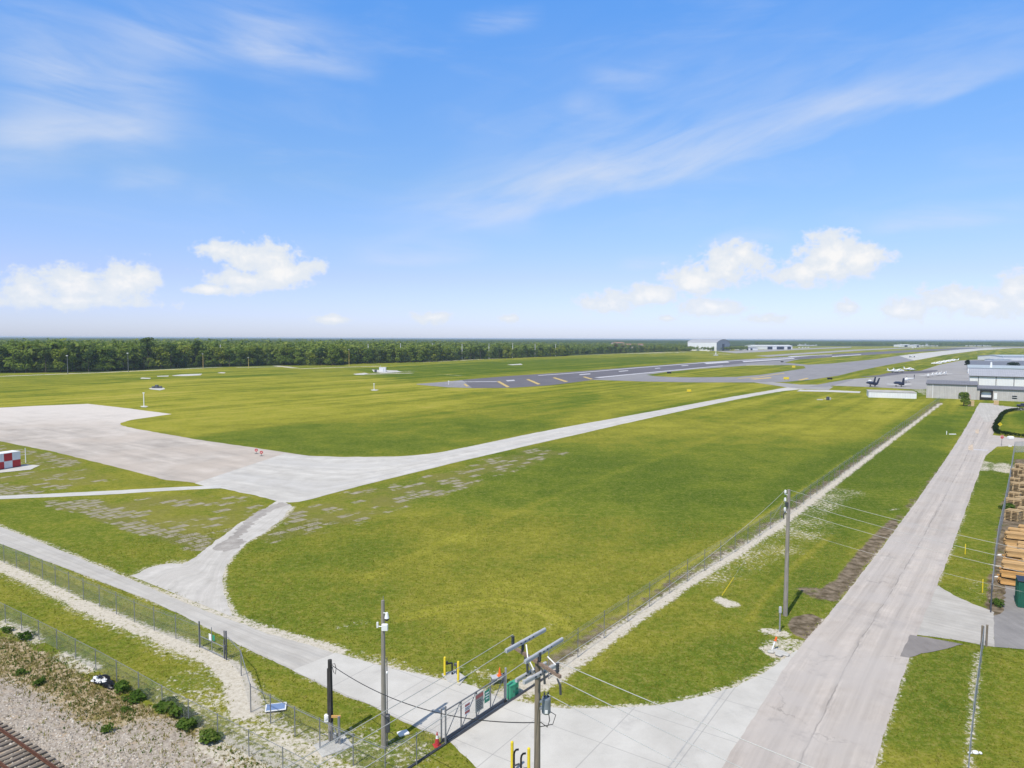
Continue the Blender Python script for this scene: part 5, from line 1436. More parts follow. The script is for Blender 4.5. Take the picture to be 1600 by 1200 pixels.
def crown_lobes(rng, R_, z0, z1, n=9, flat=0.75):
    L = []
    for i in range(n):
        a = rng.uniform(0, 6.283); rr = R_ * rng.uniform(0.1, 0.72) ** 0.8
        f = rng.uniform(0, 1)
        z = z0 + (z1 - z0) * (0.12 + 0.74 * f)
        rr *= 1.0 - 0.5 * f
        s = R_ * rng.uniform(0.34, 0.58)
        L.append((math.cos(a) * rr, math.sin(a) * rr, z, s, s, min(s * flat, (z1 - z) + 0.2)))
    return L
def trunk_mesh(h, r, rng, limbs=4):
    mb = MB()
    mb.tube([(0, 0, -0.2), (0.1, 0, h * 0.35), (-0.1, 0.1, h * 0.7), (0, 0, h * 0.92)], [r * 1.2, r * 0.85, r * 0.5, r * 0.12], 7)
    for i in range(limbs):
        a = rng.uniform(0, 6.28); z = h * rng.uniform(0.3, 0.6)
        e = h * rng.uniform(0.16, 0.26)
        mb.tube([(0, 0, z), (math.cos(a) * e * .5, math.sin(a) * e * .5, z + e * .35), (math.cos(a) * e, math.sin(a) * e, z + e * .9)], [r * 0.45, r * 0.3, r * 0.08], 5)
    return mb
def tree_proto(name, seed, h, R_, z0, n, size, leaf='leaf', limbs=4, tr=0.28):
    rng = np.random.default_rng(seed)
    t = thing(name, None, 'tree', (0, 0, 0))
    trunk_mesh(h, tr, rng, limbs).build('trunk', M['trunk'], t)
    V, F = leaf_cloud(rng, crown_lobes(rng, R_, z0, h, 11), n, size)
    np_mesh('crown', V, F, M[leaf], t)
    return t
protos = [(tree_proto('broadleaf_tree', 11, 18, 5.9, 0.2, 1150, 0.62), 'bushy'), (tree_proto('broadleaf_tree', 12, 17, 6.6, 0.0, 1250, 0.64, 'leaf3'), 'wide'),
          (tree_proto('broadleaf_tree', 13, 19, 5.0, 1.0, 950, 0.58, 'leaf2'), 'tall'), (tree_proto('broadleaf_tree', 14, 14, 5.6, -0.5, 1000, 0.6, 'leaf2'), 'low'),
          (tree_proto('pine_tree', 15, 21, 3.6, 9.5, 560, 0.55, 'leaf2', limbs=6, tr=0.24), 'pine'), (tree_proto('broadleaf_tree', 16, 16.5, 6.0, 0.2, 1050, 0.6), 'loose')]
KIND = {'bushy': 'bushy dark green tree', 'wide': 'wide rounded green tree', 'tall': 'tall narrow crowned tree', 'low': 'low dense green tree', 'pine': 'slender pine with a bare trunk', 'loose': 'loose mid green tree'}
ZONE = [(330, 'at the forest edge behind the left lamp posts'), (560, 'at the forest edge behind the sandy clearing'), (880, 'in the tree wall beyond the runway end'), (1090, 'among scattered trees left of the arched hangar')]
EDGE = [(-70, 583), (0, 583), (60, 582.5), (150, 581), (230, 577), (300, 573.5), (420, 571), (520, 571.5), (530, 569.5), (580, 568), (660, 566), (720, 562.5), (780, 560.5), (880, 556.5), (885, 554), (960, 552), (1040, 549.8), (1078, 548.6)]
def tree_line():
    r = random.Random(21)
    pl = W(EDGE)
    _, L = resample(pl, 3)
    n = 148
    pts, _ = resample(pl, n)
    used = {}
    cnt = 0
    for row in range(2):
        for i, p in enumerate(pts):
            if row == 1 and i % 8 == 7: continue
            d = p.normalized()
            back = r.uniform(0, 5) if row == 0 else r.uniform(8, 18)
            q = p + d * back + Vector((r.uniform(-2.5, 2.5), 0, 0))
            pr, k = r.choices(protos, (3, 3, 2.2, 2.2, 1.6, 3))[0]
            px = 800 + FPX * q.x / q.y
            hs = 1.0 if px < 560 else (0.93 if px < 700 else 0.80 if px < 880 else 0.68)
            if row == 0: hs *= r.uniform(0.50, 1.02)
            else: hs *= r.uniform(0.8, 1.2)
            if px > 1035: hs *= 0.8
            zone = next((z for lim, z in ZONE if px < lim), ZONE[-1][1])
            lab = KIND[k] + ' ' + zone
            s = (hs * r.uniform(0.95, 1.25), hs * r.uniform(0.95, 1.25), hs)
            if k not in used:
                used[k] = 1
                pr.location = q; pr.rotation_euler = (0, 0, r.uniform(0, 6)); pr.scale = s
                tag(pr, lab, None, lab)
            else:
                dup(pr, q, r.uniform(0, 6.28), lab, lab, s)
            cnt += 1
    # a few that stand out
    brown = tree_proto('dead_tree', 31, 14, 5.4, 2.0, 700, 0.6, 'leaf_brown')
    spots = [(962, 551.5, 1.12), (972, 551.3, 1.0), (954, 551.8, 0.8)]
    for i, (x, y, s) in enumerate(spots):
        o = brown if i == 0 else dup(brown, (0, 0, 0))
        o.location = G(x, y); o.scale = (s, s, s); o.rotation_euler = (0, 0, i * 2.0)
        tag(o, ['brown bare tree clump, the tallest of three near the terracotta buildings', 'brown bare tree right of the tallest brown one', 'brown bare tree left of the tallest brown one'][i], 'tree')
    for (x, y, s, lab) in [(232, 577, 1.22, 'tallest pine, poking above the forest between the two left lamp posts'), (118, 580, 1.08, 'rounded treetop rising above the far left of the forest line')]:
        o = dup(protos[4][0] if s > 1.2 else protos[1][0], G(x, y) + G(x, y).normalized() * 14, 1.0, lab, None, (s * 1.3, s * 1.3, s))
        if 'group' in o: del o['group']
tree_line()

def clone_cloud(rng, pts, hs, base, name, m):
    """many far crowns merged into one mass"""
    Vs = []; Fs = []; n = 0
    for p, h in zip(pts, hs):
        V, F = base[rng.integers(len(base))]
        a = rng.uniform(0, 6.28); c_, s_ = math.cos(a), math.sin(a)
        w = h * rng.uniform(0.85, 1.25)
        U = np.stack([(V[:, 0] * c_ - V[:, 1] * s_) * w + p[0], (V[:, 0] * s_ + V[:, 1] * c_) * w + p[1], V[:, 2] * h], 1)
        Vs.append(U); Fs.append(F + n); n += len(V)
    return tag(np_mesh(name, np.concatenate(Vs), np.concatenate(Fs), m), kind='stuff')
def woodland():
    rng = np.random.default_rng(8)
    base = []
    for s in range(5):
        r2 = np.random.default_rng(100 + s)
        base.append(leaf_cloud(r2, crown_lobes(r2, 6.4, 5.0, 17 + r2.uniform(-2.5, 2.5), 8), 150, 1.2))
    base = [(V * np.array([1, 1, 1 / 1.0]), F) for V, F in base]
    pts = []; hs = []
    edge = W(EDGE)
    ea = np.array([math.atan2(p.x, p.y) for p in edge]); er = np.array([p.length for p in edge])
    while len(pts) < 5200:
        a = rng.uniform(ea[0] - 0.03, ea[-1] + 0.01)
        r0 = np.interp(a, ea, er)
        r_ = r0 + 16 + 1500 * rng.uniform(0, 1) ** 1.7
        px = 800 + FPX * math.tan(a)
        if 958 < px < 1015 and r_ < r0 + 330: continue
        pts.append((math.sin(a) * r_, math.cos(a) * r_))
        base_h = np.interp(px, [0, 500, 700, 900, 1080], [1.04, 1.02, 0.92, 0.74, 0.62])
        hs.append(base_h * (rng.uniform(0.70, 1.10) if rng.random() < 0.93 else rng.uniform(1.1, 1.28)))
    clone_cloud(rng, pts, hs, base, 'woodland', M['leaf_far'])
    # thickets beyond the far end of the airfield and in front of the hangars
    pts = []; hs = []
    for _ in range(420):
        x = rng.uniform(1062, 1168); 
        p = G(x, 549.4 - (x - 1062) / 106 * 2.0) 
        if 1080 < x < 1106 and rng.random() < 0.85: continue
        p = p + p.normalized() * rng.uniform(0, 55)
        pts.append((p.x, p.y)); hs.append(rng.uniform(0.30, 0.58))
    for _ in range(1500):
        x = rng.uniform(1180, 1620)
        p = G(x, 540.9 + (x - 1180) / 440 * 1.2)
        p = p + p.normalized() * (900 * rng.uniform(0, 1) ** 1.6 + 15)
        pts.append((p.x, p.y)); hs.append(rng.uniform(0.6, 0.95))
    clone_cloud(rng, pts, hs, base, 'thicket', M['leaf_far'])
    # the forest that runs on to the horizon
    aa = np.radians(np.arange(-47, 47.01, 0.14)); rr = 2000 * 1.0055 ** np.arange(0, 510)
    A, RR = np.meshgrid(aa, rr)
    px = 800 + FPX * np.tan(A)
    start = np.interp(px, [0, 700, 1000, 1100, 1200, 1700], [2000, 2300, 2700, 3000, 3500, 3700])
    z = rng.uniform(5, 11, A.shape)
    z = (z + np.roll(z, 1, 0) + np.roll(z, 1, 1)) / 3 * 1.15 + rng.uniform(0, 3, A.shape)
    big = rng.uniform(-1, 1, (A.shape[0] // 12 + 2, A.shape[1] // 20 + 2))
    z += 2.2 * np.kron(big, np.ones((12, 20)))[:A.shape[0], :A.shape[1]]
    z = np.where(RR < start, -0.5, z)
    V = np.stack([np.sin(A) * RR, np.cos(A) * RR, z], -1).reshape(-1, 3)
    nr, na = A.shape
    i = (np.arange(nr - 1)[:, None] * na + np.arange(na - 1)[None, :]).ravel()
    F = np.stack([i, i + 1, i + na + 1, i + na], 1)
    F = F[~(z.ravel()[F] < 0).all(1)]
    m, N = new_mat('forest_canopy')
    p = N.n('ShaderNodeNewGeometry').outputs['Position']
    n1 = N.add(N.mul(N.noise(p, 0.06, 4, 0.7), 0.6), N.mul(N.noise(p, 0.004, 4), 0.4))
    finish(m, N, N.ramp(n1, [(0.3, (0.022, 0.042, 0.013)), (0.5, (0.045, 0.075, 0.02)), (0.7, (0.085, 0.11, 0.032))]), 1.0, spec=0.0)
    tag(np_mesh('forest', V, F, m), kind='stuff')
woodland()

# ------------------------------------------------------------------ bushes and weeds
def bush_proto(seed, leaf, n=420, size=0.13):
    rng = np.random.default_rng(seed)
    t = thing('bush', None, 'bush')
    L = []
    for i in range(8):
        a = rng.uniform(0, 6.28); q = rng.uniform(0, 0.65)
        s = rng.uniform(0.28, 0.5)
        L.append((math.cos(a) * q, math.sin(a) * q, rng.uniform(0.25, 0.75), s, s, s * 0.85))
    V, F = leaf_cloud(rng, L, n, size)
    V[:, 2] = np.maximum(V[:, 2], 0.01)
    np_mesh('foliage', V, F, M[leaf], t)
    mb = MB()
    for i in range(4):
        a = rng.uniform(0, 6.28)
        mb.tube([(0, 0, 0), (math.cos(a) * .2, math.sin(a) * .2, 0.35), (math.cos(a) * .35, math.sin(a) * .35, 0.6)], [0.03, 0.02, 0.008], 5)
    mb.build('stem', M['trunk'], t)
    return t
bp = [bush_proto(1, 'leaf_bush'), bush_proto(2, 'leaf_bush'), bush_proto(3, 'leaf_bush')]
BUSH = [(38, 999, 0.9, 'dark green bush on the railway bank at the far left below the fence'), (14, 987, 0.6, 'small green bush at the left edge against the railway fence'), (193, 1080, 0.8, 'green bush just right of the rubbish heap'),
        (214, 1092, 0.75, 'green bush two clumps right of the rubbish heap'), (255, 1111, 1.0, 'green bush at the left of the tallest one by the railway fence'), (274, 1122, 1.1, 'tallest dark green bush by the railway fence'),
        (297, 1136, 0.85, 'rounded green bush right of the tallest one by the railway fence'), (328, 1155, 0.85, 'green bush leaning on the fence near the bottom edge'), (168, 1143, 0.55, 'small lone green bush on the edge of the ballast'), (195, 1111, 0.4, 'small green bush below the rubbish heap'),
        (35, 1054, 0.5, 'small green bush in the dry weeds at the left edge'), (62, 1070, 0.5, 'low bush in the middle of the dry weeds'), (1558, 945, 0.8, 'green bush inside the lumber yard fence corner'), (1571, 797, 1.3, 'green bush between the yard fence and the pallets')]
for i, (x, y, s, lab) in enumerate(BUSH):
    o = bp[i] if i < 3 else dup(bp[i % 3], (0, 0, 0))
    o.location = G(x, y); o.rotation_euler = (0, 0, i * 1.3); o.scale = (s * (0.8 + 0.17 * (i % 4)), s * (1.2 - 0.15 * (i % 3)), s * (0.62 + 0.1 * (i % 3)))
    tag(o, lab, 'bush')

def sample_attr(x, y, name):
    me = make_ground_ob.data
    return None
def ground_lookup():
    me = make_ground_ob.data
    co = np.empty(len(me.vertices) * 3, np.float32); me.vertices.foreach_get('co', co); co = co.reshape(-1, 3)
    out = {}
    for k in ('sand', 'gravel', 'dry', 'dirt', 'tone', 'pave'):
        v = np.empty(len(me.vertices), np.float32); me.attributes[k].data.foreach_get('value', v); out[k] = v
    r = np.hypot(co[:, 0], co[:, 1]); a = np.degrees(np.arctan2(co[:, 0], co[:, 1]))
    return co, r, a, out
def turf():
    """blades of grass and weeds near the viewer"""
    rng = np.random.default_rng(3)
    co, r, a, at = ground_lookup()
    na = np.unique(np.round(a[len(a) // 2: len(a) // 2 + 1000], 3)).size
    ok = (r > 34) & (r < 95) & (np.abs(a) < 41)
    idx = np.nonzero(ok)[0]
    paved = [in_poly_cache(o) for o in S.objects if o.get('kind') == 'structure' and o.name.split('.')[0] in ('main_road', 'perimeter_road', 'gate_apron', 'driveway', 'asphalt_patch', 'yard_pavement', 'sandy_track', 'gravel_taxiway', 'yard_floor')]
    def scatter(n, weight, mat, name, hlo, hhi, wlo, whi, blades):
        w = weight[idx] * (co[idx, 1] > 0)
        w = w / w.sum()
        k = rng.choice(idx, n, p=w)
        P = co[k, :2] + rng.uniform(-0.16, 0.16, (n, 2))
        keep = np.ones(n, bool)
        for bb, tris in paved:
            m = (P[:, 0] > bb[0]) & (P[:, 0] < bb[2]) & (P[:, 1] > bb[1]) & (P[:, 1] < bb[3])
            mi = np.nonzero(m)[0]
            if len(mi) == 0: continue
            hit = np.zeros(len(mi), bool)
            for poly in tris: hit |= in_poly(P[mi], poly)
            keep[mi[hit]] = False
        P = P[keep]; n = len(P)
        Vs = []
        for b in range(blades):
            an = rng.uniform(0, 6.283, n); h = rng.uniform(hlo, hhi, n); wd = rng.uniform(wlo, whi, n)
            lean = rng.uniform(0.2, 0.9, n) * h; la = rng.uniform(0, 6.283, n)
            c = P + rng.normal(0, 0.05, (n, 2))
            dx, dy = np.cos(an) * wd, np.sin(an) * wd
            z0 = np.zeros(n)
            p0 = np.stack([c[:, 0] - dx, c[:, 1] - dy, z0], 1); p1 = np.stack([c[:, 0] + dx, c[:, 1] + dy, z0], 1)
            p2 = np.stack([c[:, 0] + np.cos(la) * lean, c[:, 1] + np.sin(la) * lean, h], 1)
            Vs.append(np.stack([p0, p1, p2], 1).reshape(-1, 3))
        V = np.concatenate(Vs); F = np.arange(len(V)).reshape(-1, 3)
        tag(np_mesh(name, V, F, mat), kind='stuff')
    area_w = (r ** 1.1)
    clean = np.clip(1 - at['sand'] * 1.1, 0.03, 1) * np.clip(1 - at['gravel'] * 1.5, 0, 1) * np.clip(1 - at['dry'] * 0.9, 0, 1) * np.clip(1 - at['dirt'] * 1.3, 0, 1)
    scatter(60000, clean * area_w, M['blade'], 'grass', 0.04, 0.13, 0.012, 0.035, 3)
    edge = np.clip(1 - np.abs(at['sand'] - 0.5) * 2, 0, 1)
    scatter(6000, edge * area_w, M['blade_dry'], 'weeds', 0.04, 0.15, 0.015, 0.035, 3)
    scatter(4500, np.clip(at['dry'], 0, 1) * np.clip(1 - at['gravel'], 0.08, 1) * area_w, M['weed_dry'], 'dry_weeds', 0.06, 0.26, 0.015, 0.04, 3)
    scatter(900, np.clip(at['dry'], 0, 1) * np.clip(1 - at['gravel'], 0.03, 1) * area_w, M['leaf_bush'], 'green_weeds', 0.06, 0.24, 0.03, 0.07, 3)
def in_poly_cache(o):
    me = o.data
    co = np.array([v.co[:2] for v in me.vertices])
    bb = (co[:, 0].min(), co[:, 1].min(), co[:, 0].max(), co[:, 1].max())
    if len(me.polygons) > 400 and len(me.polygons[0].vertices) == 4:
        # a strip: its outline is enough
        nc = 6
        uv = np.empty(len(me.loops) * 2, np.float32); me.uv_layers[0].data.foreach_get('uv', uv); uv = uv.reshape(-1, 2)
        lv = np.empty(len(me.loops), np.int32); me.loops.foreach_get('vertex_index', lv)
        l = [(uv[i, 1], lv[i]) for i in range(len(lv)) if uv[i, 0] < 0.001]; r_ = [(uv[i, 1], lv[i]) for i in range(len(lv)) if uv[i, 0] > 0.999]
        l.sort(); r_.sort()
        return bb, [[co[i] for _, i in l[::4]] + [co[i] for _, i in r_[::-4]]]
    return bb, [[co[i] for i in f.vertices] for f in me.polygons]
M['blade'] = leaf_mat('grass_blades', (0.13, 0.17, 0.02), (0.25, 0.24, 0.04), (0.37, 0.30, 0.09), 0.35)
M['blade_dry'] = leaf_mat('mixed_weeds', (0.13, 0.17, 0.025), (0.24, 0.23, 0.05), (0.40, 0.34, 0.13), 0.3)
turf()
# ------------------------------------------------------------------ the airfield's left side
def checker_shed():
    a, b = G(-34, 740), G(32.5, 729)
    rz = rot2(a, b); L = (b - a).length
    H = at_depth(33, 705.5, b.y).z
    D = 2.2
    t = thing('checkered_shed', 'red and white checkered equipment shed on a white slab at the left edge', 'shed', a, rz)
    n = max(5, int(round(L / (H / 2)))); w = L / n
    mb = MB()
    mb.box((L / 2, D / 2 + 0.01, H / 2), (L - 0.04, D - 0.04, H - 0.02), 0, 0)
    for i in range(n):
        for j in range(2):
            m = 1 if (i + j + n) % 2 else 2
            mb.box((w * (i + 0.5), 0.0, H * (0.25 + 0.5 * j)), (w, 0.04, H * 0.5), 0, m)
    for i in range(2):
        for j in range(2):
            mb.box((L, D * (0.25 + 0.5 * i), H * (0.25 + 0.5 * j)), (0.04, D * 0.5, H * 0.5), 0, 1 if (i + j) % 2 == 0 else 2)
    mb.build('wall', [M['white'], M['red'], M['white_sheet']], t)
    mb = MB(); mb.box((L / 2, D / 2, H + 0.05), (L + 0.12, D + 0.12, 0.12), 0, 0, 0.03); mb.build('roof', M['white'], t)
    mb = MB(); mb.box((L / 2, D / 2, 0.06), (L + 0.1, D + 0.1, 0.12)); mb.build('base', M['dark_steel'], t)
    p = G(40.3, 723); h = HT(40.3, 723, 700)
    mb = MB(); mb.tube([(0, 0, 0), (0, 0, h * 0.55), (0, 0, h)], [0.09, 0.07, 0.06], 8)
    tag(mb.build('marker_post', M['white'], None, p), 'thin white post standing right of the checkered shed', 'marker post')
checker_shed()
def apron_markers():
    for (x, yb, yt, lab) in [(400.5, 709, 700.5, 'small red disc marker, the left one of a pair on the concrete apron'), (408.5, 712.5, 704, 'small red disc marker, the right one of a pair on the concrete apron')]:
        p = G(x, yb); h = HT(x, yb, yt)
        t = thing('disc_marker', lab, 'marker', p)
        mb = MB(); mb.tube([(0, 0, 0), (0, 0, h * 0.6)], 0.04, 6); mb.box((0, 0, 0.04), (0.6, 0.4, 0.08), 0, 0, 0.02); mb.build('post', M['dark_steel'], t)
        mb = MB(); mb.tube([(0, -0.05, h * 0.68), (0, 0.05, h * 0.68)], h * 0.27, 12); mb.build('disc', M['red'], t)
        mb = MB(); mb.tube([(0, -0.06, h * 0.68), (0, -0.055, h * 0.68)], h * 0.09, 10); mb.build('lens', M['white'], t)
    for (x, yb, yt, lab) in [(225, 635.5, 614, 'tall thin white approach light mast on a small pad behind the pointed apron'), (584.5, 610, 599.5, 'white approach light mast on a pad short of the runway end'), (701, 601, 595.5, 'small white light post on the runway blast pad')]:
        p = G(x, yb); h = HT(x, yb, yt)
        t = thing('approach_light', lab, 'runway light', p)
        mb = MB(); mb.tube([(0, 0, 0), (0, 0, h)], 0.14, 6); mb.build('mast', M['white'], t)
        mb = MB(); mb.box((0, 0, h), (0.7, 0.3, 0.3), 0, 0, 0.05); mb.build('lamp', M['white_sheet'], t)
    p = G(245, 606.6)
    t = thing('equipment_box', 'low dark equipment boxes on a bright slab in the middle of the left field', 'equipment', p)
    for (x, w, h) in [(-1.6, 1.2, 0.9), (0, 1.4, 1.6), (1.7, 1.3, 1.0)]:
        mb = MB(); mb.box((x, 0, h / 2), (w, 1.0, h), 0, 0, 0.08); mb.build('cabinet', M['dark_steel'], t)
    # white equipment shelter
    p = G(597.5, 581); h = HT(597.5, 581, 574.3)
    w = (G(602.8, 581) - G(592.6, 581)).length
    t = thing('equipment_shelter', 'white box shelter on a pale pad beyond the runway end', 'shelter', p)
    mb = MB(); mb.box((0, 1.5, h / 2), (w, 3.0, h), 0, 0, 0.08); mb.build('wall', M['wall_white'], t)
    mb = MB(); mb.box((0, 1.5, h + 0.1), (w + 0.3, 3.3, 0.2), 0, 0, 0.04); mb.build('roof', M['white'], t)
    mb = MB(); mb.box((w * 0.2, -0.03, h * 0.42), (0.95, 0.06, h * 0.8)); mb.build('door', M['door_grey'], t)
    mb = MB(); mb.tube([(-w * 0.35, 0.5, h), (-w * 0.35, 0.5, h + 1.6)], 0.05, 6); mb.build('antenna', M['white'], t)
    p = G(587, 581.6)
    mb = MB(); mb.box((0, 0, 0.9), (1.6, 1.4, 1.8), 0, 0, 0.1)
    tag(mb.build('generator', M['dark_steel'], None, p), 'dark generator box left of the white shelter', 'generator')
    # lamp posts before the woods
    for (x, yb, yt, lab, m, head) in [(106, 584.5, 556, 'pale lamp post before the woods, leftmost of three', 'galv_dull', 'white'), (200.5, 581.5, 552, 'grey lamp post before the woods, middle one of three', 'galv_dull', 'white'), (317.5, 577.0, 553, 'yellowish lamp post by the sandy clearing, right of the other two', 'mark_y', 'cover'),
                                      (545.5, 572.5, 546.5, 'yellow pole standing alone before the woods left of the white shelter', 'mark_y', 'cover'), (388.5, 576, 559, 'short yellow pole in the pale sandy clearing', 'mark_y', 'cover')]:
        p = G(x, yb); h = HT(x, yb, yt)
        t = thing('lamp_post', lab, 'lamp post', p)
        mb = MB(); mb.tube([(0, 0, 0), (0, 0, h)], [0.2, 0.14], 8); mb.build('pole', M[m], t)
        mb = MB(); mb.box((0, -0.2, h), (1.1, 0.8, 0.45), 0, 0, 0.1); mb.build('lamp_head', M[head], t)
    names = ['first', 'second', 'third', 'fourth', 'fifth', 'sixth', 'seventh', 'eighth', 'ninth']
    for i, (x, yt) in enumerate([(345, 538.5), (575.5, 537.5), (626, 536.2), (676, 536.4), (722, 537.5), (764, 536.8), (801, 536), (836, 537.0), (868, 537.5)]):
        yb = np.interp(x, [300, 560, 720, 880], [573, 568, 562.5, 556.5])
        p = G(x, yb); p = p + p.normalized() * 9
        h = at_depth(x, yt, p.y).z
        t = thing('power_pole', 'pale power pole rising out of the far woods, ' + names[i] + ' from the left', 'utility pole', p, 0, 'power poles in the far woods')
        mb = MB(); mb.tube([(0, 0, 0), (0, 0, h)], [0.34, 0.24], 6); mb.build('pole', M['white'], t)
        mb = MB(); mb.bar((-1.1, -0.25, h - 0.9), (1.1, -0.25, h - 0.9), 0.15, 0.2); mb.build('crossarm', M['pole_grey'], t)
apron_markers()

# ------------------------------------------------------------------ aircraft
def loft(mb, secs, n=12, mi=0):
    vs = []; fs = []
    for (y, z, rx, rz_) in secs:
        for k in range(n):
            a = 2 * math.pi * k / n
            vs.append((math.cos(a) * rx, y, z + math.sin(a) * rz_))
    for i in range(len(secs) - 1):
        for k in range(n):
            k2 = (k + 1) % n
            fs.append((i * n + k, (i + 1) * n + k, (i + 1) * n + k2, i * n + k2))
    fs.append(tuple(range(n))); fs.append(tuple(reversed(range((len(secs) - 1) * n, len(secs) * n))))
    mb.idx(vs, fs, mi)
def slab_wing(mb, root, tip, c0, c1, th, mi=0):
    """root, tip: leading edge points; chords along -y"""
    vs = []
    for (p, c, t) in ((root, c0, th), (tip, c1, th * 0.6)):
        vs += [(p[0], p[1], p[2]), (p[0], p[1] - c * 0.35, p[2] + t), (p[0], p[1] - c, p[2]), (p[0], p[1] - c * 0.35, p[2] - t * 0.5)]
    mb.idx(vs, [(0, 1, 5, 4), (1, 2, 6, 5), (2, 3, 7, 6), (3, 0, 4, 7), (3, 2, 1, 0), (4, 5, 6, 7)], mi)
def light_plane(stripe='blue'):
    t = thing('light_aircraft', None, 'aircraft')
    mb = MB(); loft(mb, [(3.6, 1.15, 0.2, 0.2), (3.3, 1.2, 0.5, 0.45), (2.0, 1.3, 0.62, 0.6), (1.2, 1.55, 0.66, 0.85), (-0.3, 1.55, 0.66, 0.85), (-1.6, 1.4, 0.5, 0.55), (-4.2, 1.35, 0.14, 0.2)]); f = mb.build('fuselage', M['white_sheet'], t)
    mb = MB(); mb.box((0, 1.28, 2.02), (1.06, 0.5, 0.4), 0, 0, 0.1); mb.box((0, 0.3, 1.95), (1.36, 1.2, 0.36), 0, 0, 0.1); mb.build('window', M['glass'], f)
    mb = MB(); mb.box((0, -0.6, 1.35), (1.22, 3.4, 0.12), 0, 0, 0.03); mb.build('stripe', M[stripe], f)
    for s in (-1, 1):
        mb = MB(); slab_wing(mb, (s * 0.5, 1.2, 0.95), (s * 5.2, 1.0, 1.25), 1.6, 1.15, 0.13); mb.build('wing', M['white_sheet'], t)
        mb = MB(); slab_wing(mb, (s * 0.1, -3.5, 1.45), (s * 1.8, -3.7, 1.45), 0.95, 0.6, 0.07); mb.build('tailplane', M['white_sheet'], t)
    mb = MB()
    vs = [(sx * 0.06, y, z) for sx in (-1, 1) for (y, z) in ((-3.1, 1.4), (-4.4, 1.4), (-4.75, 3.0), (-4.15, 3.0))]
    mb.idx(vs, [(0, 1, 2, 3), (7, 6, 5, 4), (0, 4, 5, 1), (1, 5, 6, 2), (2, 6, 7, 3), (3, 7, 4, 0)]); mb.build('tail_fin', M['white_sheet'], t)
    mb = MB(); mb.box((0, 3.68, 1.15), (0.14, 0.06, 1.9), 0.0, 0, 0.02); mb.build('propeller', M['dark_steel'], t)
    for (x, y) in ((0, 2.6), (-1.25, 0.3), (1.25, 0.3)):
        mb = MB(); mb.tube([(x - 0.08, y, 0.24), (x + 0.08, y, 0.24)], 0.24, 10); mb.tube([(x, y, 0.3), (x * 0.85, y, 1.0)], 0.06, 6); mb.build('wheel', M['black_rubber'], t)
    return t
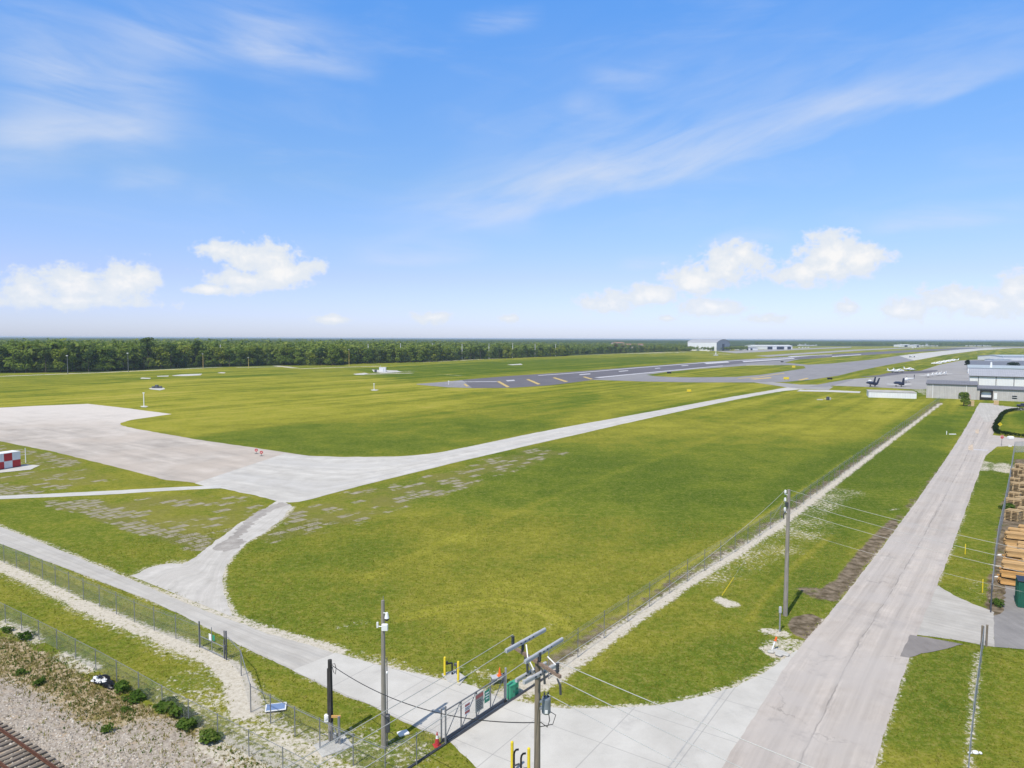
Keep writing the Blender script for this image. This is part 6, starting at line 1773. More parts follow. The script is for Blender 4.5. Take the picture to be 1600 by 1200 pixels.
def place_planes():
    pl = light_plane()
    used = [0]
    def put(x, y, rz, lab, grp, s=1.0):
        o = pl if used[0] == 0 else dup(pl, (0, 0, 0))
        used[0] += 1
        p = G(x, y); o.location = (p.x, p.y, 0.07); o.rotation_euler = (0, 0, rz); o.scale = (s, s, s)
        tag(o, lab, None, grp)
    for i, (x, y, lab) in enumerate([(1396, 582.8, 'white plane at the left end of the dark ramp strip'), (1405, 582.2, 'white plane in the middle of the dark ramp strip'), (1421, 580.0, 'white plane at the right end of the dark ramp strip')]):
        put(x, y, R(-78), lab, 'planes on the dark strip', 1.15)
    for i, (x, y) in enumerate([(1462, 570.2), (1470, 568.3), (1477, 566.9), (1484, 565.6), (1490, 564.6)]):
        put(x, y, R(60), ['nearest white and blue plane of the parked diagonal row', 'second nearest plane of the parked diagonal row', 'middle plane of the parked diagonal row', 'second farthest plane of the parked diagonal row', 'farthest plane of the parked diagonal row'][i], 'planes in the diagonal row', 1.1)
    for i, (x, y) in enumerate([(1450, 589.6), (1457, 588.0), (1463, 587.2), (1469, 586.6), (1476, 586.0)]):
        put(x, y, R(150 - i * 4), ['white plane at the left end of the cluster behind the grey warehouse', 'second plane of the cluster behind the grey warehouse', 'middle plane of the cluster behind the grey warehouse', 'fourth plane of the cluster behind the grey warehouse', 'white plane at the right end of the cluster behind the grey warehouse'][i], 'planes behind the grey warehouse', 0.9)
    put(1427, 545.0, R(95), 'tiny white plane far away on the runway side of the taxiway', 'planes far off', 1.7)
    # twin engine plane taxiing towards the viewer
    p = G(1424.5, 559)
    t = thing('twin_aircraft', 'white twin engine plane with dark engines taxiing on the grey taxiway', 'aircraft', (p.x, p.y, 0.06), R(165))
    mb = MB(); loft(mb, [(6.4, 1.9, 0.15, 0.15), (5.4, 1.95, 0.7, 0.6), (3.0, 2.1, 0.95, 1.05), (-3.0, 2.1, 0.95, 1.05), (-7.0, 2.4, 0.25, 0.4)]); f = mb.build('fuselage', M['white_sheet'], t)
    mb = MB(); mb.box((0, 3.8, 2.75), (1.3, 0.8, 0.5), 0, 0, 0.12); mb.build('windscreen', M['glass'], f)
    for s in (-1, 1):
        mb = MB(); slab_wing(mb, (s * 0.7, 1.6, 1.6), (s * 7.4, 1.2, 2.0), 2.2, 1.3, 0.2); mb.build('wing', M['white_sheet'], t)
        mb = MB(); loft(mb, [(3.6, 1.55, 0.3, 0.35), (3.0, 1.6, 0.62, 0.68), (-0.5, 1.65, 0.5, 0.5)]); 
        mb.v = [(x + s * 2.7, y, z) for x, y, z in mb.v]; e = mb.build('engine', M['navy'], t)
        mb = MB(); mb.box((s * 2.7, 3.7, 1.55), (0.16, 0.06, 2.3), 0.5 * s, 0, 0.02); mb.build('propeller', M['dark_steel'], e)
        mb = MB(); slab_wing(mb, (s * 0.1, -5.8, 4.4), (s * 2.6, -6.1, 4.4), 1.2, 0.8, 0.09); mb.build('tailplane', M['white_sheet'], t)
        mb = MB(); mb.tube([(s * 2.7 - 0.15, 0.6, 0.4), (s * 2.7 + 0.15, 0.6, 0.4)], 0.4, 10); mb.tube([(s * 2.7, 0.6, 0.5), (s * 2.7, 0.6, 1.5)], 0.1, 6); mb.build('wheel', M['black_rubber'], t)
    mb = MB()
    vs = [(sx * 0.08, y, z) for sx in (-1, 1) for (y, z) in ((-5.0, 2.4), (-6.9, 2.4), (-7.2, 4.5), (-6.0, 4.5))]
    mb.idx(vs, [(0, 1, 2, 3), (7, 6, 5, 4), (0, 4, 5, 1), (1, 5, 6, 2), (2, 6, 7, 3), (3, 7, 4, 0)]); mb.build('tail_fin', M['white_sheet'], t)
    # dark twin tailed jet on the ramp
    p = G(1361.5, 603.8)
    t = thing('jet_aircraft', 'dark jet with two tall upright tail fins parked at the left end of the ramp', 'aircraft', (p.x, p.y, 0.06), R(8))
    mb = MB(); loft(mb, [(4.5, 1.6, 0.1, 0.1), (3.0, 1.75, 0.6, 0.6), (1.0, 1.9, 0.9, 0.85), (-3.4, 1.5, 0.9, 0.8), (-4.2, 1.5, 0.6, 0.6)]); f = mb.build('fuselage', M['navy'], t)
    mb = MB(); mb.ell((0, 1.4, 2.7), (0.62, 1.4, 0.62), 10, 6); mb.build('canopy', M['white_sheet'], f)
    for s in (-1, 1):
        mb = MB(); slab_wing(mb, (s * 0.8, 0.4, 1.2), (s * 2.9, -2.2, 1.0), 2.8, 1.0, 0.12); mb.build('wing', M['navy'], t)
        mb = MB()
        x0, x1 = s * 0.9, s * 1.15 + 0.35
        vs = [(x0 + d, y, z) if z < 2.5 else (x1 + d, y, z) for d in (-0.12, 0.12) for (y, z) in ((-2.4, 1.6), (-4.0, 1.6), (-4.5, 5.1 if s < 0 else 4.6), (-3.7, 5.1 if s < 0 else 4.6))]
        mb.idx(vs, [(0, 1, 2, 3), (7, 6, 5, 4), (0, 4, 5, 1), (1, 5, 6, 2), (2, 6, 7, 3), (3, 7, 4, 0)]); mb.build('tail_fin', M['navy'], t)
        mb = MB(); mb.tube([(s * 1.3 - 0.12, -1, 0.35), (s * 1.3 + 0.12, -1, 0.35)], 0.35, 10); mb.tube([(s * 1.3, -1, 0.4), (s * 0.9, -1, 1.3)], 0.1, 6); mb.build('wheel', M['black_rubber'], t)
    # white winged plane seen from behind with a dark fin
    p = G(1405.5, 604.2)
    t = thing('tail_dragger', 'white winged plane with a dark tail fin seen from behind on the ramp', 'aircraft', (p.x, p.y, 0.06), R(3))
    mb = MB(); loft(mb, [(5.0, 1.6, 0.3, 0.3), (3.5, 1.7, 0.7, 0.75), (0.0, 1.7, 0.75, 0.95), (-3.5, 1.5, 0.45, 0.6)]); mb.build('fuselage', M['navy'], t)
    for s in (-1, 1):
        mb = MB(); slab_wing(mb, (s * 0.6, 1.4, 1.0), (s * 6.3, 1.1, 1.3), 2.0, 1.4, 0.16); mb.build('wing', M['white_sheet'], t)
        mb = MB(); slab_wing(mb, (s * 0.2, -2.6, 1.8), (s * 1.6, -2.8, 1.8), 1.0, 0.7, 0.08); mb.build('tailplane', M['navy'], t)
        mb = MB(); mb.tube([(s * 1.4 - 0.12, 0.8, 0.3), (s * 1.4 + 0.12, 0.8, 0.3)], 0.3, 10); mb.tube([(s * 1.4, 0.8, 0.3), (s * 1.2, 0.8, 1.1)], 0.08, 6); mb.build('wheel', M['black_rubber'], t)
    mb = MB()
    vs = [(sx * 0.22, y, z) for sx in (-1, 1) for (y, z) in ((-1.9, 1.8), (-3.6, 1.5), (-3.9, 4.5), (-3.0, 4.6))]
    mb.idx(vs, [(0, 1, 2, 3), (7, 6, 5, 4), (0, 4, 5, 1), (1, 5, 6, 2), (2, 6, 7, 3), (3, 7, 4, 0)]); mb.build('tail_fin', M['navy'], t)
    # helicopter
    p = G(1416, 597.8)
    t = thing('helicopter', 'small white helicopter with its rotor at rest behind the dark tailed plane', 'helicopter', (p.x, p.y, 0.06), R(110))
    mb = MB(); loft(mb, [(2.6, 1.5, 0.3, 0.3), (1.8, 1.6, 0.8, 0.85), (0, 1.8, 0.95, 1.1), (-1.6, 2.0, 0.5, 0.6), (-6.0, 2.4, 0.14, 0.16)]); f = mb.build('fuselage', M['white_sheet'], t)
    mb = MB(); mb.ell((0, 1.7, 1.7), (0.75, 0.95, 0.65), 10, 6); mb.build('windscreen', M['glass'], f)
    mb = MB(); mb.tube([(0, -0.2, 2.8), (0, -0.2, 3.7)], 0.12, 8); mb.build('mast', M['dark_steel'], t)
    mb = MB(); mb.bar((-1.6, 5.0, 3.72), (1.6, -5.4, 3.72), 0.2, 0.05); mb.build('rotor_blade', M['cover'], t)
    mb = MB(); mb.box((0.1, -6.0, 3.1), (0.1, 0.5, 2.6), 0, 0, 0.03); mb.build('tail_fin', M['navy'], t)
    for s in (-1, 1):
        mb = MB(); mb.tube([(s * 1.0, 2.0, 0.25), (s * 1.0, 1.6, 0.12), (s * 1.0, -1.8, 0.12)], 0.07, 6); mb.tube([(s * 1.0, 0.9, 0.12), (s * 0.6, 0.9, 0.9)], 0.05, 6); mb.tube([(s * 1.0, -0.9, 0.12), (s * 0.6, -0.9, 0.9)], 0.05, 6); mb.build('skid', M['dark_steel'], t)
place_planes()

# ------------------------------------------------------------------ buildings
ROAD_DIR = (G(1531, 634) - G(1545, 700)).normalized()
RZ = math.atan2(ROAD_DIR.y, ROAD_DIR.x) - math.pi / 2          # local +y runs along the main road
def gable(t, L, D, H, ridge, roofm, over=0.4, overlap=0.15, axis='x'):
    """roof over a box L (x) x D (y): the ridge along x"""
    mb = MB(); o = over
    th = 0.18
    for (y0, z0, y1, z1) in ((-o, H - o * ridge / (D / 2), D / 2, H + ridge), (D / 2, H + ridge, D + o, H - o * ridge / (D / 2))):
        vs = [(-o, y0, z0 + 0.03), (L + o, y0, z0 + 0.03), (L + o, y1, z1 + 0.03), (-o, y1, z1 + 0.03)]
        vs += [(x, y, z + th) for x, y, z in vs]
        mb.idx(vs, [(3, 2, 1, 0), (4, 5, 6, 7), (0, 1, 5, 4), (1, 2, 6, 5), (2, 3, 7, 6), (3, 0, 4, 7)])
    return mb.build('roof', roofm, t)
def walls(t, L, D, H, ridge, m, thick=None):
    mb = MB()
    mb.face([(0, 0, 0), (L, 0, 0), (L, 0, H), (0, 0, H)]); mb.face([(L, D, 0), (0, D, 0), (0, D, H), (L, D, H)])
    mb.face([(0, D, 0), (0, 0, 0), (0, 0, H), (0, D / 2, H + ridge), (0, D, H)]); mb.face([(L, 0, 0), (L, D, 0), (L, D, H), (L, D / 2, H + ridge), (L, 0, H)])
    return mb.build('wall', m, t)
def build_hangars():
    # grey warehouse
    a = G(1447, 621.5)
    t = thing('warehouse', 'beige grey metal warehouse with a low dark roof at the end of the sandy strip', 'warehouse', a, RZ)
    L, D, H = 17.6, 19.0, 5.9
    walls(t, L, D, H, 1.0, M['wall_grey']); gable(t, L, D, H, 1.0, M['roof_dark'], 0.25)
    mb = MB(); mb.box((L / 2, -0.32, H - 0.08), (L + 0.5, 0.2, 0.22), 0, 0, 0.03); mb.build('gutter', M['dark_steel'], t)
    for x in (2.3, 14.0):
        mb = MB(); mb.tube([(x, -0.15, 0), (x, -0.15, H - 0.1)], 0.11, 6); mb.build('downpipe', M['white'], t)
    mb = MB(); mb.box((L - 2.6, -0.06, 1.1), (1.2, 0.1, 1.7), 0, 0, 0.02); mb.build('panel', plain('pinkish_panel', (0.42, 0.33, 0.30), 0.8), t)
    # loading dock block
    b = a + Vector((math.cos(RZ), math.sin(RZ), 0)) * (L + 0.05) + Vector((-math.sin(RZ), math.cos(RZ), 0)) * 0.6
    t = thing('loading_dock_building', 'grey building with a dark framed white loading door at the top of the main road', 'building', b, RZ)
    L2, D2, H2 = 34.0, 17.0, 4.5
    dx = 2.2
    mb = MB(); Wd = 4.4; Hd = 4.0
    x0, x1 = 1.0, 1.0 + Wd
    mb.face([(0, 0, 0), (x0, 0, 0), (x0, 0, H2), (0, 0, H2)]); mb.face([(x1, 0, 0), (L2, 0, 0), (L2, 0, H2), (x1, 0, H2)]); mb.face([(x0, 0, Hd), (x1, 0, Hd), (x1, 0, H2), (x0, 0, H2)])
    mb.face([(0, D2, 0), (0, 0, 0), (0, 0, H2), (0, D2, H2)]); mb.face([(L2, 0, 0), (L2, D2, 0), (L2, D2, H2), (L2, 0, H2)]); mb.face([(L2, D2, 0), (0, D2, 0), (0, D2, H2), (L2, D2, H2)])
    mb.build('wall', M['wall_grey'], t)
    gable(t, L2, D2, H2, 0.8, M['roof_dark'], 0.3)
    mb = MB(); mb.box((x0 + 0.25, 0.35, Hd / 2), (0.5, 1.3, Hd)); mb.box((x1 - 0.25, 0.35, Hd / 2), (0.5, 1.3, Hd)); mb.box(((x0 + x1) / 2, 0.35, Hd - 0.25), (Wd - 1.0, 1.3, 0.5)); mb.box(((x0 + x1) / 2, 0.45, 0.55), (Wd - 1.0, 1.1, 1.1)); mb.build('dock_frame', M['black_rubber'], t)
    mb = MB(); mb.box(((x0 + x1) / 2, 0.75, 2.25), (Wd - 1.05, 0.12, 2.3), 0, 0, 0.02); mb.build('door', M['white'], t)
    mb = MB(); mb.box((x1 + 0.9, -0.07, 1.75), (1.05, 0.12, 2.4), 0, 0, 0.02); mb.build('door', M['white'], t, label='narrow white side door')
    mb = MB(); mb.box((L2 / 2, -0.36, H2 - 0.05), (L2 + 0.6, 0.2, 0.25), 0, 0, 0.03); mb.build('gutter', M['dark_steel'], t)
    for x in (12.5,):
        mb = MB(); mb.box((x, -0.05, 1.6), (1.6, 0.08, 1.2)); mb.build('window', M['glass'], t)
        mb = MB(); mb.box((x, -0.09, 1.6), (1.8, 0.05, 0.15)); mb.build('frame', M['white'], t)
    # white hangar behind
    c = G(1514.5, 609.5) 
    t = thing('white_hangar', 'long white hangar with a pale grey roof behind the loading dock building', 'hangar', c, RZ)
    L3, D3, H3 = 60.0, 34.0, 7.0
    walls(t, L3, D3, H3, 2.6, M['wall_white']); gable(t, L3, D3, H3, 2.6, M['roof_grey'], 0.4)
    for i in range(8):
        mb = MB(); mb.tube([(3.5 + 7 * i, -0.15, 0), (3.5 + 7 * i, -0.15, H3 - 0.2)], 0.14, 6); mb.build('downpipe', M['dark_steel'], t)
    mb = MB(); mb.box((L3 / 2, -0.5, H3 - 0.2), (L3 + 0.8, 0.25, 0.3), 0, 0, 0.03); mb.build('gutter', M['dark_steel'], t)
    # pale roofed hall farther back
    d = G(1512, 583.5)
    t = thing('metal_hall', 'low hall with a pale blue grey roof behind the long white hangar', 'hangar', d, RZ)
    walls(t, 48, 26, 4.2, 1.6, M['wall_white']); gable(t, 48, 26, 4.2, 1.6, M['roof_pale'], 0.4)
    mb = MB(); mb.tube([(14, 3, 4.5), (14, 3, 8.5)], [0.9, 0.5], 8); mb.build('vent', M['white'], t)
    # long low white building on the field edge
    e = G(1357, 620.8)
    f = G(1432, 623.2)
    rz = rot2(e, f); L4 = (f - e).length
    t = thing('low_white_building', 'long low windowless white building with a flat grey roof on the field edge', 'building', e, rz)
    h = HT(1395, 622, 613.2)
    mb = MB(); mb.box((L4 / 2, 6.0, h / 2), (L4, 12.0, h)); mb.build('wall', M['wall_white'], t)
    mb = MB(); mb.box((L4 / 2, 6.0, h + 0.08), (L4 + 0.25, 12.25, 0.18), 0, 0, 0.03); mb.build('roof', plain('flat_roof_felt', (0.40, 0.385, 0.36), 0.9, 0, 0.2, 0.3, 0.3), t)
    # roofs at the far right
    for (x0, x1, yb, hh, dd, lab) in [(1568, 1640, 563.6, 6.5, 40, 'distant hangar with a blue grey roof at the right edge, the larger of two'), (1553, 1580, 564.2, 2.2, 14, 'low distant shed with a pale roof beside the blue grey hangar')]:
        e = G(x0, yb); f = G(x1, yb); L_ = (f - e).length
        t = thing('distant_hangar', lab, 'hangar', e, rot2(e, f))
        walls(t, L_, dd, hh * 0.75, hh * 0.25, M['wall_white']); gable(t, L_, dd, hh * 0.75, hh * 0.25, M['roof_pale'], 0.5)
    # big arched hangar
    f = G(1119.5, 548.4); TH = -0.65
    L_ = 44 / FPX * f.y / 0.92; Dp = 75.0
    Hh = HT(1119.5, 548.4, 535.4); Hr = HT(1119.5, 548.4, 531.6) - Hh + 1.5
    e = f - Vector((math.cos(TH), math.sin(TH), 0)) * L_
    t = thing('arched_hangar', 'huge white hangar with a curved grey roof beyond the runway', 'hangar', e, TH)
    mb = MB()
    mb.face([(0, 0, 0), (L_, 0, 0), (L_, 0, Hh), (0, 0, Hh)]); mb.face([(L_, Dp, 0), (0, Dp, 0), (0, Dp, Hh), (L_, Dp, Hh)])
    arc = [(Dp * k / 12, Hh + Hr * math.sin(math.pi * k / 12) ** 0.8) for k in range(13)]
    mb.face([(0, Dp, 0), (0, 0, 0)] + [(0, y, z) for y, z in arc])
    mb.build('wall', M['white_sheet'], t)
    mb = MB(); mb.face([(L_, 0, 0), (L_, Dp, 0)] + [(L_, y, z) for y, z in arc[::-1]]); mb.build('end_wall', M['roof_grey'], t)
    mb = MB()
    for (y0, z0), (y1, z1) in zip(arc[:-1], arc[1:]):
        vs = [(-1, y0, z0 + 0.1), (L_ + 1, y0, z0 + 0.1), (L_ + 1, y1, z1 + 0.1), (-1, y1, z1 + 0.1)]; vs += [(x, y, z + 0.5) for x, y, z in vs]
        mb.idx(vs, [(3, 2, 1, 0), (4, 5, 6, 7), (0, 1, 5, 4), (1, 2, 6, 5), (2, 3, 7, 6), (3, 0, 4, 7)])
    mb.build('roof', M['roof_grey'], t)
    mb = MB(); mb.box((L_ + 0.3, Dp * 0.5, Hh * 0.42), (0.4, Dp * 0.16, Hh * 0.84)); mb.build('door', M['navy'], t)
    mb = MB(); mb.box((L_ * 0.62, -0.2, Hh * 0.28), (L_ * 0.16, 0.3, Hh * 0.14)); mb.build('window', M['glass'], t)
    # lower annexes
    e, f = G(1128.5, 546.6), G(1142, 546.4); L_ = (f - e).length
    t = thing('hangar_annex', 'small white annex with a dark opening right of the huge arched hangar', 'building', e, rot2(e, f))
    walls(t, L_, 20, 6, 1.2, M['wall_white']); gable(t, L_, 20, 6, 1.2, M['roof_grey'], 0.5)
    mb = MB(); mb.box((L_ * 0.7, -0.2, 2.6), (L_ * 0.3, 0.3, 4.6)); mb.build('door', M['navy'], t)
    # white hangars to its right
    spec = [(1159, 1184, 547.2, 6.2, 'low white building with a dark roof left of the white terminal', 'roof_dark', [(0.35, .1), (0.6, .12)]),
            (1175, 1238, 546.0, 10.5, 'long white terminal like building with dark door openings beyond the runway', 'white', [(0.44, .12), (0.66, .10), (0.75, .08), (0.92, .09)]),
            (1255, 1277, 540.4, 9, 'white flat building among the woods far right of the terminal', 'white', []),
            (1386, 1428, 539.6, 9, 'long white building far off at the woods behind the airfield', 'white', [(0.3, .1)]),
            (1408, 1423, 542.0, 9, 'white hangar at the far end of the runway, left of its smaller neighbour', 'white', [(0.5, .3)]),
            (1430, 1438, 542.0, 8, 'small white hangar at the far end of the runway', 'white', [(0.5, .4)]),
            (1445, 1466, 541.2, 10, 'white low hangar at the far end, right of the small one', 'roof_grey', []),
            (1520, 1549, 541.2, 9, 'cream coloured long building at the far right beyond the grass', 'white', [(0.2, .05), (0.5, .05)]),
            (962, 976, 541.0, 13, 'terracotta roofed building half hidden in the trees, left one of two', 'brick_far', []),
            (978, 1009, 543.8, 11, 'long terracotta building right of the brown bare trees', 'brick_far', [(0.2, .06), (0.5, .06), (0.8, .06)])]
    for (x0, x1, yb, hh, lab, rm, doors) in spec:
        e, f = G(x0, yb), G(x1, yb); L_ = (f - e).length
        t = thing('distant_building', lab, 'building', e, rot2(e, f))
        wm = M['wall_white'] if rm != 'brick_far' else plain('peach_wall', (0.55, 0.40, 0.32), 0.8, 0, 0.1, 0.3)
        walls(t, L_, 32, hh * 0.85, hh * 0.15, wm); gable(t, L_, 32, hh * 0.85, hh * 0.15, M[rm], 0.6)
        for (fx, fw) in doors:
            mb = MB(); mb.box((L_ * fx, -0.25, hh * 0.33), (L_ * fw, 0.4, hh * 0.62)); mb.build('door', M['navy'], t)
    # field mast by the hangar
    p = G(1118.5, 556); h = HT(1118.5, 556, 541)
    t = thing('field_mast', 'white mast on a concrete base in front of the huge arched hangar', 'mast', p)
    mb = MB(); mb.tube([(0, 0, 1.5), (0, 0, h)], [0.5, 0.3], 8); mb.build('mast', M['white'], t)
    mb = MB(); mb.box((0, 0, 0.9), (6, 4, 1.8), 0, 0, 0.2, 0.7); mb.build('base', M['concrete_obj'], t)
build_hangars()

# ------------------------------------------------------------------ signs, hedge, small things on the right
def right_side():
    # runway signs
    for (x, yb, yt, w, lab) in [(1240, 575.6, 571.5, 2.6, 'yellow airfield sign on the grass island'), (1228.5, 594, 589.5, 3.2, 'yellow airfield sign on the taxiway verge'), (1076.5, 613.5, 608.8, 1.9, 'small yellow sign in the field left of the shell road')]:
        p = G(x, yb); h = HT(x, yb, yt)
        t = thing('airfield_sign', lab, 'sign', (p.x, p.y, 0.06))
        mb = MB(); mb.box((0, 0, h * 0.62), (w, 0.35, h * 0.76), 0, 0, 0.05); mb.build('panel', M['yellow'], t)
        for s in (-0.35, 0.35):
            mb = MB(); mb.box((s * w, 0, h * 0.12), (0.15, 0.2, h * 0.25)); mb.build('leg', M['dark_steel'], t)
    for (x, y, lab) in [(1045.5, 584, 'black box sign at the left tip of the grass island'), (1222, 566.4, 'black box sign by the runway crossing'), (1296.5, 593.5, 'black box sign on the verge left of the aircraft ramp')]:
        p = G(x, y)
        t = thing('airfield_sign', lab, 'sign', (p.x, p.y, 0.05))
        mb = MB(); mb.box((0, 0, 0.8), (3.0, 0.5, 1.0), 0, 0, 0.06); mb.build('panel', M['black'], t)
        mb = MB(); mb.box((-1, 0, 0.15), (0.15, 0.3, 0.3)); mb.box((1, 0, 0.15), (0.15, 0.3, 0.3)); mb.build('leg', M['dark_steel'], t)
    # stop sign
    p = G(1565, 696.5); h = HT(1565, 696.5, 679.5)
    t = thing('stop_sign', 'red octagonal stop sign on a thin post at the side road', 'road sign', p, R(-12))
    mb = MB(); mb.tube([(0, 0, 0), (0, 0, h - 0.1)], 0.04, 6); mb.build('post', M['dark_steel'], t)
    r_ = 0.46; zc_ = h - r_
    def octa(mb, rr, y0, y1, mi=0):
        o = [(rr * math.cos(R(22.5 + 45 * k)), zc_ + rr * math.sin(R(22.5 + 45 * k))) for k in range(8)]
        vs = [(x, y0, z) for x, z in o] + [(x, y1, z) for x, z in o]
        mb.idx(vs, [tuple(range(8)), tuple(reversed(range(8, 16)))] + [(i, 8 + i, 8 + (i + 1) % 8, (i + 1) % 8) for i in range(8)], mi)
    mb = MB(); octa(mb, r_, -0.06, -0.045); mb.build('rim', M['white'], t)
    mb = MB(); octa(mb, r_ * 0.9, -0.075, -0.055); f = mb.build('panel', M['red'], t)
    cu = bpy.data.curves.new('lettering', 'FONT'); cu.body = 'STOP'; cu.size = 0.36; cu.align_x = 'CENTER'; cu.align_y = 'CENTER'; cu.extrude = 0.004
    to = bpy.data.objects.new('lettering', cu); C.objects.link(to)
    dg = bpy.context.evaluated_depsgraph_get()
    me = bpy.data.meshes.new_from_object(to.evaluated_get(dg)); bpy.data.objects.remove(to)
    me.materials.clear(); me.materials.append(M['white'])
    o = bpy.data.objects.new('lettering', me); C.objects.link(o); o.parent = f; o.location = (0, -0.085, zc_); o.rotation_euler = (R(90), 0, 0)
    # yellow diamond
    p = G(1562, 671.5); h = HT(1562, 671.5, 659.8)
    t = thing('warning_sign', 'yellow diamond warning sign by the hedged lawn', 'road sign', p, R(-12))
    mb = MB(); mb.tube([(0, 0, 0), (0, 0, h - 0.2)], 0.04, 6); mb.build('post', M['galv'], t)
    mb = MB(); r_ = 0.55
    vs = [(x, y, h - r_ + z) for y in (-0.07, -0.05) for x, z in ((0, -r_), (r_, 0), (0, r_), (-r_, 0))]
    mb.idx(vs, [(0, 1, 2, 3), (7, 6, 5, 4), (0, 4, 5, 1), (1, 5, 6, 2), (2, 6, 7, 3), (3, 7, 4, 0)]); mb.build('panel', M['yellow'], t)
    mb = MB(); mb.box((0, -0.08, h - r_), (0.09, 0.015, 0.42)); mb.box((-0.12, -0.08, h - r_ + 0.08), (0.2, 0.015, 0.08)); mb.build('symbol', M['black'], t)
    # white pipes / markers
    p = G(1479, 679)
    t = thing('pipe_marker', 'white upright post with a white pipe lying beside it on the roadside grass', 'marker', p)
    h = HT(1479, 679, 673.5)
    mb = MB(); mb.tube([(0, 0, 0), (0, 0, h)], 0.09, 8); mb.build('post', M['white'], t)
    mb = MB(); mb.tube([(0.5, -0.2, 0.12), (2.2, -0.3, 0.12)], 0.12, 8); mb.build('pipe', M['white'], t)
    p = G(1579, 686)
    mb = MB(); mb.box((0, 0, 0.35), (1.3, 0.8, 0.7), 0, 0, 0.1)
    tag(mb.build('utility_box', M['white'], None, p), 'white utility box on the side road verge right of the stop sign', 'utility box')
    p = G(1576.5, 698)
    mb = MB(); mb.tube([(0, 0, 0), (0, 0, 0.6)], 0.06, 6); mb.box((0.25, 0, 0.1), (0.7, 0.2, 0.2), 0, 0, 0.03)
    tag(mb.build('marker_post', M['white'], None, p), 'low white stub post on the grass below the stop sign', 'marker post')
    # stones by the field
    r = random.Random(3)
    for (x, y, lab) in [(1293.5, 625.2, 'dark equipment lump on rubble at the top of the big field')]:
        t = thing('equipment_box', lab, 'equipment', G(x, y))
        mb = MB(); mb.box((0, 0, 0.7), (1.1, 0.9, 1.4), 0.3, 0, 0.15); mb.build('cabinet', M['dark_steel'], t)
        mb = MB(); mb.box((0.8, 0.2, 0.5), (0.9, 0.8, 1.0), 0.1, 0, 0.15); mb.box((-3.2, 0, 0.2), (2.2, 0.9, 0.4), 0.1, 0, 0.1); mb.build('block', M['concrete_obj'], t)
    # hedge round the lawn
    hp = smooth_pl([(1660, 645), (1600, 641.5), (1578, 642.5), (1566, 648), (1558, 662), (1553, 677), (1575, 681), (1600, 685), (1660, 690)], 2)
    A, ln = resample(hp, 240)
    rng = np.random.default_rng(12)
    lob = [(p.x + rng.normal(0, .12), p.y + rng.normal(0, .12), 0.55, 0.6, 0.6, 0.55) for p in A]
    o0 = A[0].copy()
    V, F = leaf_cloud(rng, lob, 9000, 0.16); V[:, 2] = np.maximum(V[:, 2], 0.0)
    t = thing('hedge', 'dark clipped hedge curving round the lawn at the right edge', 'hedge', o0)
    V = V - np.array([o0.x, o0.y, 0])
    np_mesh('foliage', V, F, M['leaf_dark'], t)
    mb = MB()
    for p in A[::6]: mb.tube([(p.x - o0.x, p.y - o0.y, 0), (p.x - o0.x, p.y - o0.y, 0.7)], 0.03, 4)
    mb.build('stem', M['trunk'], t)
    # round tree at the warehouse, palm, far dark shrub
    def small_tree(x, yb, yt, wpx, lab, leaf, seed, n, size, name='broadleaf_tree', z0=0.4):
        p = G(x, yb); h = HT(x, yb, yt); w = wpx / FPX * p.y / 2
        t = thing(name, lab, 'tree', p)
        rng = np.random.default_rng(seed)
        trunk_mesh(h * 0.9, 0.16, rng, 4).build('trunk', M['trunk'], t)
        V, F = leaf_cloud(rng, crown_lobes(rng, w, z0, h, 12, 0.9), n, size)
        np_mesh('crown', V, F, M[leaf], t)
    small_tree(1505.5, 634, 612, 19, 'round dense green tree against the grey warehouse wall', 'leaf', 41, 2600, 0.22)
    small_tree(1511, 577.5, 562.5, 9, 'dark tree standing alone behind the grey warehouse near the car park', 'leaf_dark', 42, 800, 0.4, z0=3.0)
    small_tree(1586, 573.5, 566.5, 24, 'wide dark shrub clump on the car park beyond the white hangar', 'leaf_dark', 43, 900, 0.5, z0=0.2)
    # crates at the dock
    for (x, y, s, lab) in [(1517, 634.5, 1.9, 'pale crate beside the round tree at the warehouse'), (1556.5, 632.5, 1.5, 'pale block right of the loading dock door')]:
        t = thing('crate', lab, 'crate', G(x, y), RZ)
        mb = MB(); mb.box((0, 0, s / 2 + 0.1), (s * 1.05, s, s), 0, 0, 0.04); mb.build('box', M['pallet'], t)
        mb = MB(); mb.box((0, 0, 0.06), (s * 1.1, s * 1.05, 0.12)); mb.build('base', M['pole_wood'], t)
    # dark parked car at the right edge
    p = G(1600, 636)
    t = thing('parked_car', 'dark car cut off by the right edge below the loading dock building', 'car', p, RZ)
    mb = MB(); mb.box((0, 0, 0.55), (4.4, 1.8, 0.6), 0, 0, 0.15); mb.box((0.1, 0, 1.05), (2.3, 1.6, 0.55), 0, 0, 0.2); b = mb.build('body', M['navy'], t)
    mb = MB(); mb.box((0.1, 0, 1.08), (2.36, 1.5, 0.36), 0, 0, 0.1); mb.build('window', M['glass'], b)
    for (x, y) in ((-1.4, -.85), (1.4, -.85), (-1.4, .85), (1.4, .85)):
        mb = MB(); mb.tube([(x, y - .1, .33), (x, y + .1, .33)], .33, 10); mb.build('wheel', M['black_rubber'], t)
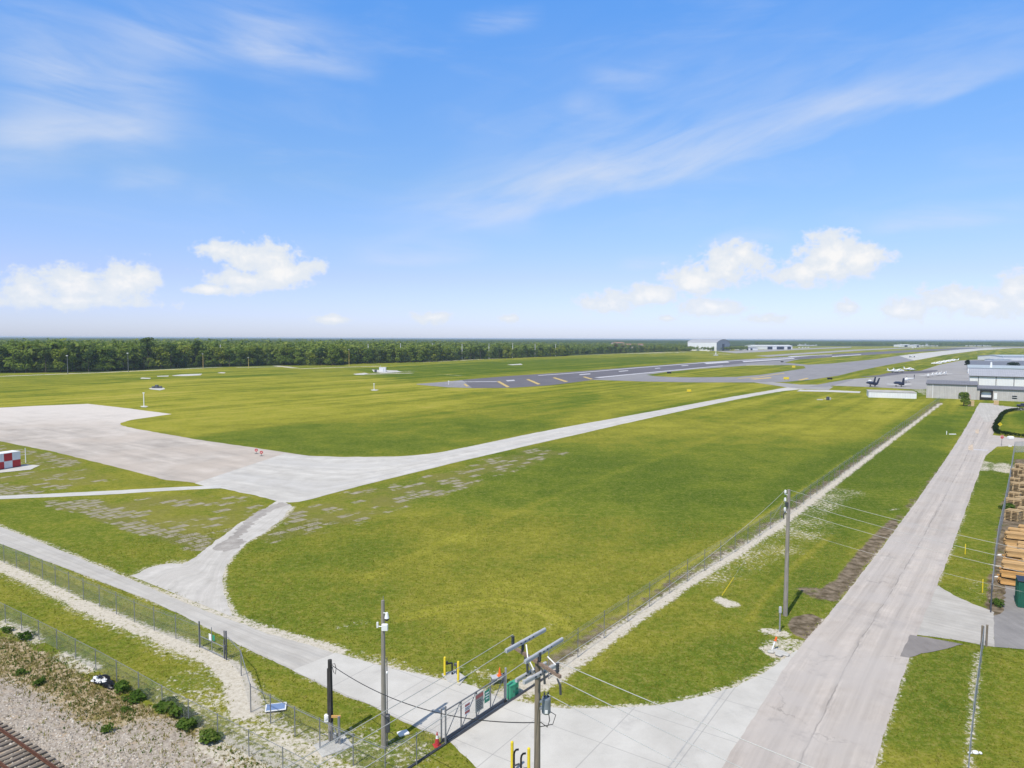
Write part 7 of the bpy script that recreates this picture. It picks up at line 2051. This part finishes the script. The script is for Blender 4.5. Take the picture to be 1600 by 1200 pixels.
    # flags of the distance: tiny parked cars on the far apron
    for i, (x, y) in enumerate([(1249, 543.9), (1254, 543.7), (1258.5, 543.6), (1263, 543.5)]):
        t = thing('parked_car', 'white vehicle parked on the far apron, ' + ['leftmost', 'second', 'third', 'rightmost'][i] + ' of four in a row', 'car', G(x, y) + Z1 * 0.1, 0, 'white vehicles on the far apron')
        mb = MB(); mb.box((0, 0, 1.0), (5.2, 2.0, 1.2), 0, 0, 0.3); mb.box((-0.4, 0, 1.9), (3.4, 1.8, 0.9), 0, 0, 0.3); mb.build('body', M['white_sheet'], t)
right_side()

# ------------------------------------------------------------------ lumber yard
def lumber_yard():
    r = random.Random(9)
    rz = RZ + 0.05
    def bundle(m, L=4.2, rows=6, lay=5, bw=0.2, bh=0.11):
        t = thing('lumber_bundle', None, 'lumber')
        mb = MB()
        for j in range(lay):
            for i in range(rows):
                mb.box((r.uniform(-.15, .15), (i - (rows - 1) / 2) * (bw + 0.03), 0.14 + bh * (j + 0.5) + j * 0.008), (L + r.uniform(-.1, .1), bw, bh))
        mb.build('boards', M[m], t)
        mb = MB()
        for x in (-L * .35, 0, L * .35): mb.box((x, 0, 0.06), (0.1, rows * bw, 0.12))
        mb.build('bearer', M['pole_wood'], t)
        return t
    b1, b2 = bundle('lumber'), bundle('lumber2')
    stepz = 0.76
    # near stack: columns given by the pixel of their near left foot
    stacks = [(1589, 915, 3), (1618, 911, 3), (1591, 893, 3), (1616, 889, 3), (1592, 876, 2), (1612, 870, 2), (1594, 853, 2), (1613, 850, 2), (1594, 836, 1), (1613, 832, 1)]
    used = {}
    pos = ['front left', 'front right', 'second row left', 'second row right', 'third row left', 'third row right', 'fourth row left', 'fourth row right', 'back left', 'back right']
    lev = ['bottom', 'middle', 'top']
    for si, (x, y, k) in enumerate(stacks):
        p = G(x, y)
        for j in range(k):
            src = b2 if (si < 4 and j < 2) else b1
            key = src.name
            loc = Vector((p.x + r.uniform(-.18, .18), p.y + r.uniform(-.12, .12), stepz * j))
            lab = ('orange' if src is b2 else 'yellow') + ' lumber bundle, ' + (lev[j] if j < k - 1 or k == 1 else 'top') + ' of the ' + pos[si] + ' stack in the yard'
            if k == 1: lab = 'single yellow lumber bundle at the ' + pos[si] + ' of the lumber stacks'
            if key not in used:
                used[key] = 1; o = src; o.location = loc
            else: o = dup(src, loc)
            o.rotation_euler = (0, 0, rz + r.uniform(-.06, .06)); o.scale = (0.62 + r.uniform(-.06, .05), 1, 1)
            tag(o, lab, None, 'lumber bundles in the yard')
    # pallet piles
    def pile():
        t = thing('pallet_pile', None, 'pallets')
        mb = MB()
        for k in range(7):
            z = 0.15 * k
            a = r.uniform(-.05, .05)
            for i in range(6): mb.box((0 + r.uniform(-.04, .04), -0.5 + 0.2 * i, z + 0.125), (1.2, 0.13, 0.03), a)
            for i in (-1, 0, 1): mb.box((0.52 * i, 0, z + 0.055), (0.12, 1.1, 0.11), a)
        mb.build('pallets', M['pallet'], t)
        return t
    pp = pile()
    spots = [(1583, 812, 1.4, 'nearest pallet pile, left one'), (1601, 810, 1.4, 'nearest pallet pile, right one'), (1582, 795, 1.5, 'second row pallet pile, left one'), (1600, 793, 1.5, 'second row pallet pile, right one'), (1585, 781, 1.2, 'low third row pallet pile by the bush'), (1600, 778, 1.3, 'third row pallet pile at the frame edge'),
             (1590, 769, 1.5, 'pale pallet pile in the middle of the yard'), (1603, 766, 1.3, 'middle pallet pile at the frame edge'), (1585, 757, 1.2, 'loose pallet pile just past the middle of the yard'), (1599, 753, 1.3, 'loose pallet pile past the middle, at the frame edge'), (1588, 745, 1.3, 'far pallet pile near the fence'), (1601, 741, 1.3, 'far pallet pile at the frame edge'), (1593, 735, 1.2, 'farthest pallet pile near the yard corner')]
    for i, (x, y, s, lab) in enumerate(spots):
        o = pp if i == 0 else dup(pp, (0, 0, 0))
        o.location = G(x, y); o.rotation_euler = (0, 0, rz + r.uniform(-.5, .5)); o.scale = (s, s, s * r.uniform(0.8, 1.15))
        tag(o, lab, None, 'pallet piles in the yard')
    # dumpster
    p = G(1603, 951)
    t = thing('dumpster', 'dark green steel dumpster at the right edge below the lumber', 'dumpster', p, rz)
    h = HT(1592, 948, 908)
    mb = MB(); mb.box((0, 0.9, h / 2), (1.25 + 0.0, 1.8, h), 0, 0, 0.04)
    for x in (-0.4, 0.0, 0.4): mb.box((x, -0.03, h / 2), (0.08, 0.08, h * 0.95))
    for y in (0.3, 0.9, 1.5): mb.box((-0.65, y, h / 2), (0.08, 0.08, h * 0.95))
    mb.build('body', M['green_dump'], t)
    mb = MB(); mb.box((0, 0.9, h + 0.04), (1.35, 1.9, 0.08), 0, 0, 0.02); mb.build('lid', M['black'], t)
    p = G(1562, 868)
    mb = MB(); mb.ell((0, 0, 0.06), (0.26, 0.17, 0.1), 8, 5)
    tag(mb.build('plastic_sheet', M['white_sheet'], None, p), 'scrap of white plastic by the yard fence near the lumber', 'rubbish')
    mb = MB(); mb.ell((0, 0, 0.05), (0.3, 0.14, 0.08), 8, 5)
    tag(mb.build('plastic_sheet', M['white_sheet'], None, G(1558, 902)), 'scrap of white plastic on the dirt nearer the driveway', 'rubbish')
    mb = MB()
    for i in range(5): mb.ell((r.uniform(-.5, .5), r.uniform(-.25, .25), 0.06), (r.uniform(.08, .2), r.uniform(.06, .14), 0.07), 8, 5)
    tag(mb.build('plastic_sheet', M['white_sheet'], None, G(1523, 1178)), 'crumpled white plastic sheet lying right of the lower right fence', 'rubbish')
lumber_yard()

# ------------------------------------------------------------------ air
def haze():
    mb = MB(); mb.box((0, 0, 12.5), (88000, 88000, 28.0))
    m, N = new_mat('haze')
    v = N.n('ShaderNodeVolumePrincipled')
    v.inputs['Color'].default_value = (0.74, 0.87, 1.0, 1)
    v.inputs['Density'].default_value = 1.0e-4
    v.inputs['Anisotropy'].default_value = 0.1
    o = N.n('ShaderNodeOutputMaterial')
    N.L.new(v.outputs[0], o.inputs['Volume'])
    tag(mb.build('haze', m), kind='stuff')
haze()
